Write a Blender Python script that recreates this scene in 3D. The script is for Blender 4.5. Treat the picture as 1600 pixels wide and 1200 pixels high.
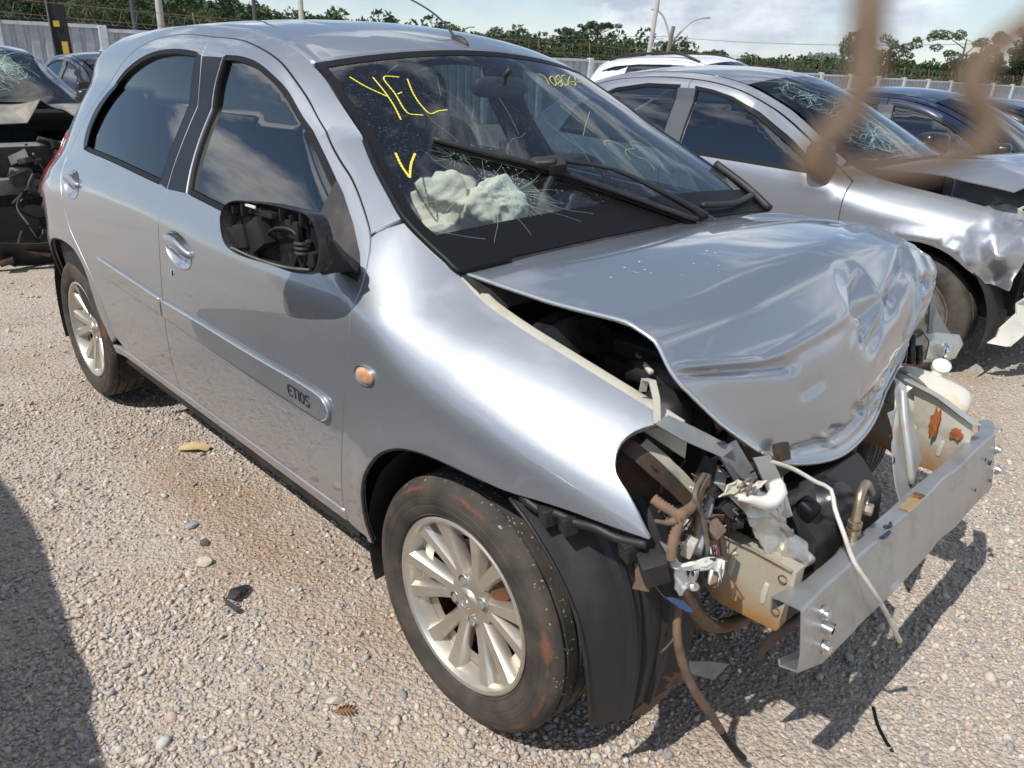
import bpy, bmesh, math, random
import numpy as np
from mathutils import Vector, Matrix, Quaternion
from mathutils.geometry import delaunay_2d_cdt

for _o in list(bpy.data.objects): bpy.data.objects.remove(_o)
SC = bpy.context.scene
COL = SC.collection
R = math.radians

# ---------------------------------------------------------------- camera
CAM_POS = Vector((1.0537, -1.7003, 1.392))
cam_d = bpy.data.cameras.new('camera'); cam = bpy.data.objects.new('camera', cam_d); COL.objects.link(cam)
_yaw, _pitch, _roll = 2.3626, .3883, .033
_f = Vector((math.cos(_yaw)*math.cos(_pitch), math.sin(_yaw)*math.cos(_pitch), -math.sin(_pitch)))
_r = _f.cross(Vector((0, 0, 1))).normalized(); _u = _r.cross(_f)
_r2 = math.cos(_roll)*_r+math.sin(_roll)*_u; _u2 = -math.sin(_roll)*_r+math.cos(_roll)*_u
_m = Matrix((_r2, _u2, -_f)).transposed().to_4x4(); _m.translation = CAM_POS
cam.matrix_world = _m
cam_d.sensor_fit = 'HORIZONTAL'; cam_d.sensor_width = 36.0
cam_d.lens = 36.0*1209.36/1600.0
cam_d.clip_start = .02; cam_d.clip_end = 20000
cam_d.dof.use_dof = True; cam_d.dof.focus_distance = 2.9
cam_d.dof.aperture_fstop = cam_d.lens/1000/(.0032)   # a phone sized opening of about 3 mm
SC.camera = cam

# ---------------------------------------------------------------- light
SUN_EL = R(54); SUN_AZ = Vector((.02, -1, 0)).normalized()
to_sun = (SUN_AZ*math.cos(SUN_EL)+Vector((0, 0, math.sin(SUN_EL)))).normalized()
sun_d = bpy.data.lights.new('sun', 'SUN'); sun = bpy.data.objects.new('sun', sun_d); COL.objects.link(sun)
sun_d.energy = 4.6; sun_d.angle = R(.53); sun_d.color = (1, .955, .89)
sun.rotation_euler = to_sun.to_track_quat('Z', 'Y').to_euler()
sun.location = (0, -8, 12)

SKY_OFF = (0, 8.4, 2.2)
W = bpy.data.worlds.new('World'); SC.world = W; W.use_nodes = True
nt = W.node_tree; nt.nodes.clear()
def wn(t, **k):
    n = nt.nodes.new(t)
    for a, v in k.items(): setattr(n, a, v)
    return n
def wl(a, b): nt.links.new(a, b)
sky = wn('ShaderNodeTexSky', sky_type='NISHITA', sun_disc=False, sun_elevation=SUN_EL, sun_rotation=math.pi)
sky.air_density = 1.0; sky.dust_density = .25; sky.ozone_density = 1.2; sky.altitude = 900
bg = wn('ShaderNodeBackground'); bg.inputs['Strength'].default_value = .115
out = wn('ShaderNodeOutputWorld')
tc = wn('ShaderNodeTexCoord')
sep = wn('ShaderNodeSeparateXYZ'); wl(tc.outputs['Generated'], sep.inputs[0])
# clouds are noise over the direction, squeezed in height so that they lie flat and pile up near the horizon
cv = wn('ShaderNodeMapping'); cv.inputs['Scale'].default_value = (1.0, 1.0, 2.3); cv.inputs['Location'].default_value = SKY_OFF; wl(tc.outputs['Generated'], cv.inputs['Vector'])
n1 = wn('ShaderNodeTexNoise'); n1.inputs['Scale'].default_value = 2.6; n1.inputs['Detail'].default_value = 9; n1.inputs['Roughness'].default_value = .56; n1.inputs['Distortion'].default_value = .15
wl(cv.outputs[0], n1.inputs['Vector'])
cr = wn('ShaderNodeValToRGB'); cr.color_ramp.elements[0].position = .49; cr.color_ramp.elements[1].position = .60
wl(n1.outputs['Fac'], cr.inputs[0])
# clouds thicken towards the horizon
hz = wn('ShaderNodeMapRange'); wl(sep.outputs['Z'], hz.inputs['Value'])
hz.inputs['From Min'].default_value = .16; hz.inputs['From Max'].default_value = 0.0; hz.inputs['To Min'].default_value = 0.0; hz.inputs['To Max'].default_value = .28
ad = wn('ShaderNodeMath', operation='ADD'); wl(cr.outputs[0], ad.inputs[0]); wl(hz.outputs[0], ad.inputs[1]); ad.use_clamp = True
# cloud brightness: white tops and grey bellies
n2 = wn('ShaderNodeTexNoise'); n2.inputs['Scale'].default_value = 4.2; n2.inputs['Detail'].default_value = 8; n2.inputs['Roughness'].default_value = .62
mv = wn('ShaderNodeVectorMath', operation='ADD'); mv.inputs[1].default_value = (3.1, 7.7, 1.3); wl(cv.outputs[0], mv.inputs[0]); wl(mv.outputs[0], n2.inputs['Vector'])
cc = wn('ShaderNodeValToRGB')
cc.color_ramp.elements[0].position = .33; cc.color_ramp.elements[0].color = (3.9/9, 4.4/9, 5.2/9, 1)
cc.color_ramp.elements[1].position = .52; cc.color_ramp.elements[1].color = (8.6/9, 8.8/9, 9/9, 1)
wl(n2.outputs['Fac'], cc.inputs[0])
cs = wn('ShaderNodeVectorMath', operation='SCALE'); cs.inputs['Scale'].default_value = 11.0; wl(cc.outputs[0], cs.inputs[0])
mx = wn('ShaderNodeMix', data_type='RGBA'); wl(ad.outputs[0], mx.inputs[0]); wl(sky.outputs[0], mx.inputs[6]); wl(cs.outputs[0], mx.inputs[7])
wl(mx.outputs[2], bg.inputs['Color']); wl(bg.outputs[0], out.inputs[0])

SC.view_settings.view_transform = 'Standard'; SC.view_settings.look = 'None'
SC.view_settings.gamma = 1; SC.view_settings.exposure = 0.0; SC.view_settings.use_curve_mapping = False
SC.render.engine = 'CYCLES'
SC.cycles.max_bounces = 10; SC.cycles.transparent_max_bounces = 24; SC.cycles.glossy_bounces = 5; SC.cycles.diffuse_bounces = 4
# ---------------------------------------------------------------- materials
def _bsdf(name):
    m = bpy.data.materials.new(name); m.use_nodes = True
    b = m.node_tree.nodes['Principled BSDF']
    return m, b, m.node_tree
def sset(b, **k):
    al = dict(rough='Roughness', metal='Metallic', coat='Coat Weight', coatr='Coat Roughness', spec='Specular IOR Level', ior='IOR', trans='Transmission Weight', alpha='Alpha', sub='Subsurface Weight', sheen='Sheen Weight')
    for a, v in k.items(): b.inputs[al[a]].default_value = v
def mat(name, col, rough=.5, metal=0, var=None, vscale=8, vpos=(.4, .65), bump=0, bscale=60, bdist=.002, roughvar=0, detail=6, stretch=None, coord='Object', **k):
    """Principled material; var = second colour mixed in by a noise, bump = fine relief"""
    m, b, t = _bsdf(name)
    b.inputs['Base Color'].default_value = (*col, 1); sset(b, rough=rough, metal=metal, **k)
    tcn = t.nodes.new('ShaderNodeTexCoord'); vec = tcn.outputs[coord]
    if stretch:
        mp = t.nodes.new('ShaderNodeMapping'); mp.inputs['Scale'].default_value = stretch
        t.links.new(vec, mp.inputs[0]); vec = mp.outputs[0]
    if var is not None:
        n = t.nodes.new('ShaderNodeTexNoise'); n.inputs['Scale'].default_value = vscale; n.inputs['Detail'].default_value = detail; n.inputs['Roughness'].default_value = .62
        t.links.new(vec, n.inputs['Vector'])
        r = t.nodes.new('ShaderNodeValToRGB'); r.color_ramp.elements[0].position = vpos[0]; r.color_ramp.elements[1].position = vpos[1]
        r.color_ramp.elements[0].color = (*col, 1); r.color_ramp.elements[1].color = (*var, 1)
        t.links.new(n.outputs['Fac'], r.inputs[0]); t.links.new(r.outputs[0], b.inputs['Base Color'])
        if roughvar:
            mr = t.nodes.new('ShaderNodeMapRange'); mr.inputs['To Min'].default_value = rough; mr.inputs['To Max'].default_value = min(1, rough+roughvar)
            t.links.new(n.outputs['Fac'], mr.inputs[0]); t.links.new(mr.outputs[0], b.inputs['Roughness'])
    if bump:
        n = t.nodes.new('ShaderNodeTexNoise'); n.inputs['Scale'].default_value = bscale; n.inputs['Detail'].default_value = 4
        t.links.new(vec, n.inputs['Vector'])
        bp = t.nodes.new('ShaderNodeBump'); bp.inputs['Strength'].default_value = bump; bp.inputs['Distance'].default_value = bdist
        t.links.new(n.outputs['Fac'], bp.inputs['Height']); t.links.new(bp.outputs[0], b.inputs['Normal'])
    return m
def glass(name, tint, refl=1.0, dirt=0., rough=.0, ior=1.52):
    """thin sheet of tinted glass: what passes is tinted, the rest mirrors by Fresnel, dust scatters"""
    m = bpy.data.materials.new(name); m.use_nodes = True; t = m.node_tree; t.nodes.clear()
    o = t.nodes.new('ShaderNodeOutputMaterial'); tr = t.nodes.new('ShaderNodeBsdfTransparent'); tr.inputs[0].default_value = (*tint, 1)
    g = t.nodes.new('ShaderNodeBsdfGlossy'); g.inputs['Roughness'].default_value = rough; g.inputs[0].default_value = (refl, refl, refl, 1)
    lw_ = t.nodes.new('ShaderNodeLayerWeight'); lw_.inputs['Blend'].default_value = .5   # Schlick, alike from both faces of the sheet
    pw_ = t.nodes.new('ShaderNodeMath'); pw_.operation = 'POWER'; pw_.inputs[1].default_value = 5; t.links.new(lw_.outputs['Facing'], pw_.inputs[0])
    f0 = ((ior-1)/(ior+1))**2*1.7; f = t.nodes.new('ShaderNodeMath'); f.operation = 'MULTIPLY_ADD'; f.inputs[1].default_value = 1-f0; f.inputs[2].default_value = f0; t.links.new(pw_.outputs[0], f.inputs[0])
    mx_ = t.nodes.new('ShaderNodeMixShader'); t.links.new(f.outputs[0], mx_.inputs[0]); t.links.new(tr.outputs[0], mx_.inputs[1]); t.links.new(g.outputs[0], mx_.inputs[2])
    last = mx_.outputs[0]
    if dirt:
        d = t.nodes.new('ShaderNodeBsdfDiffuse'); d.inputs[0].default_value = (.42, .40, .36, 1)
        tcn = t.nodes.new('ShaderNodeTexCoord')
        n = t.nodes.new('ShaderNodeTexNoise'); n.inputs['Scale'].default_value = 150; n.inputs['Detail'].default_value = 5; t.links.new(tcn.outputs['Object'], n.inputs[0])
        r = t.nodes.new('ShaderNodeMapRange'); r.inputs['From Min'].default_value = .58; r.inputs['From Max'].default_value = .74; r.inputs['To Min'].default_value = dirt*.25; r.inputs['To Max'].default_value = dirt*2.6
        t.links.new(n.outputs['Fac'], r.inputs[0])
        n3 = t.nodes.new('ShaderNodeTexNoise'); n3.inputs['Scale'].default_value = 4; n3.inputs['Detail'].default_value = 3; t.links.new(tcn.outputs['Object'], n3.inputs[0])
        ml = t.nodes.new('ShaderNodeMath'); ml.operation = 'MULTIPLY'; t.links.new(r.outputs[0], ml.inputs[0]); t.links.new(n3.outputs['Fac'], ml.inputs[1])
        m2 = t.nodes.new('ShaderNodeMixShader'); t.links.new(ml.outputs[0], m2.inputs[0]); t.links.new(last, m2.inputs[1]); t.links.new(d.outputs[0], m2.inputs[2]); last = m2.outputs[0]
    t.links.new(last, o.inputs[0])
    return m
def paint(name, col, rough=.30, metal=.75, dust=.0, dustcol=(.42, .36, .29), flake=.04, dz=(.25, .75), coat=1.0):
    """metallic car paint under clear coat, fine flake, dust kept low on the panels"""
    m, b, t = _bsdf(name)
    sset(b, rough=rough, metal=metal, coat=coat, coatr=.02); b.inputs['Coat IOR'].default_value = 1.85
    tcn = t.nodes.new('ShaderNodeTexCoord')
    n = t.nodes.new('ShaderNodeTexNoise'); n.inputs['Scale'].default_value = 900; n.inputs['Detail'].default_value = 1; t.links.new(tcn.outputs['Object'], n.inputs[0])
    mr = t.nodes.new('ShaderNodeMix'); mr.data_type = 'RGBA'; mr.inputs[6].default_value = tuple(c*(1-flake*2) for c in col)+(1,); mr.inputs[7].default_value = tuple(min(1, c*(1+flake*2)) for c in col)+(1,)
    t.links.new(n.outputs['Fac'], mr.inputs[0]); last = mr.outputs[2]
    if dust:
        s = t.nodes.new('ShaderNodeSeparateXYZ'); t.links.new(tcn.outputs['Object'], s.inputs[0])
        z = t.nodes.new('ShaderNodeMapRange'); z.inputs['From Min'].default_value = dz[1]; z.inputs['From Max'].default_value = dz[0]; z.inputs['To Min'].default_value = .12; z.inputs['To Max'].default_value = 1; t.links.new(s.outputs['Z'], z.inputs[0])
        n2_ = t.nodes.new('ShaderNodeTexNoise'); n2_.inputs['Scale'].default_value = 5; n2_.inputs['Detail'].default_value = 9; n2_.inputs['Roughness'].default_value = .7; t.links.new(tcn.outputs['Object'], n2_.inputs[0])
        rr = t.nodes.new('ShaderNodeMapRange'); rr.inputs['From Min'].default_value = .3; rr.inputs['From Max'].default_value = .75; t.links.new(n2_.outputs['Fac'], rr.inputs[0])
        q = t.nodes.new('ShaderNodeMath'); q.operation = 'MULTIPLY'; t.links.new(z.outputs[0], q.inputs[0]); t.links.new(rr.outputs[0], q.inputs[1])
        q2 = t.nodes.new('ShaderNodeMath'); q2.operation = 'MULTIPLY'; q2.inputs[1].default_value = dust; t.links.new(q.outputs[0], q2.inputs[0])
        md = t.nodes.new('ShaderNodeMix'); md.data_type = 'RGBA'; t.links.new(q2.outputs[0], md.inputs[0]); t.links.new(last, md.inputs[6]); md.inputs[7].default_value = (*dustcol, 1); last = md.outputs[2]
        for inp, v0, v1 in (('Roughness', rough, .75), ('Metallic', metal, 0), ('Coat Weight', coat, .1)):
            k = t.nodes.new('ShaderNodeMapRange'); k.inputs['To Min'].default_value = v0; k.inputs['To Max'].default_value = v1; t.links.new(q2.outputs[0], k.inputs[0]); t.links.new(k.outputs[0], b.inputs[inp])
    t.links.new(last, b.inputs['Base Color'])
    return m
M = {}
M['silver'] = paint('silver_paint', (.335, .36, .395), rough=.40, metal=.68, dust=.50)
M['silver_hood'] = paint('silver_paint_hood', (.335, .36, .395), rough=.40, metal=.68, dust=0)
M['silver_bonnet'] = paint('silver_paint_bonnet', (.325, .355, .395), rough=.35, metal=.70, dust=0)
M['silver2'] = paint('silver_paint_sedan', (.36, .38, .41), rough=.42, metal=.62, dust=.25)
M['graphite'] = paint('graphite_paint', (.055, .062, .075), rough=.3, metal=.5, dust=.15)
M['navy'] = paint('navy_paint', (.018, .03, .07), rough=.25, metal=.4, dust=.1)
M['black_paint'] = paint('black_paint', (.012, .013, .016), rough=.25, metal=.2, dust=.12)
M['white_paint'] = paint('white_paint', (.78, .79, .78), rough=.35, metal=0, dust=.1)
M['primer'] = mat('pale_body_primer', (.50, .48, .40), .45, 0, var=(.33, .29, .22), vscale=14, vpos=(.5, .75), roughvar=.2)
M['rail'] = mat('beige_painted_steel', (.46, .42, .33), .38, .25, var=(.40, .22, .08), vscale=7, vpos=(.55, .78), bump=.15, bscale=90)
M['apron'] = mat('grey_painted_steel', (.42, .43, .42), .4, .3, var=(.40, .25, .14), vscale=9, vpos=(.58, .8))
M['apron_dark'] = mat('grey_steel_in_paint', (.20, .215, .225), .38, .4, var=(.30, .30, .28), vscale=9)
M['beam'] = mat('silver_beam_steel', (.46, .47, .47), .34, .75, var=(.30, .30, .30), vscale=12, vpos=(.5, .8), roughvar=.2, bump=.1, bscale=60)
M['alu'] = mat('bent_bare_aluminium', (.62, .62, .58), .3, .85, var=(.40, .37, .30), vscale=16, roughvar=.25, bump=.3, bscale=25)
M['plastic'] = mat('black_plastic', (.018, .018, .019), .42, 0, var=(.10, .085, .065), vscale=7, vpos=(.52, .85), roughvar=.3, bump=.15, bscale=300)
M['plastic_gloss'] = mat('glossy_black_plastic', (.012, .012, .014), .16, 0, var=(.03, .028, .026), vscale=20, roughvar=.25)
M['trim'] = mat('black_trim_film', (.008, .010, .014), .30, 0, spec=.25)
M['rubber'] = mat('black_rubber_seal', (.006, .006, .007), .5)
M['rubber'].node_tree.nodes['Principled BSDF'].inputs['Specular IOR Level'].default_value = .25
M['dark'] = mat('dark_engine_bay', (.012, .012, .013), .7, var=(.035, .03, .025), vscale=9)
M['darkmetal'] = mat('dark_steel', (.05, .05, .052), .45, .6, var=(.12, .07, .04), vscale=12, roughvar=.2)
M['rust'] = mat('rusty_steel', (.19, .075, .028), .85, .1, var=(.09, .045, .03), vscale=20, bump=.5, bscale=80)
M['mudhose'] = mat('muddy_brown_hose', (.20, .125, .08), .85, 0, var=(.11, .075, .055), vscale=18)
M['greyhose'] = mat('dusty_grey_hose', (.10, .09, .075), .7, 0, var=(.2, .17, .13), vscale=15)
M['whiteplastic'] = mat('white_plastic', (.74, .73, .68), .4, 0, var=(.5, .44, .33), vscale=12, vpos=(.55, .8))
M['tank'] = mat('milky_tank_plastic', (.70, .66, .55), .35, 0, var=(.50, .33, .17), vscale=7, vpos=(.52, .75), sub=.15)
M['brass'] = mat('dull_pipe_metal', (.45, .38, .27), .38, .8, var=(.3, .24, .17), vscale=18)
M['bolt'] = mat('zinc_bolt', (.62, .62, .6), .28, .95)
M['chrome'] = mat('mirror_chrome', (.8, .82, .85), .05, 1.0)
M['bluemirror'] = mat('blue_mirror_shard', (.10, .22, .55), .06, .9)
M['airbag'] = mat('airbag_cloth', (.78, .68, .56), .9, 0, var=(.66, .56, .45), vscale=6, bump=.7, bscale=22, bdist=.012)
M['cloth'] = mat('dark_seat_cloth', (.035, .036, .042), .9, 0, var=(.055, .055, .06), vscale=40)
M['dash'] = mat('dashboard_plastic', (.025, .026, .03), .6, 0, bump=.2, bscale=400)
M['headliner'] = mat('light_headliner', (.42, .41, .38), .9)
M['ws'] = glass('windscreen_glass', (.79, .89, .89), dirt=.12, ior=1.70)
M['tinted'] = glass('tinted_side_glass', (.20, .27, .29), refl=1.0, ior=1.85, dirt=.010)
M['tinted_bg'] = glass('tinted_glass_far', (.08, .10, .11), refl=1.0, ior=1.85)
M['clearglass'] = glass('clear_glass', (.62, .76, .74), dirt=.1)
M['yellow'] = mat('yellow_wax_marker', (.72, .62, .07), .6)
M['yellow_faint'] = mat('thin_yellow_wax_marker', (.50, .48, .14), .6, alpha=.75)
M['crack'] = mat('cracked_glass_edges', (.50, .72, .68), .2, 0, alpha=.42)
M['red_lens'] = mat('red_lamp_lens', (.42, .015, .02), .12, 0, coat=1)
M['amber_lens'] = mat('dusty_amber_lens', (.58, .40, .26), .3, 0, var=(.55, .22, .10), vscale=60, coat=.6)
M['rim'] = mat('champagne_alloy', (.60, .575, .52), .32, .8, var=(.48, .43, .35), vscale=6, roughvar=.2, coat=.3)
M['disc'] = mat('brake_disc', (.30, .26, .23), .45, .8, var=(.25, .12, .06), vscale=14)
M['letter'] = mat('dark_badge_lettering', (.02, .022, .026), .3)
M['pale_edge'] = mat('pale_moulding_edge', (.62, .65, .68), .25, .6, coat=1)
def tyre_mat():
    m, b, t = _bsdf('dusty_tyre_rubber'); sset(b, rough=.82)
    tcn = t.nodes.new('ShaderNodeTexCoord')
    s = t.nodes.new('ShaderNodeSeparateXYZ'); t.links.new(tcn.outputs['Object'], s.inputs[0])
    cx = t.nodes.new('ShaderNodeCombineXYZ'); t.links.new(s.outputs['X'], cx.inputs[0]); t.links.new(s.outputs['Z'], cx.inputs[1])
    ln = t.nodes.new('ShaderNodeVectorMath'); ln.operation = 'LENGTH'; t.links.new(cx.outputs[0], ln.inputs[0])
    n = t.nodes.new('ShaderNodeTexNoise'); n.inputs['Scale'].default_value = 6; n.inputs['Detail'].default_value = 12; n.inputs['Roughness'].default_value = .78; t.links.new(tcn.outputs['Object'], n.inputs[0])
    # red clay held in a ring at the shoulder of the sidewall
    a = t.nodes.new('ShaderNodeMath'); a.operation = 'SUBTRACT'; t.links.new(ln.outputs['Value'], a.inputs[0]); a.inputs[1].default_value = .276
    b2 = t.nodes.new('ShaderNodeMath'); b2.operation = 'ABSOLUTE'; t.links.new(a.outputs[0], b2.inputs[0])
    nz = t.nodes.new('ShaderNodeMapRange'); t.links.new(n.outputs['Fac'], nz.inputs[0]); nz.inputs['From Min'].default_value = .44; nz.inputs['From Max'].default_value = .70; nz.inputs['To Min'].default_value = -.004; nz.inputs['To Max'].default_value = .021
    g = t.nodes.new('ShaderNodeMath'); g.operation = 'SUBTRACT'; t.links.new(nz.outputs[0], g.inputs[0]); t.links.new(b2.outputs[0], g.inputs[1])
    k = t.nodes.new('ShaderNodeMapRange'); k.inputs['From Min'].default_value = -.002; k.inputs['From Max'].default_value = .006; k.inputs['To Max'].default_value = .72; t.links.new(g.outputs[0], k.inputs[0])
    n2_ = t.nodes.new('ShaderNodeTexNoise'); n2_.inputs['Scale'].default_value = 14; n2_.inputs['Detail'].default_value = 6; t.links.new(tcn.outputs['Object'], n2_.inputs[0])
    r = t.nodes.new('ShaderNodeValToRGB'); r.color_ramp.elements[0].color = (.030, .028, .026, 1); r.color_ramp.elements[1].color = (.085, .068, .052, 1); r.color_ramp.elements[0].position = .35; r.color_ramp.elements[1].position = .7; t.links.new(n2_.outputs['Fac'], r.inputs[0])
    mxn = t.nodes.new('ShaderNodeMix'); mxn.data_type = 'RGBA'; t.links.new(k.outputs[0], mxn.inputs[0]); t.links.new(r.outputs[0], mxn.inputs[6]); mxn.inputs[7].default_value = (.20, .075, .036, 1)
    # pale specks of stone dust pressed into the tread
    v = t.nodes.new('ShaderNodeTexNoise'); v.inputs['Scale'].default_value = 110; v.inputs['Detail'].default_value = 2; t.links.new(tcn.outputs['Object'], v.inputs[0])
    sp_ = t.nodes.new('ShaderNodeMapRange'); sp_.inputs['From Min'].default_value = .66; sp_.inputs['From Max'].default_value = .70; t.links.new(v.outputs['Fac'], sp_.inputs[0])
    tr_ = t.nodes.new('ShaderNodeMapRange'); tr_.inputs['From Min'].default_value = .284; tr_.inputs['From Max'].default_value = .289; t.links.new(ln.outputs['Value'], tr_.inputs[0])
    mu = t.nodes.new('ShaderNodeMath'); mu.operation = 'MULTIPLY'; t.links.new(sp_.outputs[0], mu.inputs[0]); t.links.new(tr_.outputs[0], mu.inputs[1])
    m3 = t.nodes.new('ShaderNodeMix'); m3.data_type = 'RGBA'; t.links.new(mu.outputs[0], m3.inputs[0]); t.links.new(mxn.outputs[2], m3.inputs[6]); m3.inputs[7].default_value = (.42, .38, .31, 1)
    t.links.new(m3.outputs[2], b.inputs['Base Color'])
    bp = t.nodes.new('ShaderNodeBump'); bp.inputs['Strength'].default_value = .3; bp.inputs['Distance'].default_value = .003; t.links.new(n2_.outputs['Fac'], bp.inputs['Height']); t.links.new(bp.outputs[0], b.inputs['Normal'])
    return m
M['tyre'] = tyre_mat()
def rusty_foot(m, z0, z1, col):
    """rust creeping up from the lower seam of a pressed rail"""
    t = m.node_tree; b = t.nodes['Principled BSDF']; old = b.inputs['Base Color'].links[0].from_socket
    tcn = t.nodes.new('ShaderNodeTexCoord'); sp_ = t.nodes.new('ShaderNodeSeparateXYZ'); t.links.new(tcn.outputs['Object'], sp_.inputs[0])
    n = t.nodes.new('ShaderNodeTexNoise'); n.inputs['Scale'].default_value = 18; n.inputs['Detail'].default_value = 8; t.links.new(tcn.outputs['Object'], n.inputs[0])
    a = t.nodes.new('ShaderNodeMath'); a.operation = 'MULTIPLY_ADD'; t.links.new(n.outputs['Fac'], a.inputs[0]); a.inputs[1].default_value = -.07; t.links.new(sp_.outputs['Z'], a.inputs[2])
    r = t.nodes.new('ShaderNodeMapRange'); r.inputs['From Min'].default_value = z1-.035; r.inputs['From Max'].default_value = z0-.035; t.links.new(a.outputs[0], r.inputs[0])
    x = t.nodes.new('ShaderNodeMix'); x.data_type = 'RGBA'; t.links.new(r.outputs[0], x.inputs[0]); t.links.new(old, x.inputs[6]); x.inputs[7].default_value = (*col, 1); t.links.new(x.outputs[2], b.inputs['Base Color'])
rusty_foot(M['rail'], .40, .475, (.40, .20, .06))
M['whitechip'] = mat('chipped_primer_spots', (.50, .51, .50), .7)
M['plastic_mud'] = mat('muddy_black_plastic', (.016, .016, .018), .36, 0, var=(.07, .052, .04), vscale=5, vpos=(.52, .9), roughvar=.35, bump=.2, bscale=120, stretch=(1, 1, .35))
M['mudwing'] = mat('muddy_dark_panel', (.075, .045, .03), .9, 0, var=(.03, .027, .025), vscale=14, bump=.5, bscale=60, bdist=.006)
M['rustgrey'] = mat('dusty_rusty_metal', (.19, .145, .11), .75, .2, var=(.14, .07, .035), vscale=14, bump=.3, bscale=70)
M['rustbright'] = mat('fresh_orange_rust', (.36, .11, .025), .8, 0, var=(.2, .06, .02), vscale=40, bump=.6, bscale=100)
M['yellowrub'] = mat('yellow_paint_rub', (.50, .33, .08), .5, .2, var=(.36, .32, .24), vscale=40, vpos=(.40, .62), alpha=.7)
M['bluepen'] = mat('dark_blue_marker', (.015, .025, .07), .4)
M['whitehose'] = mat('white_rubber_hose', (.72, .71, .66), .5, 0, var=(.5, .46, .38), vscale=12)
M['whitewall'] = mat('cream_wall', (.62, .58, .50), .8)
M['redroof'] = mat('red_roof_tiles', (.20, .085, .06), .8)
M['hill'] = mat('wooded_hill', (.035, .06, .04), .9, 0, var=(.05, .075, .045), vscale=.01)
M['gold_bonnet'] = mat('pale_gold_bonnet', (.46, .41, .31), .38, .45, var=(.22, .20, .17), vscale=4, roughvar=.2, coat=.5)  # pale gold base, darker brown-grey mixed in by noise
M['greypanel'] = mat('grey_plastic_panel', (.16, .17, .17), .35, .1)

# ---------------------------------------------------------------- mesh helpers
def link(name, me, material, parent=None, smooth=True):
    o = bpy.data.objects.new(name, me); COL.objects.link(o)
    if material is not None and not me.materials: me.materials.append(material)
    if smooth and len(me.polygons): me.polygons.foreach_set('use_smooth', [True]*len(me.polygons))
    if parent is not None: o.parent = parent
    return o
def mesh(name, vs, fs, material, parent=None, smooth=True, loc=None):
    me = bpy.data.meshes.new(name); me.from_pydata([tuple(map(float, v)) for v in vs], [], [tuple(int(i) for i in f) for f in fs]); me.update()
    o = link(name, me, material, parent, smooth)
    if loc is not None: o.location = loc
    return o
def empty(name, loc, label, cat, group=None, rz=0):
    o = bpy.data.objects.new(name, None); COL.objects.link(o); o.location = loc; o.rotation_euler = (0, 0, rz)
    o.empty_display_size = .2
    o['label'] = label; o['category'] = cat
    if group: o['group'] = group
    return o
def tag(o, label, cat, group=None):
    o['label'] = label; o['category'] = cat
    if group: o['group'] = group
    return o
def structure(o): o['kind'] = 'structure'; return o
def from_bm(name, bm, material, parent=None, smooth=False, sharp=None):
    me = bpy.data.meshes.new(name); bm.normal_update(); bm.to_mesh(me); bm.free()
    o = link(name, me, material, parent, smooth)
    if sharp is not None: me.set_sharp_from_angle(angle=R(sharp))
    return o
def catmull(pts, step=.02, closed=False):
    P = [np.array(p, float) for p in pts]; n = len(P); outp = []
    rng = range(n if closed else n-1)
    for i in rng:
        p0 = P[(i-1) % n] if (closed or i > 0) else 2*P[0]-P[1]
        p1 = P[i]; p2 = P[(i+1) % n]
        p3 = P[(i+2) % n] if (closed or i+2 < n) else 2*P[-1]-P[-2]
        k = max(2, int(np.linalg.norm(p2-p1)/step)+1)
        d01, d12, d23 = [max(1e-6, np.linalg.norm(b-a))**.5 for a, b in ((p0, p1), (p1, p2), (p2, p3))]
        for j in range(k):
            t = j/k*d12+d01; t0, t1, t2, t3 = 0, d01, d01+d12, d01+d12+d23
            A1 = (t1-t)/(t1-t0)*p0+(t-t0)/(t1-t0)*p1; A2 = (t2-t)/(t2-t1)*p1+(t-t1)/(t2-t1)*p2; A3 = (t3-t)/(t3-t2)*p2+(t-t2)/(t3-t2)*p3
            B1 = (t2-t)/(t2-t0)*A1+(t-t0)/(t2-t0)*A2; B2 = (t3-t)/(t3-t1)*A2+(t-t1)/(t3-t1)*A3
            outp.append((t2-t)/(t2-t1)*B1+(t-t1)/(t2-t1)*B2)
    if not closed: outp.append(P[-1])
    return outp
def tube(name, pts, rad, material, parent=None, seg=8, step=.02, smooth_path=True, ribs=0, cap=True):
    """round pipe along a path; rad may be a number or one per path point; ribs = corrugation depth"""
    C = [np.array(p, float) for p in pts]
    if smooth_path and len(C) > 2: C = catmull(C, step)
    elif ribs:
        C = catmull([C[0], (C[0]+C[-1])/2, C[-1]], step)
    n = len(C); T = [C[min(i+1, n-1)]-C[max(i-1, 0)] for i in range(n)]
    T = [t/max(1e-9, np.linalg.norm(t)) for t in T]
    up = np.array((0, 0, 1.)) if abs(T[0][2]) < .9 else np.array((1., 0, 0))
    nrm = np.cross(T[0], up); nrm /= np.linalg.norm(nrm)
    vs = []; fs = []
    for i in range(n):
        nrm = nrm-T[i]*np.dot(nrm, T[i]); nrm /= max(1e-9, np.linalg.norm(nrm)); bn = np.cross(T[i], nrm)
        r = rad if np.isscalar(rad) else np.interp(i/(n-1), np.linspace(0, 1, len(rad)), rad)
        if ribs: r = r+(ribs if i % 2 else -ribs)
        for j in range(seg):
            a = 2*math.pi*j/seg; vs.append(C[i]+r*(math.cos(a)*nrm+math.sin(a)*bn))
    for i in range(n-1):
        for j in range(seg):
            fs.append((i*seg+j, i*seg+(j+1) % seg, (i+1)*seg+(j+1) % seg, (i+1)*seg+j))
    if cap: fs.append(tuple(range(seg))[::-1]); fs.append(tuple((n-1)*seg+j for j in range(seg)))
    return mesh(name, vs, fs, material, parent)
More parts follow.
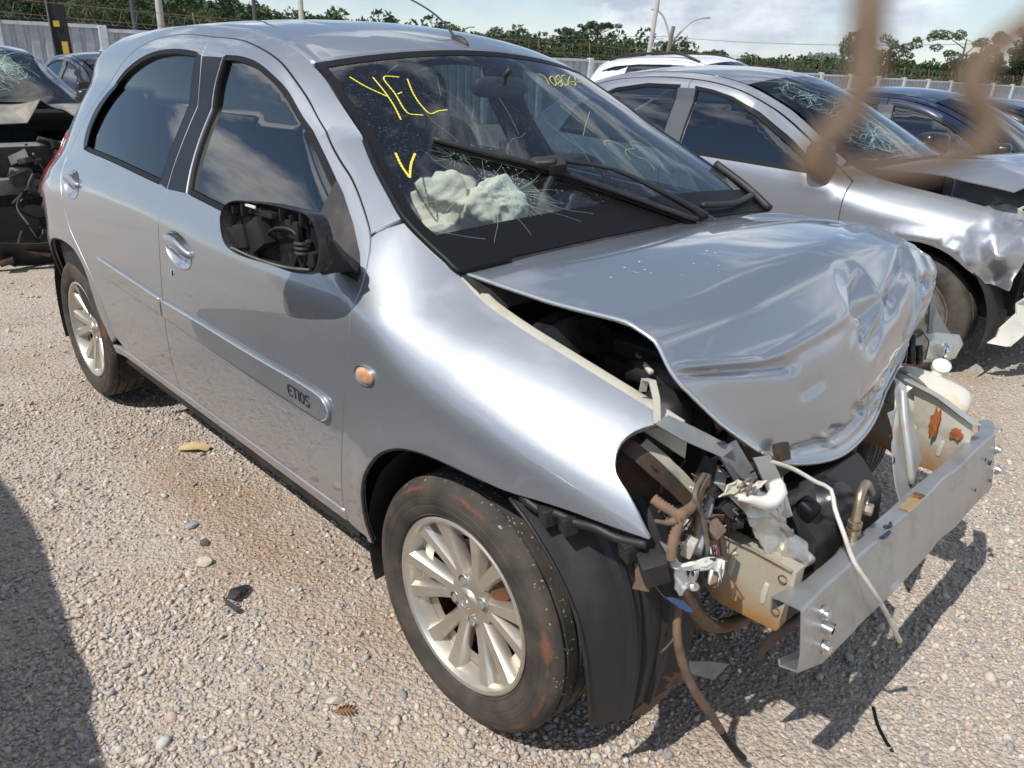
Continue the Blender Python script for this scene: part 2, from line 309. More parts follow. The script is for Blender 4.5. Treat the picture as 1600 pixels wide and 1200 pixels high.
def box(name, c, s, material, parent=None, rot=(0, 0, 0), bevel=.004, seg=2, taper=None):
    bm = bmesh.new(); bmesh.ops.create_cube(bm, size=1)
    for v in bm.verts:
        v.co = Vector((v.co.x*s[0], v.co.y*s[1], v.co.z*s[2]))
        if taper and v.co.z > 0: v.co.x *= taper[0]; v.co.y *= taper[1]
    if bevel: bmesh.ops.bevel(bm, geom=bm.edges[:], offset=min(bevel, min(s)*.45), segments=seg, affect='EDGES', profile=.7)
    o = from_bm(name, bm, material, parent, True, 40); o.location = c; o.rotation_euler = rot
    return o
def prism(name, poly, axis, d0, d1, material, parent=None, bevel=.003):
    """polygon of 2D points pushed along an axis ('x','y','z')"""
    bm = bmesh.new()
    def P(p, d): return {'x': (d, p[0], p[1]), 'y': (p[0], d, p[1]), 'z': (p[0], p[1], d)}[axis]
    a = [bm.verts.new(P(p, d0)) for p in poly]; b = [bm.verts.new(P(p, d1)) for p in poly]; n = len(poly)
    bm.faces.new(a); bm.faces.new(b[::-1])
    for i in range(n): bm.faces.new((a[i], b[i], b[(i+1) % n], a[(i+1) % n]))
    bmesh.ops.recalc_face_normals(bm, faces=bm.faces)
    if bevel: bmesh.ops.bevel(bm, geom=bm.edges[:], offset=bevel, segments=2, affect='EDGES', profile=.7)
    return from_bm(name, bm, material, parent, True, 35)
def sheet(name, grid, thick, material, parent=None, sub=0, noise=0, seed=0):
    """bent sheet metal: a grid (rows of 3D points) with real thickness"""
    G = np.array(grid, float); a, b = G.shape[:2]
    bm = bmesh.new(); V = [[bm.verts.new(G[i, j]) for j in range(b)] for i in range(a)]
    for i in range(a-1):
        for j in range(b-1): bm.faces.new((V[i][j], V[i+1][j], V[i+1][j+1], V[i][j+1]))
    if sub: bmesh.ops.subdivide_edges(bm, edges=bm.edges[:], cuts=sub, use_grid_fill=True, smooth=.0)
    if noise:
        rr = random.Random(seed)
        for v in bm.verts: v.co += Vector((rr.uniform(-1, 1), rr.uniform(-1, 1), rr.uniform(-1, 1)))*noise
    bmesh.ops.recalc_face_normals(bm, faces=bm.faces)
    bmesh.ops.solidify(bm, geom=bm.faces[:]+bm.edges[:]+bm.verts[:], thickness=thick)
    return from_bm(name, bm, material, parent, True, 32)
def lathe(name, prof, material, parent=None, seg=64, axis='y', loc=None, closed=False):
    """profile of (radius, offset along axis)"""
    vs = []; fs = []; n = len(prof)
    for j in range(seg):
        a = 2*math.pi*j/seg
        for r, h in prof: vs.append((r*math.cos(a), h, r*math.sin(a)) if axis == 'y' else (r*math.cos(a), r*math.sin(a), h))
    for j in range(seg):
        k = (j+1) % seg
        for i in range(n if closed else n-1):
            i2 = (i+1) % n; fs.append((j*n+i, j*n+i2, k*n+i2, k*n+i))
    o = mesh(name, vs, fs, material, parent, True, loc); o.data.set_sharp_from_angle(angle=R(35)); return o

# ---------------------------------------------------------------- car body sides
def pch(xs, ys, x):
    xs = np.asarray(xs, float); ys = np.asarray(ys, float); x = np.clip(x, xs[0], xs[-1])
    h = np.diff(xs); d = np.diff(ys)/h
    m = np.empty_like(ys); m[0] = d[0]; m[-1] = d[-1]
    m[1:-1] = (d[:-1]*h[1:]+d[1:]*h[:-1])/(h[:-1]+h[1:])
    i = np.clip(np.searchsorted(xs, x)-1, 0, len(h)-1); t = (x-xs[i])/h[i]
    return (2*t**3-3*t**2+1)*ys[i]+(t**3-2*t**2+t)*h[i]*m[i]+(-2*t**3+3*t**2)*ys[i+1]+(t**3-t**2)*h[i]*m[i+1]
def softp(v, w): return w*np.log1p(np.exp(np.clip(v/w, -40, 40)))
class Body:
    """half width Y(x,z) of a car side, and its upper edge zt(x) (bonnet edge, pillar, roof)"""
    def __init__(s, ZT, half=.847, front=(-.3, .165), rear=(-2.45, .5), crease=.895, roofx=-.55, tail=(-1.5, .05), extra=None, pillar=None, rexp=2.):
        s.ZT = np.array(ZT, float); s.half = half; s.front = front; s.rear = rear; s.cz = crease; s.roofx = roofx; s.tail = tail; s.extra = extra; s.pillar = pillar; s.rexp = rexp
    def zt(s, x): return pch(s.ZT[:, 0], s.ZT[:, 1], x)
    def Y(s, x, z):
        x = np.asarray(x, float); z = np.asarray(z, float)
        Wd = s.half-s.front[1]*np.maximum(0, x-s.front[0])**2-s.rear[1]*np.maximum(0, s.rear[0]-x)**2
        zc = s.cz+np.clip(-.3-x, 0, 2)*.035
        crs = 1/(1+np.exp((x-.02)/.06))
        lo = .30*np.maximum(0, .72-z)**2; up = .25*np.maximum(0, z-.72)**2
        e = softp(z-zc, .008)*crs+softp(z-zc, .05)*(1-crs)
        gh = .33*e+.17*e*e
        g_ = np.clip((z-.86)/.18, 0, 1); gh = gh+np.clip(s.tail[0]-x, 0, 2)**2*s.tail[1]*g_*g_*(3-2*g_)
        q = np.clip((s.roofx-x)/.5, 0, 1); q = q*q*(3-2*q); wr = .17-.08*q
        amp = .1445-.0745*q-(pch(*s.pillar, x) if s.pillar else 0)
        rd = amp*(np.maximum(0, z-s.zt(x)+wr)/wr)**s.rexp
        y = s.half*0+Wd-lo-up-gh-rd
        if s.extra: y = y+s.extra(x, z)
        return y
    def yt(s, x): return s.Y(x, s.zt(x))
def inpoly(P, poly):
    P = np.asarray(P); x, y = P[:, 0], P[:, 1]; c = np.zeros(len(P), bool); q = np.asarray(poly)
    a = q; b = np.roll(q, -1, 0)
    for (x1, y1), (x2, y2) in zip(a, b):
        if y1 == y2: continue
        c ^= ((y1 > y) != (y2 > y)) & (x < (x2-x1)*(y-y1)/(y2-y1)+x1)
    return c
def resample(poly, h):
    outp = []
    n = len(poly)
    for i in range(n):
        a = np.array(poly[i], float); b = np.array(poly[(i+1) % n], float); k = max(1, int(np.ceil(np.linalg.norm(b-a)/h)))
        for j in range(k): outp.append(a+(b-a)*j/k)
    return np.array(outp)
def area2(p): p = np.asarray(p); q = np.roll(p, -1, 0); return (p[:, 0]*q[:, 1]-q[:, 0]*p[:, 1]).sum()/2
def inset(poly, d):
    p = np.array(poly, float)
    if area2(p) < 0: p = p[::-1]
    a = np.roll(p, 1, 0); b = np.roll(p, -1, 0); t1 = p-a; t2 = b-p
    n1 = np.stack([-t1[:, 1], t1[:, 0]], 1)/np.maximum(1e-9, np.linalg.norm(t1, axis=1))[:, None]
    n2_ = np.stack([-t2[:, 1], t2[:, 0]], 1)/np.maximum(1e-9, np.linalg.norm(t2, axis=1))[:, None]
    nn = n1+n2_; l = np.linalg.norm(nn, axis=1); nn = nn/np.maximum(.5, l*l/2)[:, None]/1.0
    nn = (n1+n2_)/np.maximum(.6, (1+(n1*n2_).sum(1)))[:, None]
    return p+nn*d
def panel(name, body, poly, side, material, parent, holes=(), off=0., flange=.012, h=.035, gap=.0025, hb=.014, disp=None):
    """a body panel: the polygon poly (x,z) laid on the body side, edges turned inwards; side -1 right, +1 left"""
    loops = [resample(inset(poly, gap), hb)]+[resample(inset(hh, -gap*.4)[::-1], hb) for hh in holes]
    pts = []; edges = []
    for L_ in loops:
        s0 = len(pts); pts += [tuple(p) for p in L_]; k = len(L_); edges += [(s0+i, s0+(i+1) % k) for i in range(k)]
    B = np.array(pts); lo = B.min(0); hi = B.max(0)
    gx, gz = np.meshgrid(np.arange(lo[0]+h/2, hi[0], h), np.arange(lo[1]+h/2, hi[1], h)); gx[1::2] += h/2
    G = np.stack([gx.ravel(), gz.ravel()], 1); k = inpoly(G, loops[0])
    for L_ in loops[1:]: k &= ~inpoly(G, L_)
    G = G[k]
    if len(G):
        d = np.sqrt(((G[:, None]-B[None])**2).sum(2)).min(1); G = G[d > h*.42]
    allp = [Vector(p) for p in pts]+[Vector(p) for p in G]
    v2, _, f2, ov, _, _ = delaunay_2d_cdt(allp, edges, [], 0, 1e-6)
    V = np.array([(v.x, v.y) for v in v2]); F_ = np.array([f for f in f2 if len(f) == 3])
    cen = V[F_].mean(1); k = inpoly(cen, loops[0])
    for L_ in loops[1:]: k &= ~inpoly(cen, L_)
    F_ = F_[k]
    def pos(Q, o_):
        y = body.Y(Q[:, 0], Q[:, 1])-o_
        if disp is not None: y = y+disp(Q[:, 0], Q[:, 1])
        return np.stack([Q[:, 0], side*y, Q[:, 1]], 1)
    def nor(Q):
        e = 1e-3
        a = pos(Q+np.array((e, 0)), off)[:, 1]-pos(Q-np.array((e, 0)), off)[:, 1]; b = pos(Q+np.array((0, e)), off)[:, 1]-pos(Q-np.array((0, e)), off)[:, 1]
        n = np.stack([-side*a/(2*e)*1.0, np.ones(len(Q))*1.0, -side*b/(2*e)], 1)
        n = np.stack([-a/(2*e), np.ones(len(Q)), -b/(2*e)], 1)*side
        n /= np.linalg.norm(n, axis=1)[:, None]; return n
    VV = pos(V, off); NN = nor(V)
    tri = VV[F_]; gn = np.cross(tri[:, 1]-tri[:, 0], tri[:, 2]-tri[:, 0]); flip = (gn*NN[F_[:, 0]]).sum(1) < 0
    F_[flip] = F_[flip][:, ::-1]
    verts = [VV]; norms = [NN]; faces = [tuple(f) for f in F_]; base = len(VV)
    if flange:
        for li, L_ in enumerate(loops):
            top = pos(L_, off); nt_ = nor(L_); bot = top-nt_*flange
            k = len(L_); verts += [top, bot]
            t = np.roll(L_, -1, 0)-np.roll(L_, 1, 0); on = np.stack([t[:, 1], np.zeros(k), -t[:, 0]], 1)
            on /= np.maximum(1e-9, np.linalg.norm(on, axis=1))[:, None]
            norms += [on*.8+nt_*.6, on]
            for i in range(k):
                j = (i+1) % k; a, b, c_, d_ = base+i, base+j, base+k+j, base+k+i
                f = (a, b, c_, d_)
                gnn = np.cross(top[j]-top[i], bot[i]-top[i])
                faces.append(f if np.dot(gnn, on[i]) > 0 else f[::-1])
            base += 2*k
    VV = np.concatenate(verts); NN = np.concatenate(norms); NN /= np.linalg.norm(NN, axis=1)[:, None]
    me = bpy.data.meshes.new(name); me.from_pydata(VV.tolist(), [], [tuple(int(i) for i in f) for f in faces]); me.update()
    me.polygons.foreach_set('use_smooth', [True]*len(me.polygons))
    me.normals_split_custom_set_from_vertices(NN.tolist())
    me.materials.append(material)
    return link(name, me, None, parent, False)
def side_pt(body, x, z, side, off=0.): return np.array((x, side*(float(body.Y(x, z))-off), z))
def top_loft(name, body, x0, x1, material, parent, nx=40, ns=28, crown=(.03, .03), bow=(0., 0.), s0=-1., s1=1., lift=0., edge_drop=0., shift=0., fn=None, thick=0):
    """the surface between the two upper edges (roof, screen, bonnet): crown and forward bow blend from x0 to x1"""
    xs = np.linspace(x0, x1, nx); ss = np.linspace(s0, s1, ns); vs = []; fs = []
    for i, x in enumerate(xs):
        t = i/(nx-1); c = crown[0]+(crown[1]-crown[0])*t; b = bow[0]+(bow[1]-bow[0])*t
        y = float(body.yt(x)); z = float(body.zt(x))
        for s in ss:
            k = 1-s*s
            p = [x+b*k+shift, s*y, z+c*k+lift]
            if fn: p = fn(p, t, s)
            vs.append(p)
    for i in range(nx-1):
        for j in range(ns-1): fs.append((i*ns+j, (i+1)*ns+j, (i+1)*ns+j+1, i*ns+j+1))
    o = mesh(name, vs, fs, material, parent)
    if thick:
        md = o.modifiers.new('sheet', 'SOLIDIFY'); md.thickness = thick; md.offset = -1
    return o
def cushion(name, c, s, rot, parent, material=None, sub=3):
    bm = bmesh.new(); bmesh.ops.create_cube(bm, size=2)
    bmesh.ops.subdivide_edges(bm, edges=bm.edges[:], cuts=6, use_grid_fill=True)
    for v in bm.verts:
        p = v.co; q = Vector((abs(p.x)**4, abs(p.y)**4, abs(p.z)**4)); k = (q.x+q.y+q.z)**.25
        p /= max(1e-6, k); v.co = Vector((p.x*s[0]/2, p.y*s[1]/2, p.z*s[2]/2))
    o = from_bm(name, bm, material or M['cloth'], parent, True); o.location = c; o.rotation_euler = rot
    return o
def crumple(name, c, s, seed, parent, material, subd=4, amp=.25):
    rr = random.Random(seed); bm = bmesh.new(); bmesh.ops.create_icosphere(bm, subdivisions=subd, radius=1)
    dirs = [(Vector((rr.gauss(0, 1), rr.gauss(0, 1), rr.gauss(0, 1))).normalized(), rr.uniform(1.2, 3.6), rr.uniform(0, 6.28), rr.uniform(.3, 1)*2) for _ in range(7)]+[(Vector((rr.gauss(0, 1), rr.gauss(0, 1), rr.gauss(0, 1))).normalized(), rr.uniform(5, 10), rr.uniform(0, 6.28), .28) for _ in range(7)]
    for v in bm.verts:
        p = v.co.normalized(); d = 0
        for dr, fq, ph, a in dirs: d += a*(1-abs(math.sin(fq*p.dot(dr)*1.25+ph+.5*math.sin(3*p.x+ph))))
        k = 1-amp*.7+amp*2*(d/12-.22)*1.5
        v.co = Vector((p.x*k*s[0], p.y*k*s[1], p.z*k*s[2]))
    o = from_bm(name, bm, material, parent, True); o.location = c; return o
# ================================================================ ground
def ground_z(x, y):
    x = np.asarray(x, float); y = np.asarray(y, float)
    a = .038*np.clip(y-2.8, 0, 6)+.016*np.clip(y-8.8, 0, 70); b = .014*np.clip(-x-6, 0, 60)
    d = np.hypot(x-CAM_POS.x, y-CAM_POS.y)
    # wooded rise on the far left, behind the fence
    az_ = np.arctan2(y-CAM_POS.y, x-CAM_POS.x); t = np.clip((d-70)/240, 0, 1); t = t*t*(3-2*t)
    hill = 13*t*np.clip((np.degrees(az_)-136)/26, 0, 1)**1.3*(az_ > 0)
    return -np.maximum(a, 0)-b+hill
def ground_mat():
    m, b, t = _bsdf('crushed_stone_ground'); sset(b, rough=.95); b.inputs['Specular IOR Level'].default_value = .2
    N = lambda ty, **k: (lambda n: [n.inputs[a].__setattr__('default_value', v) for a, v in k.items()] and n or n)(t.nodes.new(ty))
    tcn = t.nodes.new('ShaderNodeTexCoord'); P = tcn.outputs['Object']
    def noise(sc, det=6, rough=.6):
        n = t.nodes.new('ShaderNodeTexNoise'); n.inputs['Scale'].default_value = sc; n.inputs['Detail'].default_value = det; n.inputs['Roughness'].default_value = rough; t.links.new(P, n.inputs[0]); return n.outputs['Fac']
    def vor(sc, feat='F1', out_='Color'):
        n = t.nodes.new('ShaderNodeTexVoronoi'); n.feature = feat; n.inputs['Scale'].default_value = sc; t.links.new(P, n.inputs['Vector']); return n.outputs[out_], n.outputs['Distance']
    def ramp(f, *st):
        r = t.nodes.new('ShaderNodeValToRGB'); e = r.color_ramp.elements
        while len(e) < len(st): e.new(.5)
        for q, (p, c) in zip(e, st): q.position = p; q.color = (*c, 1)
        t.links.new(f, r.inputs[0]); return r.outputs[0]
    def mixc(f, a, b_, mode='MIX'):
        n = t.nodes.new('ShaderNodeMix'); n.data_type = 'RGBA'; n.blend_type = mode
        for i, v in ((0, f), (6, a), (7, b_)):
            if hasattr(v, 'node'): t.links.new(v, n.inputs[i])
            else: n.inputs[i].default_value = v if i == 0 else (*v, 1)
        return n.outputs[2]
    base = ramp(noise(1.3, 8, .65), (.32, (.42, .35, .285)), (.5, (.48, .42, .355)), (.68, (.46, .415, .355)))
    earth = ramp(noise(.75, 7, .62), (.47, (0, 0, 0)), (.62, (1, 1, 1)))
    base = mixc(earth, base, (.36, .235, .145))
    # brown earth washed out along the near side of the car
    mp = t.nodes.new('ShaderNodeMapping'); mp.inputs['Location'].default_value = (1.25/.95, .80/.22, 0); mp.inputs['Scale'].default_value = (1/.95, 1/.22, 0); t.links.new(P, mp.inputs[0])
    ln = t.nodes.new('ShaderNodeVectorMath'); ln.operation = 'LENGTH'; t.links.new(mp.outputs[0], ln.inputs[0])
    ad_ = t.nodes.new('ShaderNodeMath'); ad_.operation = 'MULTIPLY_ADD'; t.links.new(noise(5, 8, .65), ad_.inputs[0]); ad_.inputs[1].default_value = 1.6; t.links.new(ln.outputs['Value'], ad_.inputs[2])
    mr_ = t.nodes.new('ShaderNodeMapRange'); mr_.inputs['From Min'].default_value = 2.0; mr_.inputs['From Max'].default_value = 1.1; mr_.inputs['To Max'].default_value = .8; t.links.new(ad_.outputs[0], mr_.inputs[0])
    base = mixc(mr_.outputs[0], base, (.33, .205, .12))
    vc, vd = vor(75); vc2, vd2 = vor(170)
    sepc = t.nodes.new('ShaderNodeSeparateColor'); t.links.new(vc, sepc.inputs[0])
    st = ramp(sepc.outputs[0], (.0, (.32, .305, .29)), (.3, (.45, .395, .335)), (.6, (.53, .465, .39)), (.85, (.43, .335, .26)), (1., (.59, .54, .475)))
    f = ramp(noise(2.2, 5), (.38, (.35, .35, .35)), (.62, (.85, .85, .85)))
    f = mixc(mr_.outputs[0], f, (.22, .22, .22))
    col = mixc(f, base, st)
    crk = ramp(vd, (.0, (1, 1, 1)), (.5, (1, 1, 1)), (.8, (.80, .78, .76)))
    col = mixc(.8, col, crk, 'MULTIPLY')
    t.links.new(col, b.inputs['Base Color'])
    inv = t.nodes.new('ShaderNodeMath'); inv.operation = 'SUBTRACT'; inv.inputs[0].default_value = 1; t.links.new(vd, inv.inputs[1])
    i2 = t.nodes.new('ShaderNodeMath'); i2.operation = 'SUBTRACT'; i2.inputs[0].default_value = 1; t.links.new(vd2, i2.inputs[1])
    su = t.nodes.new('ShaderNodeMath'); su.operation = 'MULTIPLY_ADD'; t.links.new(i2.outputs[0], su.inputs[0]); su.inputs[1].default_value = .45; t.links.new(inv.outputs[0], su.inputs[2])
    s2 = t.nodes.new('ShaderNodeMath'); s2.operation = 'MULTIPLY_ADD'; t.links.new(noise(25, 5), s2.inputs[0]); s2.inputs[1].default_value = .8; t.links.new(su.outputs[0], s2.inputs[2])
    bp = t.nodes.new('ShaderNodeBump'); bp.inputs['Strength'].default_value = .9; bp.inputs['Distance'].default_value = .009; t.links.new(s2.outputs[0], bp.inputs['Height']); t.links.new(bp.outputs[0], b.inputs['Normal'])
    return m
M['ground'] = ground_mat()
# one sheet out to the horizon: fine cells near the cars, coarse far away
def axis_pts(lo, hi, c, fine, r):
    a = [c]; d = fine
    while a[-1] < hi: a.append(a[-1]+d); d = fine if a[-1]-c < r else d*1.18
    b = [c]; d = fine
    while b[-1] > lo: b.append(b[-1]-d); d = fine if c-b[-1] < r else d*1.18
    return np.array(sorted(set(b+a)))
gx_ = axis_pts(-3500, 2500, -.5, .09, 4.5); gy_ = axis_pts(-2500, 3500, 0, .09, 4.0)
X_, Y_ = np.meshgrid(gx_, gy_, indexing='ij'); rng = np.random.default_rng(3)
def lump(x, y):
    z = 0
    for k in range(14):
        a = rng.uniform(0, 6.28); f = rng.uniform(1.2, 6); z = z+np.sin((x*math.cos(a)+y*math.sin(a))*f+rng.uniform(0, 6.28))/f
    return z*.006
Zl = lump(X_, Y_); near = np.clip(1-(np.hypot(X_+.5, Y_)-4)/3, 0, 1)
Z_ = ground_z(X_, Y_)+Zl*near-.012
nx_, ny_ = X_.shape
gm = mesh('ground', np.stack([X_, Y_, Z_], 2).reshape(-1, 3), [(i*ny_+j, (i+1)*ny_+j, (i+1)*ny_+j+1, i*ny_+j+1) for i in range(nx_-1) for j in range(ny_-1)], M['ground']); structure(gm)
from mathutils.bvhtree import BVHTree
_ix = lambda a, v: np.clip(np.searchsorted(a, v)-1, 0, len(a)-2)
def gz_exact(x, y):
    i = _ix(gx_, x); j = _ix(gy_, y); fx = (x-gx_[i])/(gx_[i+1]-gx_[i]); fy = (y-gy_[j])/(gy_[j+1]-gy_[j])
    return Z_[i, j]*(1-fx)*(1-fy)+Z_[i+1, j]*fx*(1-fy)+Z_[i, j+1]*(1-fx)*fy+Z_[i+1, j+1]*fx*fy
# loose crushed stone: one mesh of small angular pebbles
def stone_mat():
    m, b, t = _bsdf('loose_stone'); sset(b, rough=.92); b.inputs['Specular IOR Level'].default_value = .25
    a = t.nodes.new('ShaderNodeAttribute'); a.attribute_name = 'tone'
    r = t.nodes.new('ShaderNodeValToRGB'); e = r.color_ramp.elements
    st = [(0, (.25, .255, .27)), (.12, (.37, .355, .345)), (.3, (.46, .40, .34)), (.5, (.53, .46, .385)), (.68, (.58, .515, .44)), (.80, (.48, .37, .295)), (.92, (.61, .57, .51)), (1, (.38, .385, .40))]
    while len(e) < len(st): e.new(.5)
    for q, (p, c) in zip(e, st): q.position = p; q.color = (*c, 1)
    t.links.new(a.outputs['Fac'], r.inputs[0])
    tcn = t.nodes.new('ShaderNodeTexCoord'); n = t.nodes.new('ShaderNodeTexNoise'); n.inputs['Scale'].default_value = 220; n.inputs['Detail'].default_value = 3; t.links.new(tcn.outputs['Object'], n.inputs[0])
    mr = t.nodes.new('ShaderNodeMapRange'); mr.inputs['To Min'].default_value = .78; mr.inputs['To Max'].default_value = 1.18; t.links.new(n.outputs['Fac'], mr.inputs[0])
    v = t.nodes.new('ShaderNodeVectorMath'); v.operation = 'SCALE'; t.links.new(r.outputs[0], v.inputs[0]); t.links.new(mr.outputs[0], v.inputs['Scale'])
    t.links.new(v.outputs[0], b.inputs['Base Color']); return m
M['stone'] = stone_mat()
def noise2(x, y, sc, seed):
    g = np.random.default_rng(seed); z = 0
    for k in range(8):
        a = g.uniform(0, 6.28); f = g.uniform(.5, 1.6)*sc; z = z+np.sin((x*math.cos(a)+y*math.sin(a))*f+g.uniform(0, 6.28))
    return z/8**.5/1.0
def gravel():
    g = np.random.default_rng(17)
    zones = [(44000, -2.6, .9, -2.1, -.55), (34000, -.9, 1.1, -1.7, -.3), (27000, .1, 1.6, -.8, 1.6), (9000, -4.8, -1.6, -2.3, .3), (9000, -.2, 2.4, .8, 4.2), (4000, -3.5, 0, -.9, 1.2)]
    xs = []; ys = []
    for n, a, b, c, d in zones: xs.append(g.uniform(a, b, n)); ys.append(g.uniform(c, d, n))
    x = np.concatenate(xs); y = np.concatenate(ys)
    den = .62+.42*noise2(x, y, 2.3, 5)+.25*noise2(x, y, 7, 6); den -= .75*np.clip(1.25-np.hypot((x+1.25)/.95, (y+.80)/.22)-.3*noise2(x, y, 6, 9), 0, 1); keep = g.uniform(0, 1, len(x)) < np.clip(den, .10, 1); x = x[keep]; y = y[keep]; n = len(x)
    r = np.exp(g.normal(math.log(.0044), .38, n)); r = np.clip(r, .0024, .012); big = g.uniform(0, 1, n) < .0022; r[big] = g.uniform(.011, .017, big.sum())
    bm = bmesh.new(); bmesh.ops.create_icosphere(bm, subdivisions=1, radius=1); bm.verts.ensure_lookup_table()
    V0 = np.array([v.co[:] for v in bm.verts]); F0 = np.array([[v.index for v in f.verts] for f in bm.faces]); bm.free()
    nv = len(V0); nf = len(F0); print('stone faces', nf, 'stones', n)
    V = np.repeat(V0[None], n, 0)*(1+g.normal(0, .17, (n, nv, 1)))
    sc = np.stack([g.uniform(.75, 1.45, n), g.uniform(.7, 1.15, n), g.uniform(.45, .9, n)], 1); V = V*sc[:, None]
    a = g.uniform(0, 6.283, n); tl = g.normal(0, .35, (n, 2))
    ca, sa = np.cos(a), np.sin(a); X = V[..., 0]*ca[:, None]-V[..., 1]*sa[:, None]; Y = V[..., 0]*sa[:, None]+V[..., 1]*ca[:, None]; Z = V[..., 2]+X*tl[:, :1]+Y*tl[:, 1:]
    P = np.stack([X, Y, Z], 2)*r[:, None, None]
    P[..., 0] += x[:, None]; P[..., 1] += y[:, None]; P[..., 2] += (gz_exact(x, y)+r*g.uniform(.0, .42, n))[:, None]
    F = (F0[None]+np.arange(n)[:, None, None]*nv).reshape(-1, 3)
    me = bpy.data.meshes.new('loose_gravel'); me.vertices.add(n*nv); me.vertices.foreach_set('co', P.reshape(-1))
    me.loops.add(len(F)*3); me.loops.foreach_set('vertex_index', F.reshape(-1).astype(np.int32)); me.polygons.add(len(F)); me.polygons.foreach_set('loop_start', np.arange(0, len(F)*3, 3, dtype=np.int32))
    me.update(calc_edges=True)
    at = me.attributes.new('tone', 'FLOAT', 'POINT'); at.data.foreach_set('value', np.repeat(g.uniform(0, 1, n), nv).astype(np.float32))
    o = link('loose_gravel', me, M['stone'], None, False); o['kind'] = 'stuff'; o['label'] = 'loose pale crushed stone lying over the yard'; o['category'] = 'gravel'
gravel()
# ================================================================ fence, poles, trees
def from_az(azd, d): a = R(azd); return CAM_POS.x+d*math.cos(a), CAM_POS.y+d*math.sin(a)
FA = np.array((-24.6, 1.5)); FBp = np.array((-14.3, 62.0)); fdir = (FBp-FA)/np.linalg.norm(FBp-FA); fnor = np.array((fdir[1], -fdir[0]))
FEN = empty('boundary_fence', (float(FA[0]), float(FA[1]), float(ground_z(*FA))), 'long grey ribbed panel fence with posts and coiled wire on top, closing the yard', 'fence')
M['fence'] = mat('galvanised_panel', (.40, .43, .47), .45, .25, var=(.30, .32, .34), vscale=3, roughvar=.2)
M['post'] = mat('pale_fence_post', (.56, .60, .63), .6, 0, var=(.45, .47, .48), vscale=4)
M['wire'] = mat('dull_razor_wire', (.24, .22, .19), .5, .5)
M['rustwire'] = mat('rusty_wire', (.22, .12, .06), .7, .3)
def ribbed(w, h):
    vs = []; n = 7; fs = []; xs = []
    for k in range(n):
        a = w*k/n; s = w/n; xs += [(a, 0), (a+s*.55, 0), (a+s*.66, .045), (a+s*.88, .045), (a+s*.99, 0)]
    xs.append((w, 0))
    for x, d in xs: vs += [(x, d, 0), (x, d, h)]
    for i in range(len(xs)-1): fs.append((2*i, 2*i+2, 2*i+3, 2*i+1))
    me = bpy.data.meshes.new('fence_panel'); me.from_pydata(vs, [], fs); me.materials.append(M['fence']); return me
PW, PH = 2.5, 2.35
pme = ribbed(PW-.2, PH)
bmx = bmesh.new(); bmesh.ops.create_cube(bmx, size=1)
for v in bmx.verts: v.co = Vector((v.co.x*.22, v.co.y*.22, (v.co.z+.5)*2.5))
bmesh.ops.bevel(bmx, geom=bmx.edges[:], offset=.015, segments=1, affect='EDGES'); pst = bpy.data.meshes.new('fence_post'); bmx.to_mesh(pst); bmx.free(); pst.materials.append(M['post'])
cap = bpy.data.meshes.new('fence_cap'); bmx = bmesh.new(); bmesh.ops.create_cube(bmx, size=1)
for v in bmx.verts: v.co = Vector((v.co.x*(PW-.2)+(PW-.2)/2, v.co.y*.10, v.co.z*.09))
bmx.to_mesh(cap); bmx.free(); cap.materials.append(M['post'])
ang = math.atan2(fdir[1], fdir[0]); NP = int(np.linalg.norm(FBp-FA)/PW); base = np.array((*FA, 0))
off0 = Vector(FEN.location)
for k in range(NP+1):
    p = FA+fdir*PW*k; z = float(ground_z(*p))
    o = bpy.data.objects.new('fence_post', pst); COL.objects.link(o); o.parent = FEN; o.location = Vector((p[0], p[1], z))-off0; o.rotation_euler = (0, 0, ang)
    if k < NP:
        q = p+fdir*.1
        for nm, me, dz, dy in (('fence_panel', pme, .0, 0), ('fence_cap', cap, PH+.03, .0)):
            o = bpy.data.objects.new(nm, me); COL.objects.link(o); o.parent = FEN; o.location = Vector((q[0], q[1], z+dz))-off0; o.rotation_euler = (0, 0, ang)
    if k > 2:   # leaning bracket arms carrying the wire
        o = tube('wire_bracket', [(0, 0, 2.45), (-.10, 0, 3.05)], .018, M['rustwire'], FEN, 5, smooth_path=False); o.location = Vector((p[0], p[1], z))-off0
hx = []
for i in range(int(NP*PW/.42*9)):
    s = i/9*.42; p = FA+fdir*s; z = float(ground_z(*p)); a = 6.283*i/9; hx.append((p[0]-off0.x+fnor[0]*.2*math.cos(a), p[1]-off0.y+fnor[1]*.2*math.cos(a), z-off0.z+2.70+.2*math.sin(a)))
tube('razor_wire', hx, .0045, M['wire'], FEN, 4, smooth_path=False, cap=False)
for h in (2.62, 2.95): tube('strand_wire', [(*(FA+fdir*s-np.array((off0.x, off0.y))), float(ground_z(*(FA+fdir*s)))-off0.z+h) for s in np.linspace(0, NP*PW, 40)], .008, M['rustwire'], FEN, 4, smooth_path=False)
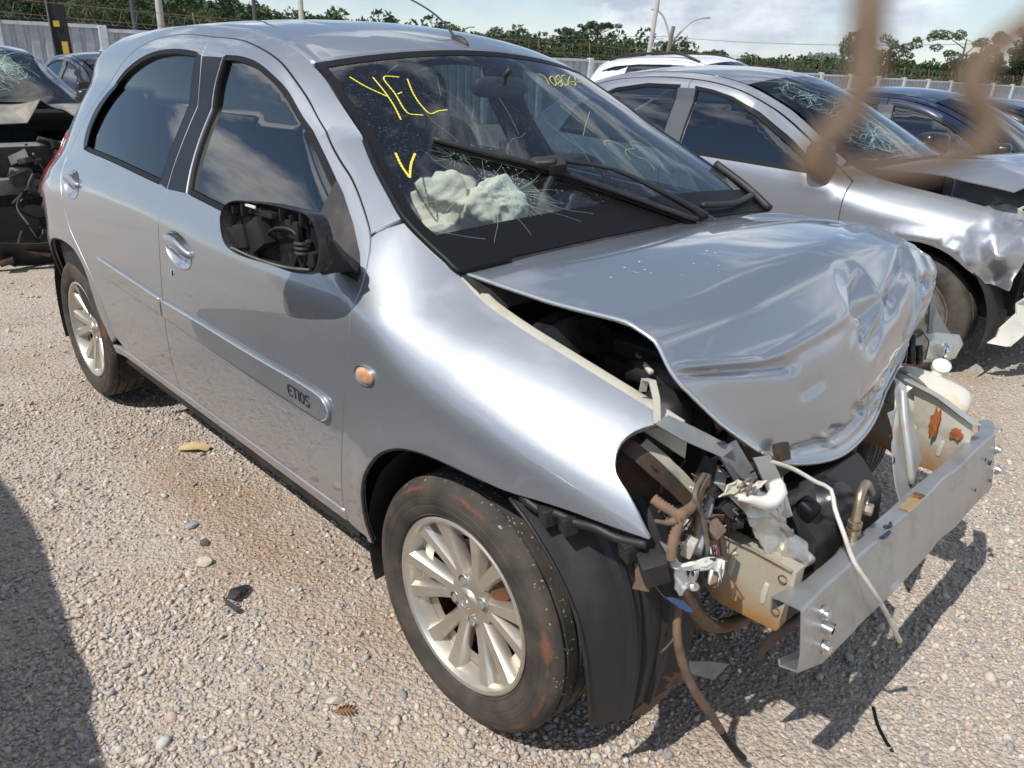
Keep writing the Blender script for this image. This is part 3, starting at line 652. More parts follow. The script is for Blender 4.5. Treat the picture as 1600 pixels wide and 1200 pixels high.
# --- poles
M['concrete_pole'] = mat('concrete_pole', (.46, .45, .42), .8, 0, var=(.38, .36, .33), vscale=3)
M['wood_pole'] = mat('weathered_pole', (.17, .125, .09), .85, 0, var=(.24, .19, .15), vscale=4)
M['dark_pole'] = mat('painted_dark_pole', (.06, .065, .07), .6)
def pole(name, label, azd, d, h, r, m, lean=(0, 0), arms=None, cat='pole', group=None):
    x, y = from_az(azd, d); z = float(ground_z(x, y)); e = empty(name, (x, y, z), label, cat, group)
    tube('shaft', [(0, 0, 0), (lean[0]*.5, lean[1]*.5, h/2), (lean[0], lean[1], h)], [r*1.25, r, r*.8], m, e, 10)
    for (ax, ay, hz_, up) in (arms or []):
        a = tube('lamp_arm', [(lean[0], lean[1], hz_), (lean[0]+ax*.6, lean[1]+ay*.6, hz_+up*.8), (lean[0]+ax, lean[1]+ay, hz_+up)], .065, M['dark_pole'] if m is M['dark_pole'] else M['concrete_pole'], e, 6)
        cushion('lamp_head', (lean[0]+ax*1.1, lean[1]+ay*1.1, hz_+up), (.25+abs(ax)*.25, .25+abs(ay)*.25, .12), (0, 0, 0), a, M['concrete_pole'])
    return e
pole('utility_pole', 'thin dark pole over the left end of the fence, left of the thicker grey one', 160.0, 30, 8, .075, M['dark_pole'])
pole('utility_pole', 'grey concrete pole rising behind the hatchback roof at upper left', 158.6, 32, 9, .11, M['concrete_pole'], (.1, .1))
pole('utility_pole', 'black pole cut by the top edge above the rear of the hatchback roof', 152.9, 28, 9, .06, M['dark_pole'])
pole('utility_pole', 'pale grey pole above the middle of the hatchback roof', 150.0, 45, 11, .13, M['concrete_pole'])
ux, uy = -math.sin(R(140)), math.cos(R(140))
pole('street_lamp', 'distant lamp post with two arms just left of the pale grey pole foot', 148.9, 95, 6.6, .13, M['dark_pole'], arms=[(ux*1.6, uy*1.6, 4.6, 1.5), (-ux*1.6, -uy*1.6, 4.6, 1.3)], cat='lamp post')
pole('street_lamp', 'lamp post with two raised arms behind the hatchback aerial', 140.1, 80, 6.6, .13, M['dark_pole'], arms=[(ux*1.55, uy*1.55, 4.9, 1.7), (-ux*1.55, -uy*1.55, 4.9, 1.5)], cat='lamp post')
pole('utility_pole', 'tall white concrete pole leaning right above the white car', 127.15, 58, 9, .17, M['concrete_pole'], (.55, .45))
pole('utility_pole', 'brown wooden pole with a curved lamp arm beside the white concrete pole', 126.1, 60, 5.6, .17, M['wood_pole'], (.55, .45), arms=[(-ux*2.0, -uy*2.0, 4.6, 1.6), (ux*1.3, uy*1.3, 4.4, 2.2)])
x0_, y0_ = from_az(104.6, 70)
pole('utility_pole', 'wooden pole half hidden by the pine at the right edge', 104.45, 70, 6.0, .12, M['wood_pole'])
# the black banner with yellow marks near the left fence
bx_, by_ = from_az(164.15, 21.5); BAN = empty('banner_sign', (bx_, by_, float(ground_z(bx_, by_))), 'tall narrow black banner with yellow marks standing before the left end of the fence', 'banner')
M['banner'] = mat('black_banner_cloth', (.012, .012, .013), .8); M['bannery'] = mat('yellow_banner_print', (.55, .36, .04), .7)
tv = Vector((-math.sin(R(164)), math.cos(R(164)), 0)); tv_ = np.array(tv)*-1
def bpt(u, h, d=0): return tv_*u+np.array((math.cos(R(164)), math.sin(R(164)), 0))*-d+np.array((0, 0, h))
sheet('banner_cloth', [[bpt(-.17+.05*(1-h/2.9), h, .012*math.sin(h*3)), bpt(.17+.05*(1-h/2.9), h, .012*math.sin(h*3+1))] for h in np.linspace(.5, 2.62, 12)], .006, M['banner'], BAN)
for u0, u1, h0, h1 in ((-.10, .02, 2.16, 2.28), (-.0, .12, 1.52, 1.86), (.04, .14, 1.40, 1.52)):
    sheet('banner_mark', [[bpt(u0, h0, .03), bpt(u1, h0, .03)], [bpt(u0, h1, .03), bpt(u1, h1, .03)]], .003, M['bannery'], BAN)
tube('banner_pole', [bpt(-.17, 0, .02), bpt(-.17, 2.7, .02)], .018, M['dark_pole'], BAN, 8, smooth_path=False)
# --- overhead wires
def wire(label, a, b, sag, r=.012):
    A = np.array(a); Bq = np.array(b); pts = [A+(Bq-A)*t-np.array((0, 0, sag*4*t*(1-t))) for t in np.linspace(0, 1, 16)]
    o = tube('overhead_wire', [p-A for p in pts], r, M['dark_pole'], None, 4, smooth_path=False); o.location = A; tag(o, label, 'wire', 'overhead wires'); return o
def P3(azd, d, el): x, y = from_az(azd, d); return (x, y, CAM_POS.z+d*math.tan(R(el)))
wire('upper overhead wire running left from the wooden pole over the hatchback roof', P3(126, 60, 2.2), P3(152, 60, 2.2), .25, .014)
wire('lower overhead wire running left from the wooden pole over the hatchback roof', P3(126, 60, 2.05), P3(152, 62, 1.9), .3, .014)
wire('overhead wire running right from the wooden pole across the clouds', P3(126, 60, 2.2), P3(100, 55, 2.6), .5, .014)
wire('overhead wire slanting over the forest at upper left', P3(164, 30, 2.7), P3(148, 60, 1.8), .1, .010)
wire('second overhead wire crossing the poles at upper left', P3(168, 30, 1.9), P3(148, 70, 1.3), .1, .010)
# --- trees: crowns of many leaf-sized faces in clumps
def leaf_mat(name, c1, c2, c3):
    m, b, t = _bsdf(name); sset(b, rough=.7); b.inputs['Specular IOR Level'].default_value = .25
    a = t.nodes.new('ShaderNodeAttribute'); a.attribute_name = 'tone'
    r = t.nodes.new('ShaderNodeValToRGB'); e = r.color_ramp.elements; e.new(.5)
    for q, (p, c) in zip(e, ((0, c1), (.5, c2), (1, c3))): q.position = p; q.color = (*c, 1)
    t.links.new(a.outputs['Fac'], r.inputs[0]); t.links.new(r.outputs[0], b.inputs['Base Color']); return m
M['leaf'] = leaf_mat('forest_leaves', (.018, .038, .016), (.035, .068, .024), (.065, .095, .034))
M['leaf2'] = leaf_mat('pale_leaves', (.03, .05, .018), (.06, .09, .03), (.10, .12, .045))
M['leafd'] = leaf_mat('dark_pine_needles', (.012, .026, .015), (.02, .042, .02), (.035, .058, .028))
M['bark'] = mat('tree_bark', (.10, .075, .055), .9, 0, var=(.16, .13, .10), vscale=5)
def leaves_mesh(name, cl, per, size, seed, material, flat=1.):
    """cl: clumps (centre, radius)"""
    g = np.random.default_rng(seed); Vs = []; T_ = []
    for c, rad in cl:
        n = int(per*1.8*(rad/1.0)**1.3)+6; d = g.normal(0, 1, (n, 3)); d /= np.linalg.norm(d, axis=1)[:, None]; d[:, 2] *= flat
        p = np.array(c)+d*(rad*g.uniform(.45, 1.05, n)**.6)[:, None]
        a = g.normal(0, 1, (n, 3)); a /= np.linalg.norm(a, axis=1)[:, None]; b = np.cross(a, g.normal(0, 1, (n, 3))); b /= np.linalg.norm(b, axis=1)[:, None]
        s = size*g.uniform(.6, 1.4, n)[:, None]
        Vs.append(np.stack([p-a*s, p+b*s*.6, p+a*s, p-b*s*.6], 1)); T_.append(np.repeat(np.clip(g.uniform(0, 1)*.6+g.uniform(0, .4, n), 0, 1), 4))
    V = np.concatenate(Vs).reshape(-1, 3); T = np.concatenate(T_); n = len(V)//4
    me = bpy.data.meshes.new(name); me.vertices.add(len(V)); me.vertices.foreach_set('co', V.reshape(-1)); me.loops.add(len(V)); me.loops.foreach_set('vertex_index', np.arange(len(V), dtype=np.int32)); me.polygons.add(n); me.polygons.foreach_set('loop_start', np.arange(0, len(V), 4, dtype=np.int32)); me.update(calc_edges=True)
    me.attributes.new('tone', 'FLOAT', 'POINT').data.foreach_set('value', T.astype(np.float32)); me.materials.append(material); return me
def make_tree(kind, seed, h):
    g = random.Random(seed); cl = []; limbs = []
    if kind == 'round':
        for k in range(26):
            a = g.uniform(0, 6.28); t = g.uniform(0, 1); r = h*.30*math.sin(math.pi*(.18+.75*t))*g.uniform(.35, 1); c = (r*math.cos(a), r*math.sin(a), h*(.32+.62*t)); cl.append((c, h*g.uniform(.07, .14)))
            if k % 3 == 0: limbs.append(c)
    elif kind == 'airy':
        for k in range(30):
            a = g.uniform(0, 6.28); t = g.uniform(0, 1)**.8; r = h*(.12+.34*t)*g.uniform(.3, 1); c = (r*math.cos(a), r*math.sin(a), h*(.30+.66*t)); cl.append((c, h*g.uniform(.045, .085)))
            if k % 2 == 0: limbs.append(c)
    elif kind == 'umbrella':
        for k in range(18):
            a = 6.28*k/18+g.uniform(-.2, .2); r = h*g.uniform(.10, .34); c = (r*math.cos(a), r*math.sin(a), h*(.93+.06*g.random()-.10*(r/h))); cl.append((c, h*g.uniform(.045, .07))); limbs.append(c)
    else:   # pine
        for k in range(34):
            t = k/34; a = g.uniform(0, 6.28); r = h*.20*(1-t)*g.uniform(.4, 1)+.1; c = (r*math.cos(a), r*math.sin(a), h*(.22+.76*t)); cl.append((c, h*(.08-.04*t))); limbs.append(c)
    lm = leaves_mesh('crown', cl, 210, h*.0115 if kind != 'round' else h*.0135, seed, M['leafd'] if kind in ('umbrella', 'pine') else M['leaf2'] if kind == 'airy' else M['leaf'], .55 if kind == 'umbrella' else .8)
    vs = []; fs = []
    def seg(p, q, r0, r1):
        p = np.array(p, float); q = np.array(q, float); d = q-p; d /= np.linalg.norm(d); u = np.cross(d, (0.3, .9, .1)); u /= np.linalg.norm(u); v = np.cross(d, u); b = len(vs)
        for c, r in ((p, r0), (q, r1)):
            for k in range(6): vs.append(c+r*(math.cos(k*1.047)*u+math.sin(k*1.047)*v))
        for k in range(6): fs.append((b+k, b+(k+1) % 6, b+6+(k+1) % 6, b+6+k))
    tr_ = h*.022; seg((0, 0, -.3), (0, 0, h*.45), tr_, tr_*.7); seg((0, 0, h*.45), (0, 0, h*.9), tr_*.7, tr_*.25)
    for c in limbs: seg((0, 0, max(h*.25, c[2]-h*.14)), c, tr_*.35, tr_*.12)
    tm = bpy.data.meshes.new('trunk'); tm.from_pydata([tuple(map(float, v)) for v in vs], [], fs); tm.materials.append(M['bark']); return lm, tm
TREES = {('round', i): make_tree('round', 40+i, 8.) for i in range(4)}
TREES.update({('airy', i): make_tree('airy', 60+i, 8.) for i in range(3)}); TREES.update({('umbrella', 0): make_tree('umbrella', 80, 9.), ('pine', 0): make_tree('pine', 90, 9.), ('pine', 1): make_tree('pine', 91, 9.)})
def tree(key, azd, d, sc, label, group, rz=0, sx=1.):
    x, y = from_az(azd, d); e = empty('tree' if key[0] in ('round', 'airy') else 'pine_tree', (x, y, float(ground_z(x, y))-.1), label, 'tree', group, rz); e.scale = (sc*sx, sc*sx, sc)
    for nm, me in zip(('crown', 'trunk'), TREES[key]):
        o = bpy.data.objects.new(nm, me); COL.objects.link(o); o.parent = e
    return e
rr = random.Random(77)
tree(('airy', 0), 111.9, 105, 1.05, 'tall airy tree with see-through crown right of centre on the skyline', None, .4, 1.1); tree(('round', 1), 113.8, 112, 1.12, 'dense tall tree left of the airy skyline tree', None, 1.0, .9)
tree(('airy', 1), 107.9, 100, 1.02, 'broad loose-crowned tree near the right end of the skyline', None, 1.5, 1.35); tree(('airy', 2), 106.4, 104, 1.02, 'second loose-crowned tree standing against the broad one at right', None, 2.2, 1.0)
tree(('pine', 0), 104.9, 72, .75, 'sparse brownish conifer before the pale building at the right edge', None, 0., 1.5)
tree(('umbrella', 0), 130.4, 190, 1.5, 'dark flat-topped pine sticking out of the forest above the screen pillar', None, 0., 1.0); tree(('umbrella', 0), 132.6, 200, 1.4, 'smaller flat-topped pine left of the other one', None, 1., .6)
for k in range(84):   # front trees of the wood
    azd = 103+66*(k+rr.uniform(-.4, .4))/84; d = rr.uniform(115, 165)
    if azd > 150: d = rr.uniform(120, 190)
    sc = rr.uniform(.74, 1.0)*(1.15 if azd > 138 else 1. if azd > 122 else .78); 
    if 105.5 < azd < 114.5: sc *= .72
    tree((rr.choice(('round', 'round', 'round', 'airy')), rr.randrange(3)), azd, d, sc, 'leafy tree at the front of the wood beyond the fence', 'trees of the wood beyond the fence', rr.uniform(0, 6), rr.uniform(1.0, 1.5))
# the rest of the wood reads as one mass
cl = []; g = np.random.default_rng(12)
for k in range(1500):
    azd = g.uniform(100, 172); d = g.uniform(150, 340); x, y = from_az(azd, d); z = float(ground_z(x, y)); h = g.uniform(7, 10.5)*(1.0 if azd > 124 else .66)
    for q in range(3): cl.append(((x+g.normal(0, 1.5), y+g.normal(0, 1.5), z+h*(.35+.28*q)), g.uniform(1.2, 2.3)))
o = link('distant_wood', leaves_mesh('distant_wood', cl, 16, .42, 5, M['leaf'], .9), None, None, False); o['kind'] = 'stuff'; o['label'] = 'dark green wood covering the rise behind the fence'; o['category'] = 'wood'
# scrub and grass between fence and wood
cl = []
for k in range(1400):
    azd = g.uniform(100, 170); d = g.uniform(66, 118); x, y = from_az(azd, d); cl.append(((x, y, float(ground_z(x, y))+g.uniform(.2, .9)), g.uniform(.5, 1.2)))
o = link('scrub', leaves_mesh('scrub', cl, 14, .30, 6, M['leaf2'], .7), None, None, False); o['kind'] = 'stuff'; o['label'] = 'pale scrub growing between the fence and the wood'; o['category'] = 'scrub'
# building at the far right, and the blue mountain
bx_, by_ = from_az(104.7, 105); BLD = empty('low_building', (bx_, by_, float(ground_z(bx_, by_))), 'low cream building with red tiled roof at the far right behind the conifer', 'building', None, R(15))
box('wall', (0, 0, 1.5), (7, 6, 3.0), M['whitewall'], BLD, bevel=.02)
prism('roof', [(-3.6, 3.0), (3.6, 3.0), (0, 3.9)], 'x', -4, 4, M['redroof'], BLD, 0)
for q in (-2, 0, 2): box('window', (-3.52, q, 1.6), (.06, 1, 1), M['dark'], BLD, bevel=.01)
vs = []; fs = []; n = 40; g = np.random.default_rng(2)
for i in range(n):
    t = i/(n-1); a = 113.2+5.2*t; hgt = 235*math.sin(math.pi*t)**.8+20*math.sin(9*t)+12*g.normal()*math.sin(math.pi*t)
    for d, k in ((7000, 0), (7600, .72), (8200, 1.), (9500, 0)):
        x, y = from_az(a, d); vs.append((x, y, -60+max(0, hgt)*k*1.25))
for i in range(n-1):
    for j in range(3): fs.append((i*4+j, i*4+j+1, i*4+5+j, i*4+4+j))
structure(mesh('mountain', vs, fs, M['hill']))
# ================================================================ the wrecked silver hatchback
HERO = empty('hatchback_car', (0, 0, 0), 'silver five-door hatchback with smashed front end, crumpled bonnet and yellow marker writing on its windscreen', 'car')
HZT = [(-3.1, 1.30), (-2.95, 1.375), (-2.75, 1.42), (-2.5, 1.45), (-2.2, 1.472), (-1.8, 1.487), (-1.5, 1.480), (-1.25, 1.462), (-1.08, 1.435), (-.92, 1.382), (-.75, 1.297), (-.55, 1.186), (-.354, 1.078), (-.25, 1.022), (-.19, .990), (-.10, .952), (0, .924), (.12, .894), (.24, .862), (.33, .836), (.38, .819), (.45, .795), (.55, .76)]
def _arch_lip(x, z):
    # the fenders swell slightly round each wheel opening
    d1 = np.hypot(x-0, z-.30); d2 = np.hypot(x+2.46, z-.32)
    return .010*np.exp(-((d1-.365)/.045)**2)*(x > -.36)*(z < .75)+.010*np.exp(-((d2-.385)/.045)**2)
HB = Body(HZT, extra=_arch_lip, pillar=([-1.1, -.93, -.85, -.76, -.67, -.59, -.5, -.43, -.34, -.26, -.19, -.1], [0, 0, .012, .038, .058, .069, .071, .067, .060, .032, .004, 0]))
DOOR_TOP_F = [(-1.455, 1.451), (-1.29, 1.443), (-1.176, 1.427), (-1.068, 1.404), (-.997, 1.381), (-.915, 1.343), (-.836, 1.300), (-.757, 1.251), (-.677, 1.205), (-.601, 1.167), (-.547, 1.142), (-.496, 1.114), (-.431, 1.073), (-.384, 1.040), (-.355, 1.010), (-.328, .968)]
DOOR_FRONT = [(-.328, .968), (-.316, .939), (-.316, .902), (-.320, .852), (-.328, .807), (-.340, .729), (-.372, .587), (-.415, .45), (-.449, .340)]
DOOR_GAP = [(-1.460, .340), (-1.431, .492), (-1.391, .637), (-1.362, .800), (-1.357, .920), (-1.360, .990), (-1.372, 1.06), (-1.395, 1.2), (-1.423, 1.35), (-1.440, 1.41), (-1.455, 1.451)]
DOOR_TOP_R = [(-1.455, 1.451), (-1.60, 1.458), (-1.752, 1.457), (-1.868, 1.447), (-1.975, 1.424), (-2.070, 1.393), (-2.195, 1.335), (-2.30, 1.262), (-2.355, 1.18), (-2.378, 1.10), (-2.398, 1.05), (-2.408, 1.015), (-2.375, .965), (-2.318, .898), (-2.288, .828), (-2.246, .761), (-2.171, .696), (-2.106, .627), (-2.060, .549), (-2.042, .449), (-2.028, .385), (-1.96, .347), (-1.85, .340)]
R_ARCH = [(-2.100, .335), (-2.104, .418), (-2.114, .523), (-2.142, .607), (-2.183, .656), (-2.240, .690), (-2.325, .706), (-2.428, .702), (-2.519, .682), (-2.62, .64), (-2.705, .575), (-2.765, .49), (-2.797, .40), (-2.81, .30)]
F_ARCH = [(-.335, .288), (-.339, .344), (-.321, .441), (-.293, .508), (-.247, .570), (-.205, .610), (-.146, .643), (-.094, .658), (-.045, .664), (.021, .665), (.101, .662), (.162, .660), (.233, .664), (.300, .667), (.434, .664)]
HBG = Body(HZT, pillar=HB.pillar, rexp=3.)      # the panes keep a softer curve than the sheet metal
cm = lambda p, st=.02: [tuple(q) for q in catmull(p, st)]
top_edge = lambda a, b, n=60: [(x, float(HB.zt(x))-.0004) for x in np.linspace(a, b, n)]
P_FDOOR = cm(DOOR_TOP_F)[:-1]+cm(DOOR_FRONT)+cm(DOOR_GAP)[:-1]
P_RDOOR = cm(DOOR_TOP_R)+cm(DOOR_GAP)[:-1]
P_FRAME = top_edge(-.350, -2.95)+cm([(-2.95, 1.374), (-2.925, 1.25), (-2.915, 1.12), (-2.945, .98), (-2.965, .8), (-2.965, .6), (-2.94, .45), (-2.90, .305)])+cm(R_ARCH[::-1])+cm(DOOR_TOP_R[:-2][::-1])[:-1]+[q for q in cm(DOOR_TOP_F) if q[0] < -.392]+[(-.384, 1.040), (-.379, 1.048), (-.368, 1.058)]
P_FENDER = [(-.362, 1.056), (-.374, 1.046), (-.379, 1.036)]+cm([(-.355, 1.010), (-.328, .968)]+DOOR_FRONT[1:], .02)+[(-.449, .296), (-.40, .288)]+cm(F_ARCH)+cm([(.428, .672), (.402, .702), (.371, .730), (.343, .751), (.328, .774), (.324, .791), (.331, .805), (.352, .816), (.380, .818)])[1:-1]+top_edge(.374, -.338)
F_WIN = cm([(-1.298, 1.392), (-1.315, 1.30), (-1.300, 1.196), (-1.268, 1.093), (-1.238, 1.030)])+cm([(-1.233, 1.026), (-.979, 1.008), (-.60, .985), (-.345, .962)])+cm([(-.345, .970), (-.385, 1.006), (-.455, 1.058), (-.536, 1.109), (-.623, 1.157), (-.706, 1.201), (-.808, 1.255), (-.913, 1.318), (-1.0, 1.354), (-1.103, 1.384), (-1.203, 1.397), (-1.285, 1.399)])
R_WIN = cm([(-1.475, 1.404), (-1.525, 1.409), (-1.675, 1.413), (-1.850, 1.400), (-2.0, 1.369), (-2.13, 1.325), (-2.235, 1.262), (-2.283, 1.195), (-2.277, 1.13), (-2.243, 1.078), (-2.215, 1.060)])+cm([(-2.19, 1.057), (-1.87, 1.050), (-1.43, 1.028)])+cm([(-1.425, 1.034), (-1.437, 1.118), (-1.456, 1.223), (-1.474, 1.333), (-1.473, 1.396)])
SAIL = [(-.336, .958), (-.338, .972), (-.378, 1.010), (-.450, 1.062), (-.530, 1.112), (-.572, 1.134), (-.548, 1.06), (-.520, .983)]
MOULD_F = cm([(-1.374, .684), (-1.10, .680), (-.771, .672), (-.47, .668)])+cm([(-.44, .664), (-.420, .650), (-.414, .634), (-.424, .614), (-.445, .602)])+cm([(-.47, .600), (-.771, .606), (-1.10, .618), (-1.382, .632)])
MOULD_R = cm([(-1.95, .712), (-1.70, .700), (-1.386, .685)])+cm([(-1.398, .632), (-1.70, .645), (-1.945, .662), (-1.968, .684)])
def ellipse(cx, cz, a, b, n=40, rot=0):
    return [(cx+a*math.cos(t)*math.cos(rot)-b*math.sin(t)*math.sin(rot), cz+a*math.cos(t)*math.sin(rot)+b*math.sin(t)*math.cos(rot)) for t in np.linspace(0, 2*math.pi, n, endpoint=False)]
def door_handle(parent, cx, cz, side, sc=1., rot=-.12):
    """recessed cup with the pull bar bridging it"""
    a, b = .094*sc, .050*sc
    cup = panel('handle_cup', HB, ellipse(cx, cz-.004, a, b, rot=rot), side, M['silver_hood'], parent, off=-.001, flange=0, h=.01, hb=.006, gap=0,
                disp=lambda x, z: -.030*np.clip(1-((x-cx)/a)**2-((z-cz+.004)/b)**2, 0, 1)**.8)
    vs = []; fs = []; n = 18; k = 10
    for i in range(n):
        t = i/(n-1); x = cx-a*1.02+2*a*1.02*t; w = .019*sc*(.55+.45*math.sin(math.pi*min(1, max(0, t)))); zc = cz+.014*sc+rot*(x-cx)-.006*math.cos(2*math.pi*t)
        out_ = .004+.017*math.sin(math.pi*t)**.6
        yb = float(HB.Y(x, zc))
        for j in range(k):
            an = 2*math.pi*j/k; vs.append((x, side*(yb+out_-.006+.009*math.cos(an)), zc+w*math.sin(an)))
    for i in range(n-1):
        for j in range(k): fs.append((i*k+j, i*k+(j+1) % k, (i+1)*k+(j+1) % k, (i+1)*k+j))
    fs += [tuple(range(k)), tuple((n-1)*k+j for j in range(k))]
    bar = mesh('handle_bar', vs, fs, M['silver_hood'], parent)
    bm = bmesh.new(); bm.from_mesh(bar.data); bmesh.ops.recalc_face_normals(bm, faces=bm.faces); bm.to_mesh(bar.data); bm.free()
def clip_ring(p, d): return [tuple(q) for q in inset(p, d)]
for sd in (-1, 1):
    fd = panel('front_door', HB, P_FDOOR, sd, M['silver'], HERO, holes=[F_WIN, ellipse(-1.217, .869, .0945, .0505, rot=-.12)], h=.03, gap=.0023, flange=.022)
    rdr = panel('rear_door', HB, P_RDOOR, sd, M['silver'], HERO, holes=[R_WIN, ellipse(-2.200, .936, .0898, .048, rot=-.05)], h=.03, gap=.0023, flange=.022)
    panel('side_frame', HB, P_FRAME, sd, M['silver'], HERO, h=.03, gap=.0012, flange=.02)
    if sd < 0: panel('front_fender', HB, P_FENDER, sd, M['silver'], HERO, h=.022, flange=.016, gap=.0014)
    panel('rocker_panel', HB, [(-2.09, .333), (-.45, .333), (-.45, .297), (-2.09, .302)], sd, M['silver'], HERO, gap=.001, off=-.002, flange=.02, h=.05)
    # windows: black surround, tinted pane, pillar film
    panel('window_seal', HB, F_WIN, sd, M['rubber'], fd, holes=[clip_ring(F_WIN, .013)], gap=0, off=.003, flange=.016)
    panel('window_pane', HBG, clip_ring(F_WIN, .010), sd, M['tinted'], fd, gap=0, off=.0165, flange=0, h=.022)
    panel('window_seal', HB, R_WIN, sd, M['rubber'], rdr, holes=[clip_ring(R_WIN, .013)], gap=0, off=.003, flange=.016)
    panel('window_pane', HBG, clip_ring(R_WIN, .010), sd, M['tinted'], rdr, gap=0, off=.0165, flange=0, h=.022)
    panel('pillar_film', HB, cm([(-1.300, 1.394), (-1.317, 1.30), (-1.302, 1.196), (-1.270, 1.093), (-1.240, 1.026)])+cm([(-1.360, 1.022), (-1.370, 1.06), (-1.392, 1.2), (-1.420, 1.35), (-1.432, 1.396)]), sd, M['trim'], fd, off=-.0016, flange=.001, gap=.001, h=.05)
    panel('pillar_film', HB, cm([(-1.424, 1.030), (-1.435, 1.118), (-1.454, 1.223), (-1.472, 1.333), (-1.472, 1.404)])+cm([(-1.442, 1.398), (-1.428, 1.35), (-1.400, 1.2), (-1.377, 1.06), (-1.366, 1.022)]), sd, M['trim'], rdr, off=-.0016, flange=.001, gap=.001, h=.05)
    panel('quarter_film', HB, cm([(-2.215, 1.059), (-2.245, 1.078), (-2.280, 1.13), (-2.286, 1.195), (-2.237, 1.263), (-2.18, 1.30)])+cm([(-2.165, 1.285), (-2.21, 1.24), (-2.235, 1.18), (-2.230, 1.12), (-2.20, 1.072)]), sd, M['trim'], rdr, off=-.0012, flange=.004, gap=.0, h=.05)
    panel('side_moulding', HB, MOULD_F, sd, M['silver'], fd, off=-.009, flange=.009, gap=.0, h=.02)
    panel('side_moulding', HB, MOULD_R, sd, M['silver'], rdr, off=-.009, flange=.009, gap=.0, h=.02)
    # thin pale line along the upper edge of the mouldings
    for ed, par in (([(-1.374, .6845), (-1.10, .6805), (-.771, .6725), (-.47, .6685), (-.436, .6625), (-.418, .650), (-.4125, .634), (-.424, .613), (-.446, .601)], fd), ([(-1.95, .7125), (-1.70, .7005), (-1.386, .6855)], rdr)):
        tube('moulding_edge', [side_pt(HB, x, z, sd, -.0085) for x, z in ed], .0022, M['pale_edge'], par, seg=6, step=.03)
    tube('moulding_groove', [side_pt(HB, x, z, sd, -.0035) for x, z in ((-1.95, .661), (-1.70, .6445), (-1.40, .6315))], .0026, M['letter'], rdr, seg=6, step=.05)
    tube('moulding_groove', [side_pt(HB, x, z, sd, -.0035) for x, z in ((-1.382, .6315), (-1.10, .6175), (-.771, .6055), (-.455, .5995))], .0026, M['letter'], fd, seg=6, step=.05)
    panel('sail_panel', HB, SAIL, sd, M['plastic'], fd, off=-.006, flange=.014, gap=.0, h=.03)
    door_handle(fd, -1.217, .873, sd); door_handle(rdr, -2.200, .940, sd, .95, -.05)
    lo_ = side_pt(HB, -1.272, .793, sd)
    lathe('door_lock', [(0, .004), (.009, .004), (.0125, .002), (.014, -.002)], M['chrome'], fd, 24, loc=lo_) if sd > 0 else lathe('door_lock', [(0, -.004), (.009, -.004), (.0125, -.002), (.014, .002)], M['chrome'], fd, 24, loc=lo_)
    tl = panel('tail_light', HB, [(-2.66, 1.075), (-2.76, 1.09), (-2.90, 1.10), (-2.93, .98), (-2.945, .80), (-2.76, .82), (-2.68, .90), (-2.63, 1.0)], sd, M['red_lens'], HERO, off=-.007, flange=.014, gap=0, h=.03)
# indicator on the visible fender
ind = side_pt(HB, -.260, .773, -1)
bm = bmesh.new(); bmesh.ops.create_uvsphere(bm, u_segments=28, v_segments=14, radius=1)
for v in bm.verts: v.co = Vector((v.co.x*.033, v.co.y*.010, v.co.z*.019))
o = from_bm('side_indicator', bm, M['amber_lens'], HERO, True); o.location = ind; o.rotation_euler = (0, -.12, 0)
lathe('indicator_bezel', [(.030, .002), (.036, .001), (.037, -.005)], M['silver_hood'], o, 32).scale = (1, 1, .60)

# ---- lettering on the moulding, drawn in strokes
def strokes(name, polys, w, put, material, parent, depth=.0012):
    """flat ribbon strokes; put(u,v,h) -> 3D"""
    vs = []; fs = []
    for pl in polys:
        P = [np.array(p, float) for p in pl]; n = len(P); base = len(vs)
        for i in range(n):
            t = P[min(i+1, n-1)]-P[max(i-1, 0)]; t /= max(1e-9, np.linalg.norm(t)); nn = np.array((-t[1], t[0]))*w/2
            if i in (0, n-1): ext = t*w*.3*(-1 if i == 0 else 1)
            else: ext = 0
            for s_ in (-1, 1): vs.append(put(*(P[i]+ext+nn*s_), depth))
            for s_ in (-1, 1): vs.append(put(*(P[i]+ext+nn*s_), -.0005))
        for i in range(n-1):
            a = base+4*i; b = a+4
            fs += [(a, b, b+1, a+1), (a, a+2, b+2, b), (a+1, b+1, b+3, a+3)]
        fs += [(base, base+1, base+3, base+2), (b, b+2, b+3, b+1)]
    return mesh(name, vs, fs, material, parent, False)
def arc(cx, cy, rx, ry, a0, a1, n=10): return [(cx+rx*math.cos(R(a)), cy+ry*math.sin(R(a))) for a in np.linspace(a0, a1, n)]
LET = {'E': ([[(1, 1), (.3, 1), (.08, .92), (0, .75), (0, .25), (.08, .08), (.3, 0), (1, 0)], [(0, .52), (.85, .52)]], 1),
       'T': ([[(0, 1), (1.1, 1)], [(.55, 1), (.55, 0)]], 1.1), 'I': ([[(0, 1), (0, 0)]], .0),
       'O': ([arc(.5, .5, .5, .5, 90, 450, 22)], 1), 'S': ([[(1, 1), (.3, 1), (.08, .93), (0, .77), (.08, .6), (.3, .53), (.7, .48), (.92, .4), (1, .24), (.92, .07), (.7, 0), (0, 0)]], 1)}
polys = []; u = 0
for ch in 'ETIOS':
    P_, w_ = LET[ch]; polys += [[(u+a*.0165, b*.027) for a, b in q] for q in P_]; u += w_*.0165+.0078
for sd in (-1, 1):
    # reads forwards on both flanks
    strokes('model_lettering', polys, .0042, lambda a, b, h, sd=sd: side_pt(HB, (-.592+a) if sd < 0 else (-.490-a), .6215+b-.03*(a-.05)*(1 if sd < 0 else -1), sd, -.0095-h), M['letter'], [c for c in HERO.children if c.name.startswith('front_door')][0 if sd < 0 else 1], .0012)

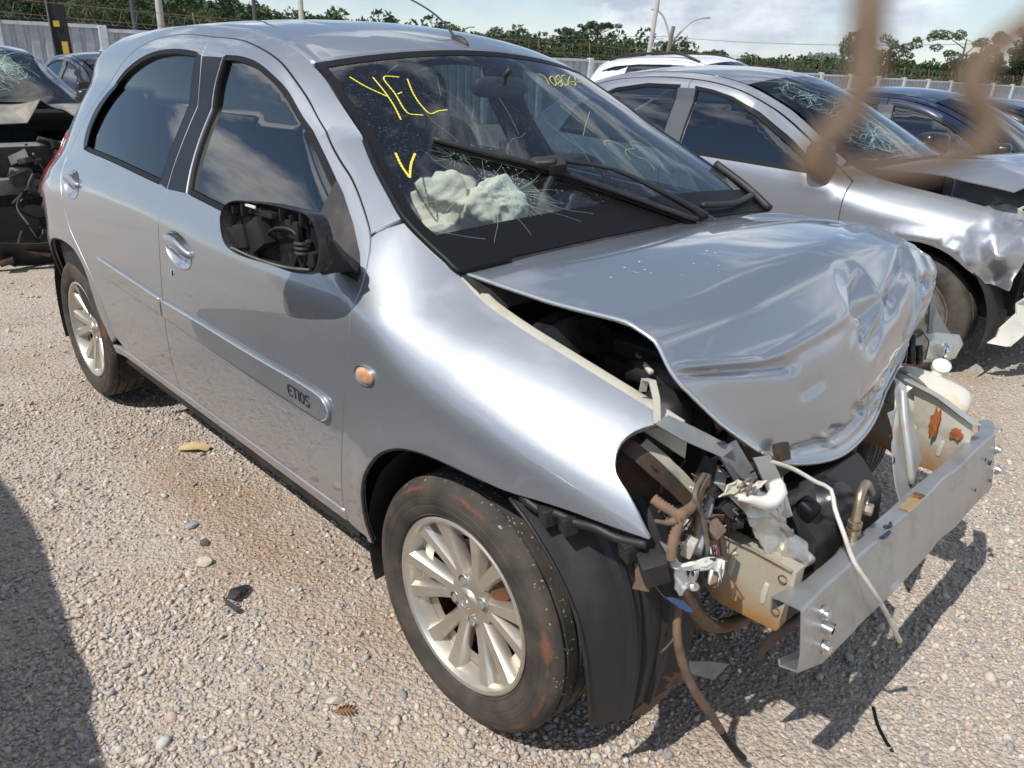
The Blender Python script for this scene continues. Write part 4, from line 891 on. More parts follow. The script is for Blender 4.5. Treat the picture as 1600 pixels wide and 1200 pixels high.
# ---- inner shell behind the gaps and floor
panel('inner_shell', HB, [(-2.85, .32), (-.46, .32), (-.42, .60), (-.36, .9), (-.36, .975), (-.9, .99), (-1.4, 1.0), (-2.5, 1.03), (-2.85, 1.0)], -1, M['dark'], HERO, off=.035, flange=0, h=.1)
panel('inner_shell', HB, [(-2.85, .32), (-.46, .32), (-.42, .60), (-.36, .9), (-.36, .975), (-.9, .99), (-1.4, 1.0), (-2.5, 1.03), (-2.85, 1.0)], 1, M['dark'], HERO, off=.035, flange=0, h=.1)
for sd in (-1, 1):   # pillar and rail liners seen through the glass
    for nm, pl in (('pillar_liner', [(-1.30, 1.44), (-1.48, 1.44), (-1.45, 1.0), (-1.22, 1.0)]), ('pillar_liner', [(-2.2, 1.42), (-2.6, 1.40), (-2.85, 1.0), (-2.2, 1.0), (-2.28, 1.2)]),
                   ('rail_liner', [(-.95, 1.345), (-1.2, 1.40), (-1.6, 1.417), (-2.2, 1.38), (-2.2, 1.44), (-1.6, 1.46), (-1.2, 1.44), (-.9, 1.38)]),
                   ('pillar_liner', [(-.40, 1.03), (-.93, 1.33), (-.93, 1.385), (-.35, 1.06)])):
        panel(nm, HB, pl, sd, M['dash'], HERO, off=.03, flange=.02, h=.08)
for sd in (-1, 1): panel('gap_seal', HB, [q for q in DOOR_TOP_F if q[0] < -.34]+[(x_-.012, z_-.022) for x_, z_ in DOOR_TOP_F[::-1] if x_ < -.34], sd, M['rubber'], HERO, off=.016, flange=0, gap=-.016, h=.1)
box('floor_pan', (-1.55, 0, .27), (2.5, 1.5, .05), M['dark'], HERO, bevel=.01)
for sd in (-1, 1): box('sill_underside', (-1.25, sd*.72, .275), (1.66, .12, .045), M['dark'], HERO, bevel=.01)

# ---- roof, screens, tailgate
def roof_fn(p, t, s):
    p[2] += -.006*math.exp(-((abs(s)-.93)/.025)**2)-.0022*math.exp(-((abs(s)-.55)/.05)**2)*min(1, (1-t)*5)*min(1, t*5)
    return p
roof = top_loft('roof', HB, -2.95, -.925, M['silver_hood'], HERO, 90, 70, (.03, .05), (0, .06), fn=roof_fn, thick=.012)
ws = top_loft('windscreen', HB, -.922, -.19, M['ws'], HERO, 30, 30, (.05, .03), (.06, .05), s0=-.985, s1=.985)
def WS(x, s, h=0.):
    t = (x+.93)/(.93-.185); c = .05-.02*t; b = .06-.01*t; k = 1-s*s
    def q(x, s):
        t = (x+.93)/(.93-.185); c = .05-.02*t; b = .06-.01*t; k = 1-s*s
        return np.array((x+b*k, s*float(HB.yt(x)), float(HB.zt(x))+c*k))
    p = q(x, s)
    if h:
        n = np.cross(q(x+.005, s)-p, q(x, s+.005)-p); n /= np.linalg.norm(n); p = p+n*h
    return p
def ws_strip(name, pts, w, material, h=.0015, parent=ws, hh=.004):
    """band on the screen between two (x,s) border lines"""
    vs = []; fs = []
    for (x, s), (x2, s2) in pts: vs += [WS(x, s, h), WS(x2, s2, h)]
    for i in range(len(pts)-1): fs.append((2*i, 2*i+2, 2*i+3, 2*i+1))
    return mesh(name, vs, fs, material, parent)
xs_ = np.linspace(-.922, -.19, 30)
for sg in (-1, 1): ws_strip('screen_border', [((x, sg*1.0), (x, sg*(.955 if x < -.3 else .955-.05*(x+.3)/.11))) for x in xs_], 0, M['rubber'])
ss_ = np.linspace(-.99, .99, 40)
ws_strip('screen_border', [((-.925, s), (-.895, s)) for s in ss_], 0, M['rubber'])
ws_strip('screen_border', [((-.285, s), (-.185, s)) for s in ss_], 0, M['rubber'])
tube('screen_gasket', [WS(x, -1.0, .002) for x in np.linspace(-.60, -.18, 14)]+[WS(-.178, s, .002) for s in (-.97, -.9, -.8)], .009, M['rubber'], ws, seg=8)
# scuttle panel below the glass
vs = []; fs = []; n = 30
for i, s in enumerate(np.linspace(-1, 1, n)):
    for dx_, dz_ in ((-.01, .003), (.03, -.014), (.075, -.035), (.10, -.075)):
        p = WS(-.19, s); vs.append((p[0]+dx_, p[1], p[2]+dz_))
for i in range(n-1):
    for j in range(3): fs.append((i*4+j, i*4+j+1, i*4+j+5, i*4+j+4))
mesh('scuttle_panel', vs, fs, M['plastic'], HERO)
# tailgate, rear glass, spoiler, rear bumper
def rear_rows(z0, z1, n, bulge, xo, m=24):
    vs = []; fs = []
    for i in range(n):
        z = z0+(z1-z0)*i/(n-1); xb = float(np.interp(z, [.30, .45, .6, .8, .98, 1.12, 1.25, 1.374], [-2.90, -2.94, -2.965, -2.965, -2.945, -2.915, -2.925, -2.95])); w = float(HB.Y(xb, min(z, 1.365)))
        for s in np.linspace(-1, 1, m): vs.append((xb+xo-bulge*(1-abs(s)**2.4), s*w, z))
    for i in range(n-1):
        for j in range(m-1): fs.append((i*m+j, i*m+j+1, (i+1)*m+j+1, (i+1)*m+j))
    return vs, fs
mesh('tailgate', *rear_rows(.62, 1.37, 20, .07, 0), M['silver'], HERO)
mesh('rear_bumper', *rear_rows(.28, .61, 12, .11, -.015), M['silver'], HERO)
mesh('rear_glass', *rear_rows(1.08, 1.33, 10, .085, .002), M['tinted'], HERO)
vs = []; fs = []
for i, s in enumerate(np.linspace(-1, 1, 24)):
    k = 1-s*s; w = .40*s
    for p in ((-2.80, 1.428+.02*k), (-2.95, 1.420+.02*k), (-3.00-.02*k, 1.405+.015*k), (-2.995-.02*k, 1.392+.015*k), (-2.93, 1.372)): vs.append((p[0], w, p[1]))
for i in range(23):
    for j in range(4): fs.append((i*5+j, i*5+5+j, i*5+6+j, i*5+1+j))
fs += [tuple(range(5)), tuple(23*5+j for j in range(5))]
mesh('roof_spoiler', vs, fs, M['silver'], HERO)
# aerial
ab = np.array((-.945, -.005, 1.449))
bm = bmesh.new(); bmesh.ops.create_uvsphere(bm, u_segments=20, v_segments=12, radius=1)
for v in bm.verts: v.co = Vector((v.co.x*.045-.012*max(0, v.co.z), v.co.y*.016*(1-.35*v.co.x), max(-.2, v.co.z)*.030))
an = from_bm('aerial_base', bm, M['plastic'], HERO, True); an.location = ab
tube('aerial_mast', [(-.020, 0, .020), (-.05, 0, .048), (-.12, 0, .090), (-.25, 0, .138), (-.36, 0, .165)], [.0042, .0028, .0022], M['plastic'], an, 8)

# ---- cabin seen through the glass
for sd in (-1, 1):
    cushion('seat_cushion', (-1.22, sd*.35, .58), (.52, .50, .16), (0, -.12, 0), HERO)
    cushion('seat_back', (-1.50, sd*.35, .90), (.14, .50, .62), (0, -.28, 0), HERO)
    hr = cushion('headrest', (-1.615, sd*.35, 1.285), (.10, .25, .17), (0, -.2, 0), HERO)
    for k in (-1, 1): tube('headrest_post', [(.0, k*.06, -.05), (.02, k*.06, -.16)], .006, M['bolt'], hr, 6)
cushion('rear_bench', (-2.15, 0, .58), (.5, 1.25, .18), (0, -.1, 0), HERO)
cushion('rear_backrest', (-2.45, 0, .88), (.14, 1.25, .55), (0, -.3, 0), HERO)
for sd in (-1, 1): cushion('rear_headrest', (-2.55, sd*.36, 1.20), (.09, .25, .13), (0, -.2, 0), HERO)
vs = []; fs = []; n = 26
for i, s in enumerate(np.linspace(-1, 1, n)):
    y = s*.70
    for x_, z_ in ((-.17, .955), (-.32, .965), (-.45, .972), (-.56, .955), (-.62, .90), (-.60, .78), (-.55, .55)): vs.append((x_+.04*(1-s*s), y, z_+.008*(1-s*s)+(.03*math.exp(-((y-.35)/.2)**2) if -.6 < x_ < -.4 else 0)))
for i in range(n-1):
    for j in range(6): fs.append((i*7+j, i*7+7+j, i*7+8+j, i*7+1+j))
dash = mesh('dashboard', vs, fs, M['dash'], HERO)
sw = lathe('steering_wheel', [(.185+.015*math.cos(a), .015*math.sin(a)) for a in np.linspace(0, 2*math.pi, 10, endpoint=False)], M['plastic'], HERO, 40, loc=(-.74, .36, .93), closed=True)
sw.rotation_euler = (R(90)-R(90), 0, 0); sw.rotation_euler = (0, R(25), R(90))
cushion('wheel_boss', (0, -.0, 0), (.16, .07, .13), (0, 0, 0), sw, M['plastic'])
for a in (-.2, math.pi+.2, -1.57): box('wheel_spoke', (.1*math.cos(a), 0, .1*math.sin(a)), (.17, .02, .03), M['plastic'], sw, rot=(0, -a, 0))
top_loft('headliner', HB, -2.85, -.97, M['headliner'], HERO, 20, 16, (.03, .05), (0, .06), s0=-.97, s1=.97, lift=-.035)
mir = cushion('interior_mirror', (-.76, 0, 1.335), (.03, .21, .06), (0, .1, 0), HERO, M['plastic'])
tube('mirror_stem', [(0.0, 0, .02), (.035, 0, .055)], .008, M['plastic'], mir, 8)
# airbag burst out of the passenger side
ag = crumple('airbag', (-.505, -.425, 1.058), (.085, .090, .088), 3, HERO, M['airbag'], 5, .42)
crumple('airbag_fold', (.075, .085, -.004), (.080, .088, .082), 8, ag, M['airbag'], 5, .45)
crumple('airbag_fold', (.035, -.055, -.052), (.06, .075, .040), 12, ag, M['airbag'], 4, .45)
# ---- writing and cracks on the windscreen
WRITE = [[(-.840, -.890), (-.795, -.849), (-.743, -.781)], [(-.825, -.783), (-.766, -.776), (-.707, -.782), (-.653, -.798)],
 [(-.813, -.652), (-.821, -.727), (-.748, -.735), (-.684, -.748), (-.670, -.742), (-.658, -.682)], [(-.747, -.724), (-.752, -.696)],
 [(-.802, -.618), (-.739, -.648), (-.688, -.655), (-.660, -.643), (-.666, -.594), (-.667, -.545)]]
V_MARK = [[(-.546, -.900), (-.501, -.902), (-.461, -.897)], [(-.461, -.897), (-.501, -.863), (-.534, -.822)]]
NUM = [[(-.817, .301), (-.804, .323), (-.762, .282)], [(-.809, .391), (-.789, .342), (-.760, .324), (-.775, .369), (-.811, .418), (-.809, .391)],
 [(-.827, .510), (-.804, .432), (-.784, .440), (-.759, .371), (-.767, .366), (-.799, .475), (-.827, .510)], [(-.836, .598), (-.820, .525), (-.804, .535), (-.780, .492), (-.767, .424)],
 [(-.832, .639), (-.796, .540), (-.776, .537), (-.800, .614), (-.798, .561)], [(-.842, .719), (-.807, .641), (-.812, .727)], [(-.840, .769), (-.796, .700)], [(-.783, .773), (-.769, .796)]]
SCRIB = [[(-.662, .177), (-.607, .196), (-.545, .209)], [(-.639, .376), (-.580, .216), (-.533, .108)], [(-.697, .387), (-.649, .449), (-.572, .442)],
 [(-.491, .188), (-.504, .207), (-.510, .263), (-.489, .308), (-.441, .333), (-.426, .380), (-.386, .355)], [(-.429, .258), (-.456, .275), (-.472, .316), (-.475, .381), (-.500, .410), (-.504, .477), (-.475, .508), (-.391, .445)]]
def ws_ribbons(name, polys, w, material, h=.0012, smooth_=True):
    vs = []; fs = []
    for pl in polys:
        P = [WS(x, s) for x, s in pl]
        if smooth_: P = catmull(P, .006)
        n = len(P); nn = np.array((-.45, 0, .89)); b0 = len(vs)
        up = np.cross(WS(pl[0][0]+.01, pl[0][1])-WS(*pl[0]), WS(pl[0][0], pl[0][1]+.01)-WS(*pl[0])); up /= np.linalg.norm(up)
        for i in range(n):
            t = P[min(i+1, n-1)]-P[max(i-1, 0)]; t /= max(1e-9, np.linalg.norm(t)); b = np.cross(up, t)
            ww = w*(.7+.3*math.sin(i*.9+len(vs))) if smooth_ else w
            vs += [P[i]+b*ww/2+up*h, P[i]-b*ww/2+up*h]
        for i in range(n-1): a = b0+2*i; fs.append((a, a+2, a+3, a+1))
    return mesh(name, vs, fs, material, ws)
for grp, wd in ((WRITE, .0055), (V_MARK, .0080), (NUM, .0042), (SCRIB, .0025)):
    for st_ in grp: ws_ribbons('marker_stroke', [st_], wd, M['yellow'] if wd > .0026 or grp is NUM else M['yellow_faint'])
rr = random.Random(5)
def crack_star(cx, cs, n, rmax, a0=0, a1=6.283, rings=2, dens=1.):
    L_ = []
    for i in range(n):
        a = a0+(a1-a0)*(i+rr.uniform(-.4, .4))/n; r = 0.01; ln = rmax*rr.uniform(.35, 1); pl = []
        while r < ln:
            pl.append((cx+r*math.cos(a), cs+r*math.sin(a)/.55)); r += .025; a += rr.uniform(-.07, .07)
        pl = [(min(-.2, max(-.9, x)), max(-.95, min(.95, s))) for x, s in pl]
        if len(pl) > 1: L_.append(pl)
    for k in range(rings):
        r = rmax*(.16+.22*k)
        for i in range(n):
            if rr.random() < .5*dens:
                a = a0+(a1-a0)*i/n; b = a0+(a1-a0)*(i+1)/n
                L_.append([(min(-.2, max(-.9, cx+r*math.cos(t)*rr.uniform(.9, 1.1))), max(-.95, min(.95, cs+r*math.sin(t)/.55))) for t in (a, (a+b)/2, b)])
    return L_
CR = crack_star(-.365, -.53, 46, .12, rings=2)+crack_star(-.50, -.665, 22, .08, rings=1)+crack_star(-.40, -.62, 12, .32, rings=0)
CR += [[(-.70, -.20), (-.62, -.24), (-.55, -.28)], [(-.60, -.05), (-.52, -.02), (-.45, .03)], [(-.55, .02), (-.47, .0), (-.40, -.05)], [(-.30, -.95), (-.26, -.85), (-.23, -.74)], [(-.64, .30), (-.60, .262), (-.555, .235)], [(-.80, -.45), (-.72, -.52)], [(-.35, -.2), (-.30, -.05), (-.28, .1)]]
ws_ribbons('glass_cracks', CR, .0007, M['crack'], h=.0018, smooth_=False)['kind'] = 'stuff'
SPK = []
for _ in range(70):
    a = rr.uniform(0, 6.28); r = abs(rr.gauss(0, .06)); x = min(-.22, max(-.85, -.40+r*math.cos(a))); s = max(-.94, min(.9, -.56+r*math.sin(a)/.5)); SPK.append([(x, s), (x+rr.uniform(.002, .006), s+rr.uniform(-.008, .008))])
ws_ribbons('glass_chips', SPK, .0022, M['crack'], h=.0021, smooth_=False)['kind'] = 'stuff'

# ---- wipers
BL = [(-.551, -.732), (-.479, -.537), (-.399, -.303), (-.298, -.090), (-.214, .095), (-.165, .205)]
wp = tube('wiper_blade', [WS(x, s, .020) for x, s in BL], [.006, .0075, .008, .008, .007], M['plastic'], HERO, 8)
tube('wiper_rubber', [WS(x, s, .007) for x, s in BL], .006, M['rubber'], wp, 6)
tube('wiper_arm', [WS(-.413, -.267, .035), WS(-.354, -.035, .040), WS(-.269, .116, .035), WS(-.175, .300, .018)], [.006, .0055, .0075, .011], M['plastic'], wp, 8)
c = WS(-.405, -.285, .03); box('wiper_clip', c, (.05, .045, .028), M['plastic'], wp, rot=(.2, .45, -.6), bevel=.006)
c2 = WS(-.42, -.335, .028); cushion('wiper_clip', c2, (.035, .07, .02), (.1, .4, -.9), wp, M['plastic'])
c = WS(-.17, .315, .006); box('wiper_pivot', c, (.04, .035, .03), M['plastic_gloss'], wp, rot=(0, .4, .3), bevel=.008)
tube('wiper_blade', [WS(-.215, .35, .02), WS(-.21, .62, .02), WS(-.24, .93, .02)], .009, M['plastic'], HERO, 8)
tube('corner_trim', [WS(-.40, .985, .012), WS(-.28, .99, .014), WS(-.18, .99, .012)], .013, M['plastic'], ws, 8)

# ---- the broken, folded mirror without its cover
mo = np.array((-.30, -.895, 1.045)); mu = np.array((-.30, -.070, .0)); mu /= np.linalg.norm(mu); mv_ = np.array((0, 0, 1.)); mw = np.cross(mu, mv_)*-1
mw = np.array((-mu[1]*-1, mu[0], 0)); mw /= np.linalg.norm(mw)   # outward, away from the door
if mw[1] > 0: mw = -mw
def MP(u, v, w): return mo+mu*(u*.92+.008)+mv_*v*.90+mw*w
MOUT = catmull([(.00, .045), (.02, .070), (.10, .080), (.21, .080), (.285, .070), (.318, .040), (.325, .0), (.315, -.035), (.28, -.052), (.16, -.062), (.06, -.068), (.012, -.055), (-.008, -.01)], .012, True)
MOUT = [(a, b) for a, b in MOUT]
n = len(MOUT); rings = [(1.0, -.075, .55), (1.0, -.06, .80), (1.0, -.03, .95), (1.0, .012, 1.0), (1.0, .020, .985), (1.0, .018, .955), (1.0, -.02, .93)]
vs = []; fs = []
for _, w, k in rings:
    for a, b in MOUT: vs.append(MP(.16+(a-.16)*k, .006+(b-.006)*k, w*.7))
for i in range(len(rings)-1):
    for j in range(n): fs.append((i*n+j, i*n+(j+1) % n, (i+1)*n+(j+1) % n, (i+1)*n+j))
fs.append(tuple(range(n))); fs.append(tuple((len(rings)-1)*n+j for j in range(n)))
mirror = mesh('door_mirror', vs, fs, M['plastic_gloss'], HERO); mirror.data.set_sharp_from_angle(angle=R(40))
bm = bmesh.new(); bm.from_mesh(mirror.data); bmesh.ops.recalc_face_normals(bm, faces=bm.faces); bm.to_mesh(mirror.data); bm.free()
mirror['label'] = 'mirror housing with its cover torn off and the mechanism bare'
rr = random.Random(11)
def mbox(name, u, v, w, su, sv, sw_, mt='plastic', rz=0):
    o = box(name, MP(u, v, w), (su, sw_, sv), M[mt], mirror, bevel=.002)
    q = Matrix((Vector(mu), Vector(-mw), Vector(mv_))).transposed().to_quaternion(); o.rotation_mode = 'QUATERNION'; o.rotation_quaternion = q @ Quaternion((0, 1, 0), rz); return o
mbox('motor', .215, .0, -.005, .075, .060, .03, 'plastic', .5); mbox('motor_gear', .27, -.01, -.002, .05, .05, .02, 'plastic', .2)
mbox('bracket_plate', .12, .028, -.008, .09, .035, .012); mbox('bracket_plate', .20, .056, -.004, .12, .012, .02); mbox('bracket_plate', .06, -.03, -.006, .07, .03, .02)
for k in range(9): mbox('bracket_rib', .03+.032*k, .060-.004*(k % 3), -.004, .006, .018+.01*(k % 2), .022)
for k in range(7): mbox('bracket_rib', .235+.012*k, -.035+.004*k, .0, .004, .045, .012, 'plastic', .6)
for k in range(6): mbox('bracket_rib', .03+.014*k, -.042, .001, .003, .03, .012, 'plastic', .5 if k % 2 else -.5)
mbox('foil_label', .21, .069, .012, .045, .006, .003, 'whiteplastic')
tube('mirror_cable', [MP(.17, .01, .004), MP(.14, .026, .008), (MP(.10, .030, .006)), MP(.075, .018, .004), MP(.07, .0, .004)], .004, M['plastic'], mirror, 8)
for k in range(3): lathe('mirror_spring', [(.015+.004*math.cos(a), .004*math.sin(a)) for a in np.linspace(0, 6.283, 8, endpoint=False)], M['plastic'], mirror, 20, axis='z', loc=MP(.06, -.018+.011*k, .004), closed=True)
tube('lower_lip', [MP(.03, -.052, .014), MP(.1, -.058, .016), MP(.2, -.053, .016), MP(.29, -.04, .014)], .0028, M['greyhose'], mirror, 6)
ft = sheet('mirror_foot', [[(-.33, -.80, .995), (-.37, -.80, .99), (-.42, -.80, .985)], [(-.315, -.845, 1.03), (-.35, -.85, 1.00), (-.40, -.84, .985)], [(-.31, -.885, 1.075), (-.33, -.895, 1.03), (-.36, -.89, .99)]], .02, M['plastic'], mirror, sub=3)

# ---- wheels
def make_wheel(parent, x, y, sd, R_=.297, w=.185, steer=0., hub_in=True):
    wh = bpy.data.objects.new('wheel', None); COL.objects.link(wh); wh.parent = parent; wh.location = (x, y, R_); wh.rotation_euler = (0, 0, steer)
    s = sd   # sd=-1: outer face towards -y
    ho = s*w/2
    prof = []
    T_ = [(.204, .38), (.209, .425), (.213, .452), (.2145, .444), (.218, .456), (.226, .478), (.236, .490), (.2375, .486), (.239, .491), (.247, .496), (.2555, .495), (.257, .489), (.2585, .4935), (.266, .488), (.276, .470), (.281, .455), (.2825, .446), (.286, .437), (.292, .395)]
    for r, k in T_: prof.append((r, s*w*k))
    grooves = [.30, .10, -.10, -.30]
    for g in grooves:
        for d, rr_ in ((.028, .2965), (.022, .2885), (-.022, .2885), (-.028, .2965)): prof.append((rr_, s*w*(g+d)))
    for r, k in T_[::-1]: prof.append((r, -s*w*k))
    if s > 0: prof = prof[::-1]
    ty = lathe('tyre', prof, M['tyre'], wh, 96)
    # tread sipes: thin dark cuts across the shoulder
    rim_p = [(.150, .18), (.186, .20), (.192, .30), (.197, .395), (.206, .415), (.207, .43), (.203, .445), (.196, .43), (.188, .34), (.183, .10), (.17, -.3), (.17, -.42), (.20, -.42)]
    lathe('rim', [(r, s*w*k) for r, k in (rim_p if s < 0 else rim_p[::-1])], M['rim'], wh, 72)
    # hub and twelve paired spokes
    hb = lathe('hub', [(0, s*w*.30), (.030, s*w*.31), (.034, s*w*.285), (.052, s*w*.27), (.066, s*w*.23), (.070, s*w*.14), (.070, 0)], M['rim'], wh, 40)
    for k in range(12):
        a0 = 2*math.pi*(k//2)/6+(-.225 if k % 2 == 0 else .225)+.12
        vs = []; fs = []; m = 9
        for i in range(m):
            t = i/(m-1); r = .050+.146*t; a = a0+(.10 if k % 2 == 0 else -.10)*(1-t)**2
            hw = .0180-.0022*math.sin(math.pi*t)+.006*t*t; zt_ = s*w*(.255+.02*math.sin(math.pi*t)+.13*t*t); zb = zt_-s*.030
            er = np.array((math.cos(a), math.sin(a))); et = np.array((-er[1], er[0]))
            for u_, zz in ((-1, zb), (-1, zt_-s*.010), (-.62, zt_), (.62, zt_), (1, zt_-s*.010), (1, zb)):
                p = er*r+et*hw*u_; vs.append((p[0], zz, p[1]))
        for i in range(m-1):
            for j in range(5): fs.append((i*6+j, i*6+6+j, i*6+7+j, i*6+1+j))
        o = mesh('spoke', vs, fs, M['rim'], wh); o.data.set_sharp_from_angle(angle=R(38))
    for k in range(4):
        a = math.pi/2*k+.35; p = (.038*math.cos(a)*1.25, s*w*.262, .038*math.sin(a)*1.25)
        lathe('lug_well', [(.0155, s*.004), (.0165, s*.0025), (.0165, -s*.002)], M['rim'], wh, 20, loc=p)
        ng = lathe('wheel_nut', [(0, s*.006), (.008, s*.006), (.0105, s*.002), (.0125, -s*.002), (.0135, -s*.006)], M['bolt'], wh, 6, loc=(p[0], s*w*.272, p[2]))
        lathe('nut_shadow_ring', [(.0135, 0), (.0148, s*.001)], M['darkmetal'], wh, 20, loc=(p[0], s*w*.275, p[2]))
    cp = lathe('centre_cap', [(0, s*w*.335), (.018, s*w*.332), (.026, s*w*.318), (.0285, s*w*.29)], M['rim'], wh, 36)
    # emblem: two crossed ovals inside a larger one
    for rx, rz, dz in ((.0165, .0115, 0), (.0058, .0110, 0), (.0105, .0052, .0042)):
        tube('cap_emblem', [(rx*math.cos(t), s*(w*.334+.0004), rz*math.sin(t)+dz) for t in np.linspace(0, 2*math.pi, 25)], .0013, M['chrome'], wh, 6, smooth_path=False, cap=False)
    lathe('brake_disc', [(.05, s*w*.04), (.128, s*w*.04), (.128, -s*w*.06), (.05, -s*w*.06)], M['disc'], wh, 48)
    lathe('wheel_barrel', [(.178, s*w*.2), (.175, -s*w*.1), (.172, -s*w*.4), (.10, -s*w*.42), (0, -s*w*.42)], M['darkmetal'], wh, 48)
    box('brake_caliper', (.085, 0, .085), (.075, w*.42, .10), M['rust'], wh, rot=(0, R(45), 0), bevel=.012)
    return wh
for x, y, sd in ((0, -.722, -1), (-2.46, -.722, -1), (0, .722, 1), (-2.46, .722, 1)): make_wheel(HERO, x, y, sd)
# wheel wells
def well(x, sd, rad, a0, a1, y0, y1, material, name='wheel_well', zc=.30):
    vs = []; fs = []; n = 28
    for i in range(n):
        a = R(a0+(a1-a0)*i/(n-1))
        for y in np.linspace(y0, y1, 5): vs.append((x+rad*math.cos(a), sd*y, zc+rad*math.sin(a)))
    for i in range(n-1):
        for j in range(4): fs.append((i*5+j, i*5+j+1, i*5+6+j, i*5+5+j))
    return mesh(name, vs, fs, material, HERO)
for sd in (-1, 1):
    well(0, sd, .355, 60, 200, .795, .40, M['dark']); well(-2.46, sd, .385, -20, 200, .80, .42, M['dark'])
    box('inner_wing', (-.05, sd*.42, .55), (.75, .03, .62), M['dark'], HERO, bevel=.005)
    box('inner_wing', (-2.46, sd*.43, .5), (.8, .03, .5), M['dark'], HERO, bevel=.005)
    # folded lip of the rear arch, rusty inside
    tube('arch_lip', [side_pt(HB, x, z, sd, .006) for x, z in R_ARCH], .006, M['mudwing'] if sd < 0 else M['dark'], HERO, 6)
    tube('arch_lip', [side_pt(HB, x, z, sd, .006) for x, z in F_ARCH[:11]], .005, M['plastic'], HERO, 6)
tube('drive_axle', [(0, -.62, .30), (0, .62, .30)], .018, M['darkmetal'], HERO, 10, smooth_path=False)
tube('rear_axle', [(-2.46, -.62, .28), (-2.46, .62, .28)], .035, M['darkmetal'], HERO, 10, smooth_path=False)
for sd in (-1, 1): tube('suspension_strut', [(-.01, sd*.56, .28), (-.05, sd*.50, .86)], .035, M['darkmetal'], HERO, 12, smooth_path=False)
# ---- the buckled bonnet: rows run from the scuttle forward over the fold to the lip
HOOD_COLS = [  # one list per station across the car, right edge to left edge
 [(-.200, -.640, .984), (.066, -.622, .970), (.235, -.605, .971), (.300, -.600, .950), (.336, -.600, .905), (.352, -.585, .878), (.392, -.500, .790), (.428, -.415, .722), (.436, -.400, .712)],
 [(-.168, -.400, 1.002), (.062, -.385, 1.000), (.255, -.375, .992), (.335, -.370, .968), (.378, -.362, .900), (.395, -.350, .850), (.425, -.310, .755), (.440, -.285, .668), (.452, -.280, .652)],
 [(-.150, -.130, 1.010), (.065, -.130, 1.024), (.255, -.125, 1.018), (.335, -.125, .990), (.395, -.125, .915), (.420, -.120, .850), (.448, -.105, .730), (.456, -.090, .632), (.470, -.088, .612)],
 [(-.150, .130, 1.010), (.065, .130, 1.030), (.250, .135, 1.030), (.330, .140, 1.008), (.392, .140, .930), (.415, .135, .850), (.440, .120, .735), (.444, .105, .640), (.456, .105, .622)],
 [(-.165, .400, 1.002), (.080, .405, 1.024), (.250, .405, 1.022), (.330, .400, 1.000), (.385, .395, .925), (.405, .385, .850), (.405, .345, .745), (.402, .300, .672), (.412, .300, .655)],
 [(-.160, .600, .993), (.150, .602, 1.003), (.268, .615, .962), (.340, .612, .945), (.363, .625, .905), (.368, .620, .868), (.362, .565, .780), (.372, .480, .715), (.380, .470, .705)]]
NV, NU = 150, 150
cols = []
for c_ in HOOD_COLS:
    p = np.array([np.array(a_)+(np.array(b_)-np.array(a_))*q_/20 for a_, b_ in zip(c_[:-1], c_[1:]) for q_ in range(20)]+[c_[-1]]); d = np.concatenate([[0], np.cumsum(np.linalg.norm(np.diff(p, axis=0), axis=1))]); key = []
    # resample so that every station has its rows at matching landmarks
    idx = [int(np.argmin(np.linalg.norm(p-np.array(k), axis=1))) for k in c_]
    wts = [26, 26, 16, 16, 14, 22, 22, 8]; row = []
    for i, w_ in enumerate(wts):
        tt = np.linspace(d[idx[i]], d[idx[i+1]], w_+1)[:-1]; row += [np.array([np.interp(t, d, p[:, k]) for k in range(3)]) for t in tt]
    row.append(p[-1]); cols.append(row)
NV = len(cols[0]); G = np.zeros((NV, NU, 3)); uc = np.array([-1, -.6, -.2, .2, .6, 1.])
for i in range(NV):
    P6 = np.array([c_[i] for c_ in cols])
    for k in range(3): G[i, :, k] = pch(uc, P6[:, k], np.linspace(-1, 1, NU))
for _ in range(10): G[1:-1] = (G[:-2]+2*G[1:-1]+G[2:])/4      # the bends keep a small radius
gu = np.gradient(G, axis=1); gv = np.gradient(G, axis=0); GN = np.cross(gv, gu); GN /= np.linalg.norm(GN, axis=2)[..., None]
GN[GN[..., 2]+GN[..., 0]*.8 < 0] *= -1
U, V_ = np.meshgrid(np.linspace(-1, 1, NU), np.linspace(0, 1, NV))
Dn = np.zeros_like(U)
def crease(u0, v0, u1, v1, depth, width, pw=1.0):
    global Dn
    d = np.array((u1-u0, (v1-v0)*1.0)); L2 = d@d
    t = np.clip(((U-u0)*d[0]+(V_-v0)*d[1])/L2, 0, 1)
    dist = np.hypot((U-u0-t*d[0])*.62, (V_-v0-t*d[1])*.9)
    k = np.clip(1-dist/width, 0, 1)**pw
    Dn += depth*k*np.clip(np.minimum(t, 1-t)*6+.35, 0, 1)
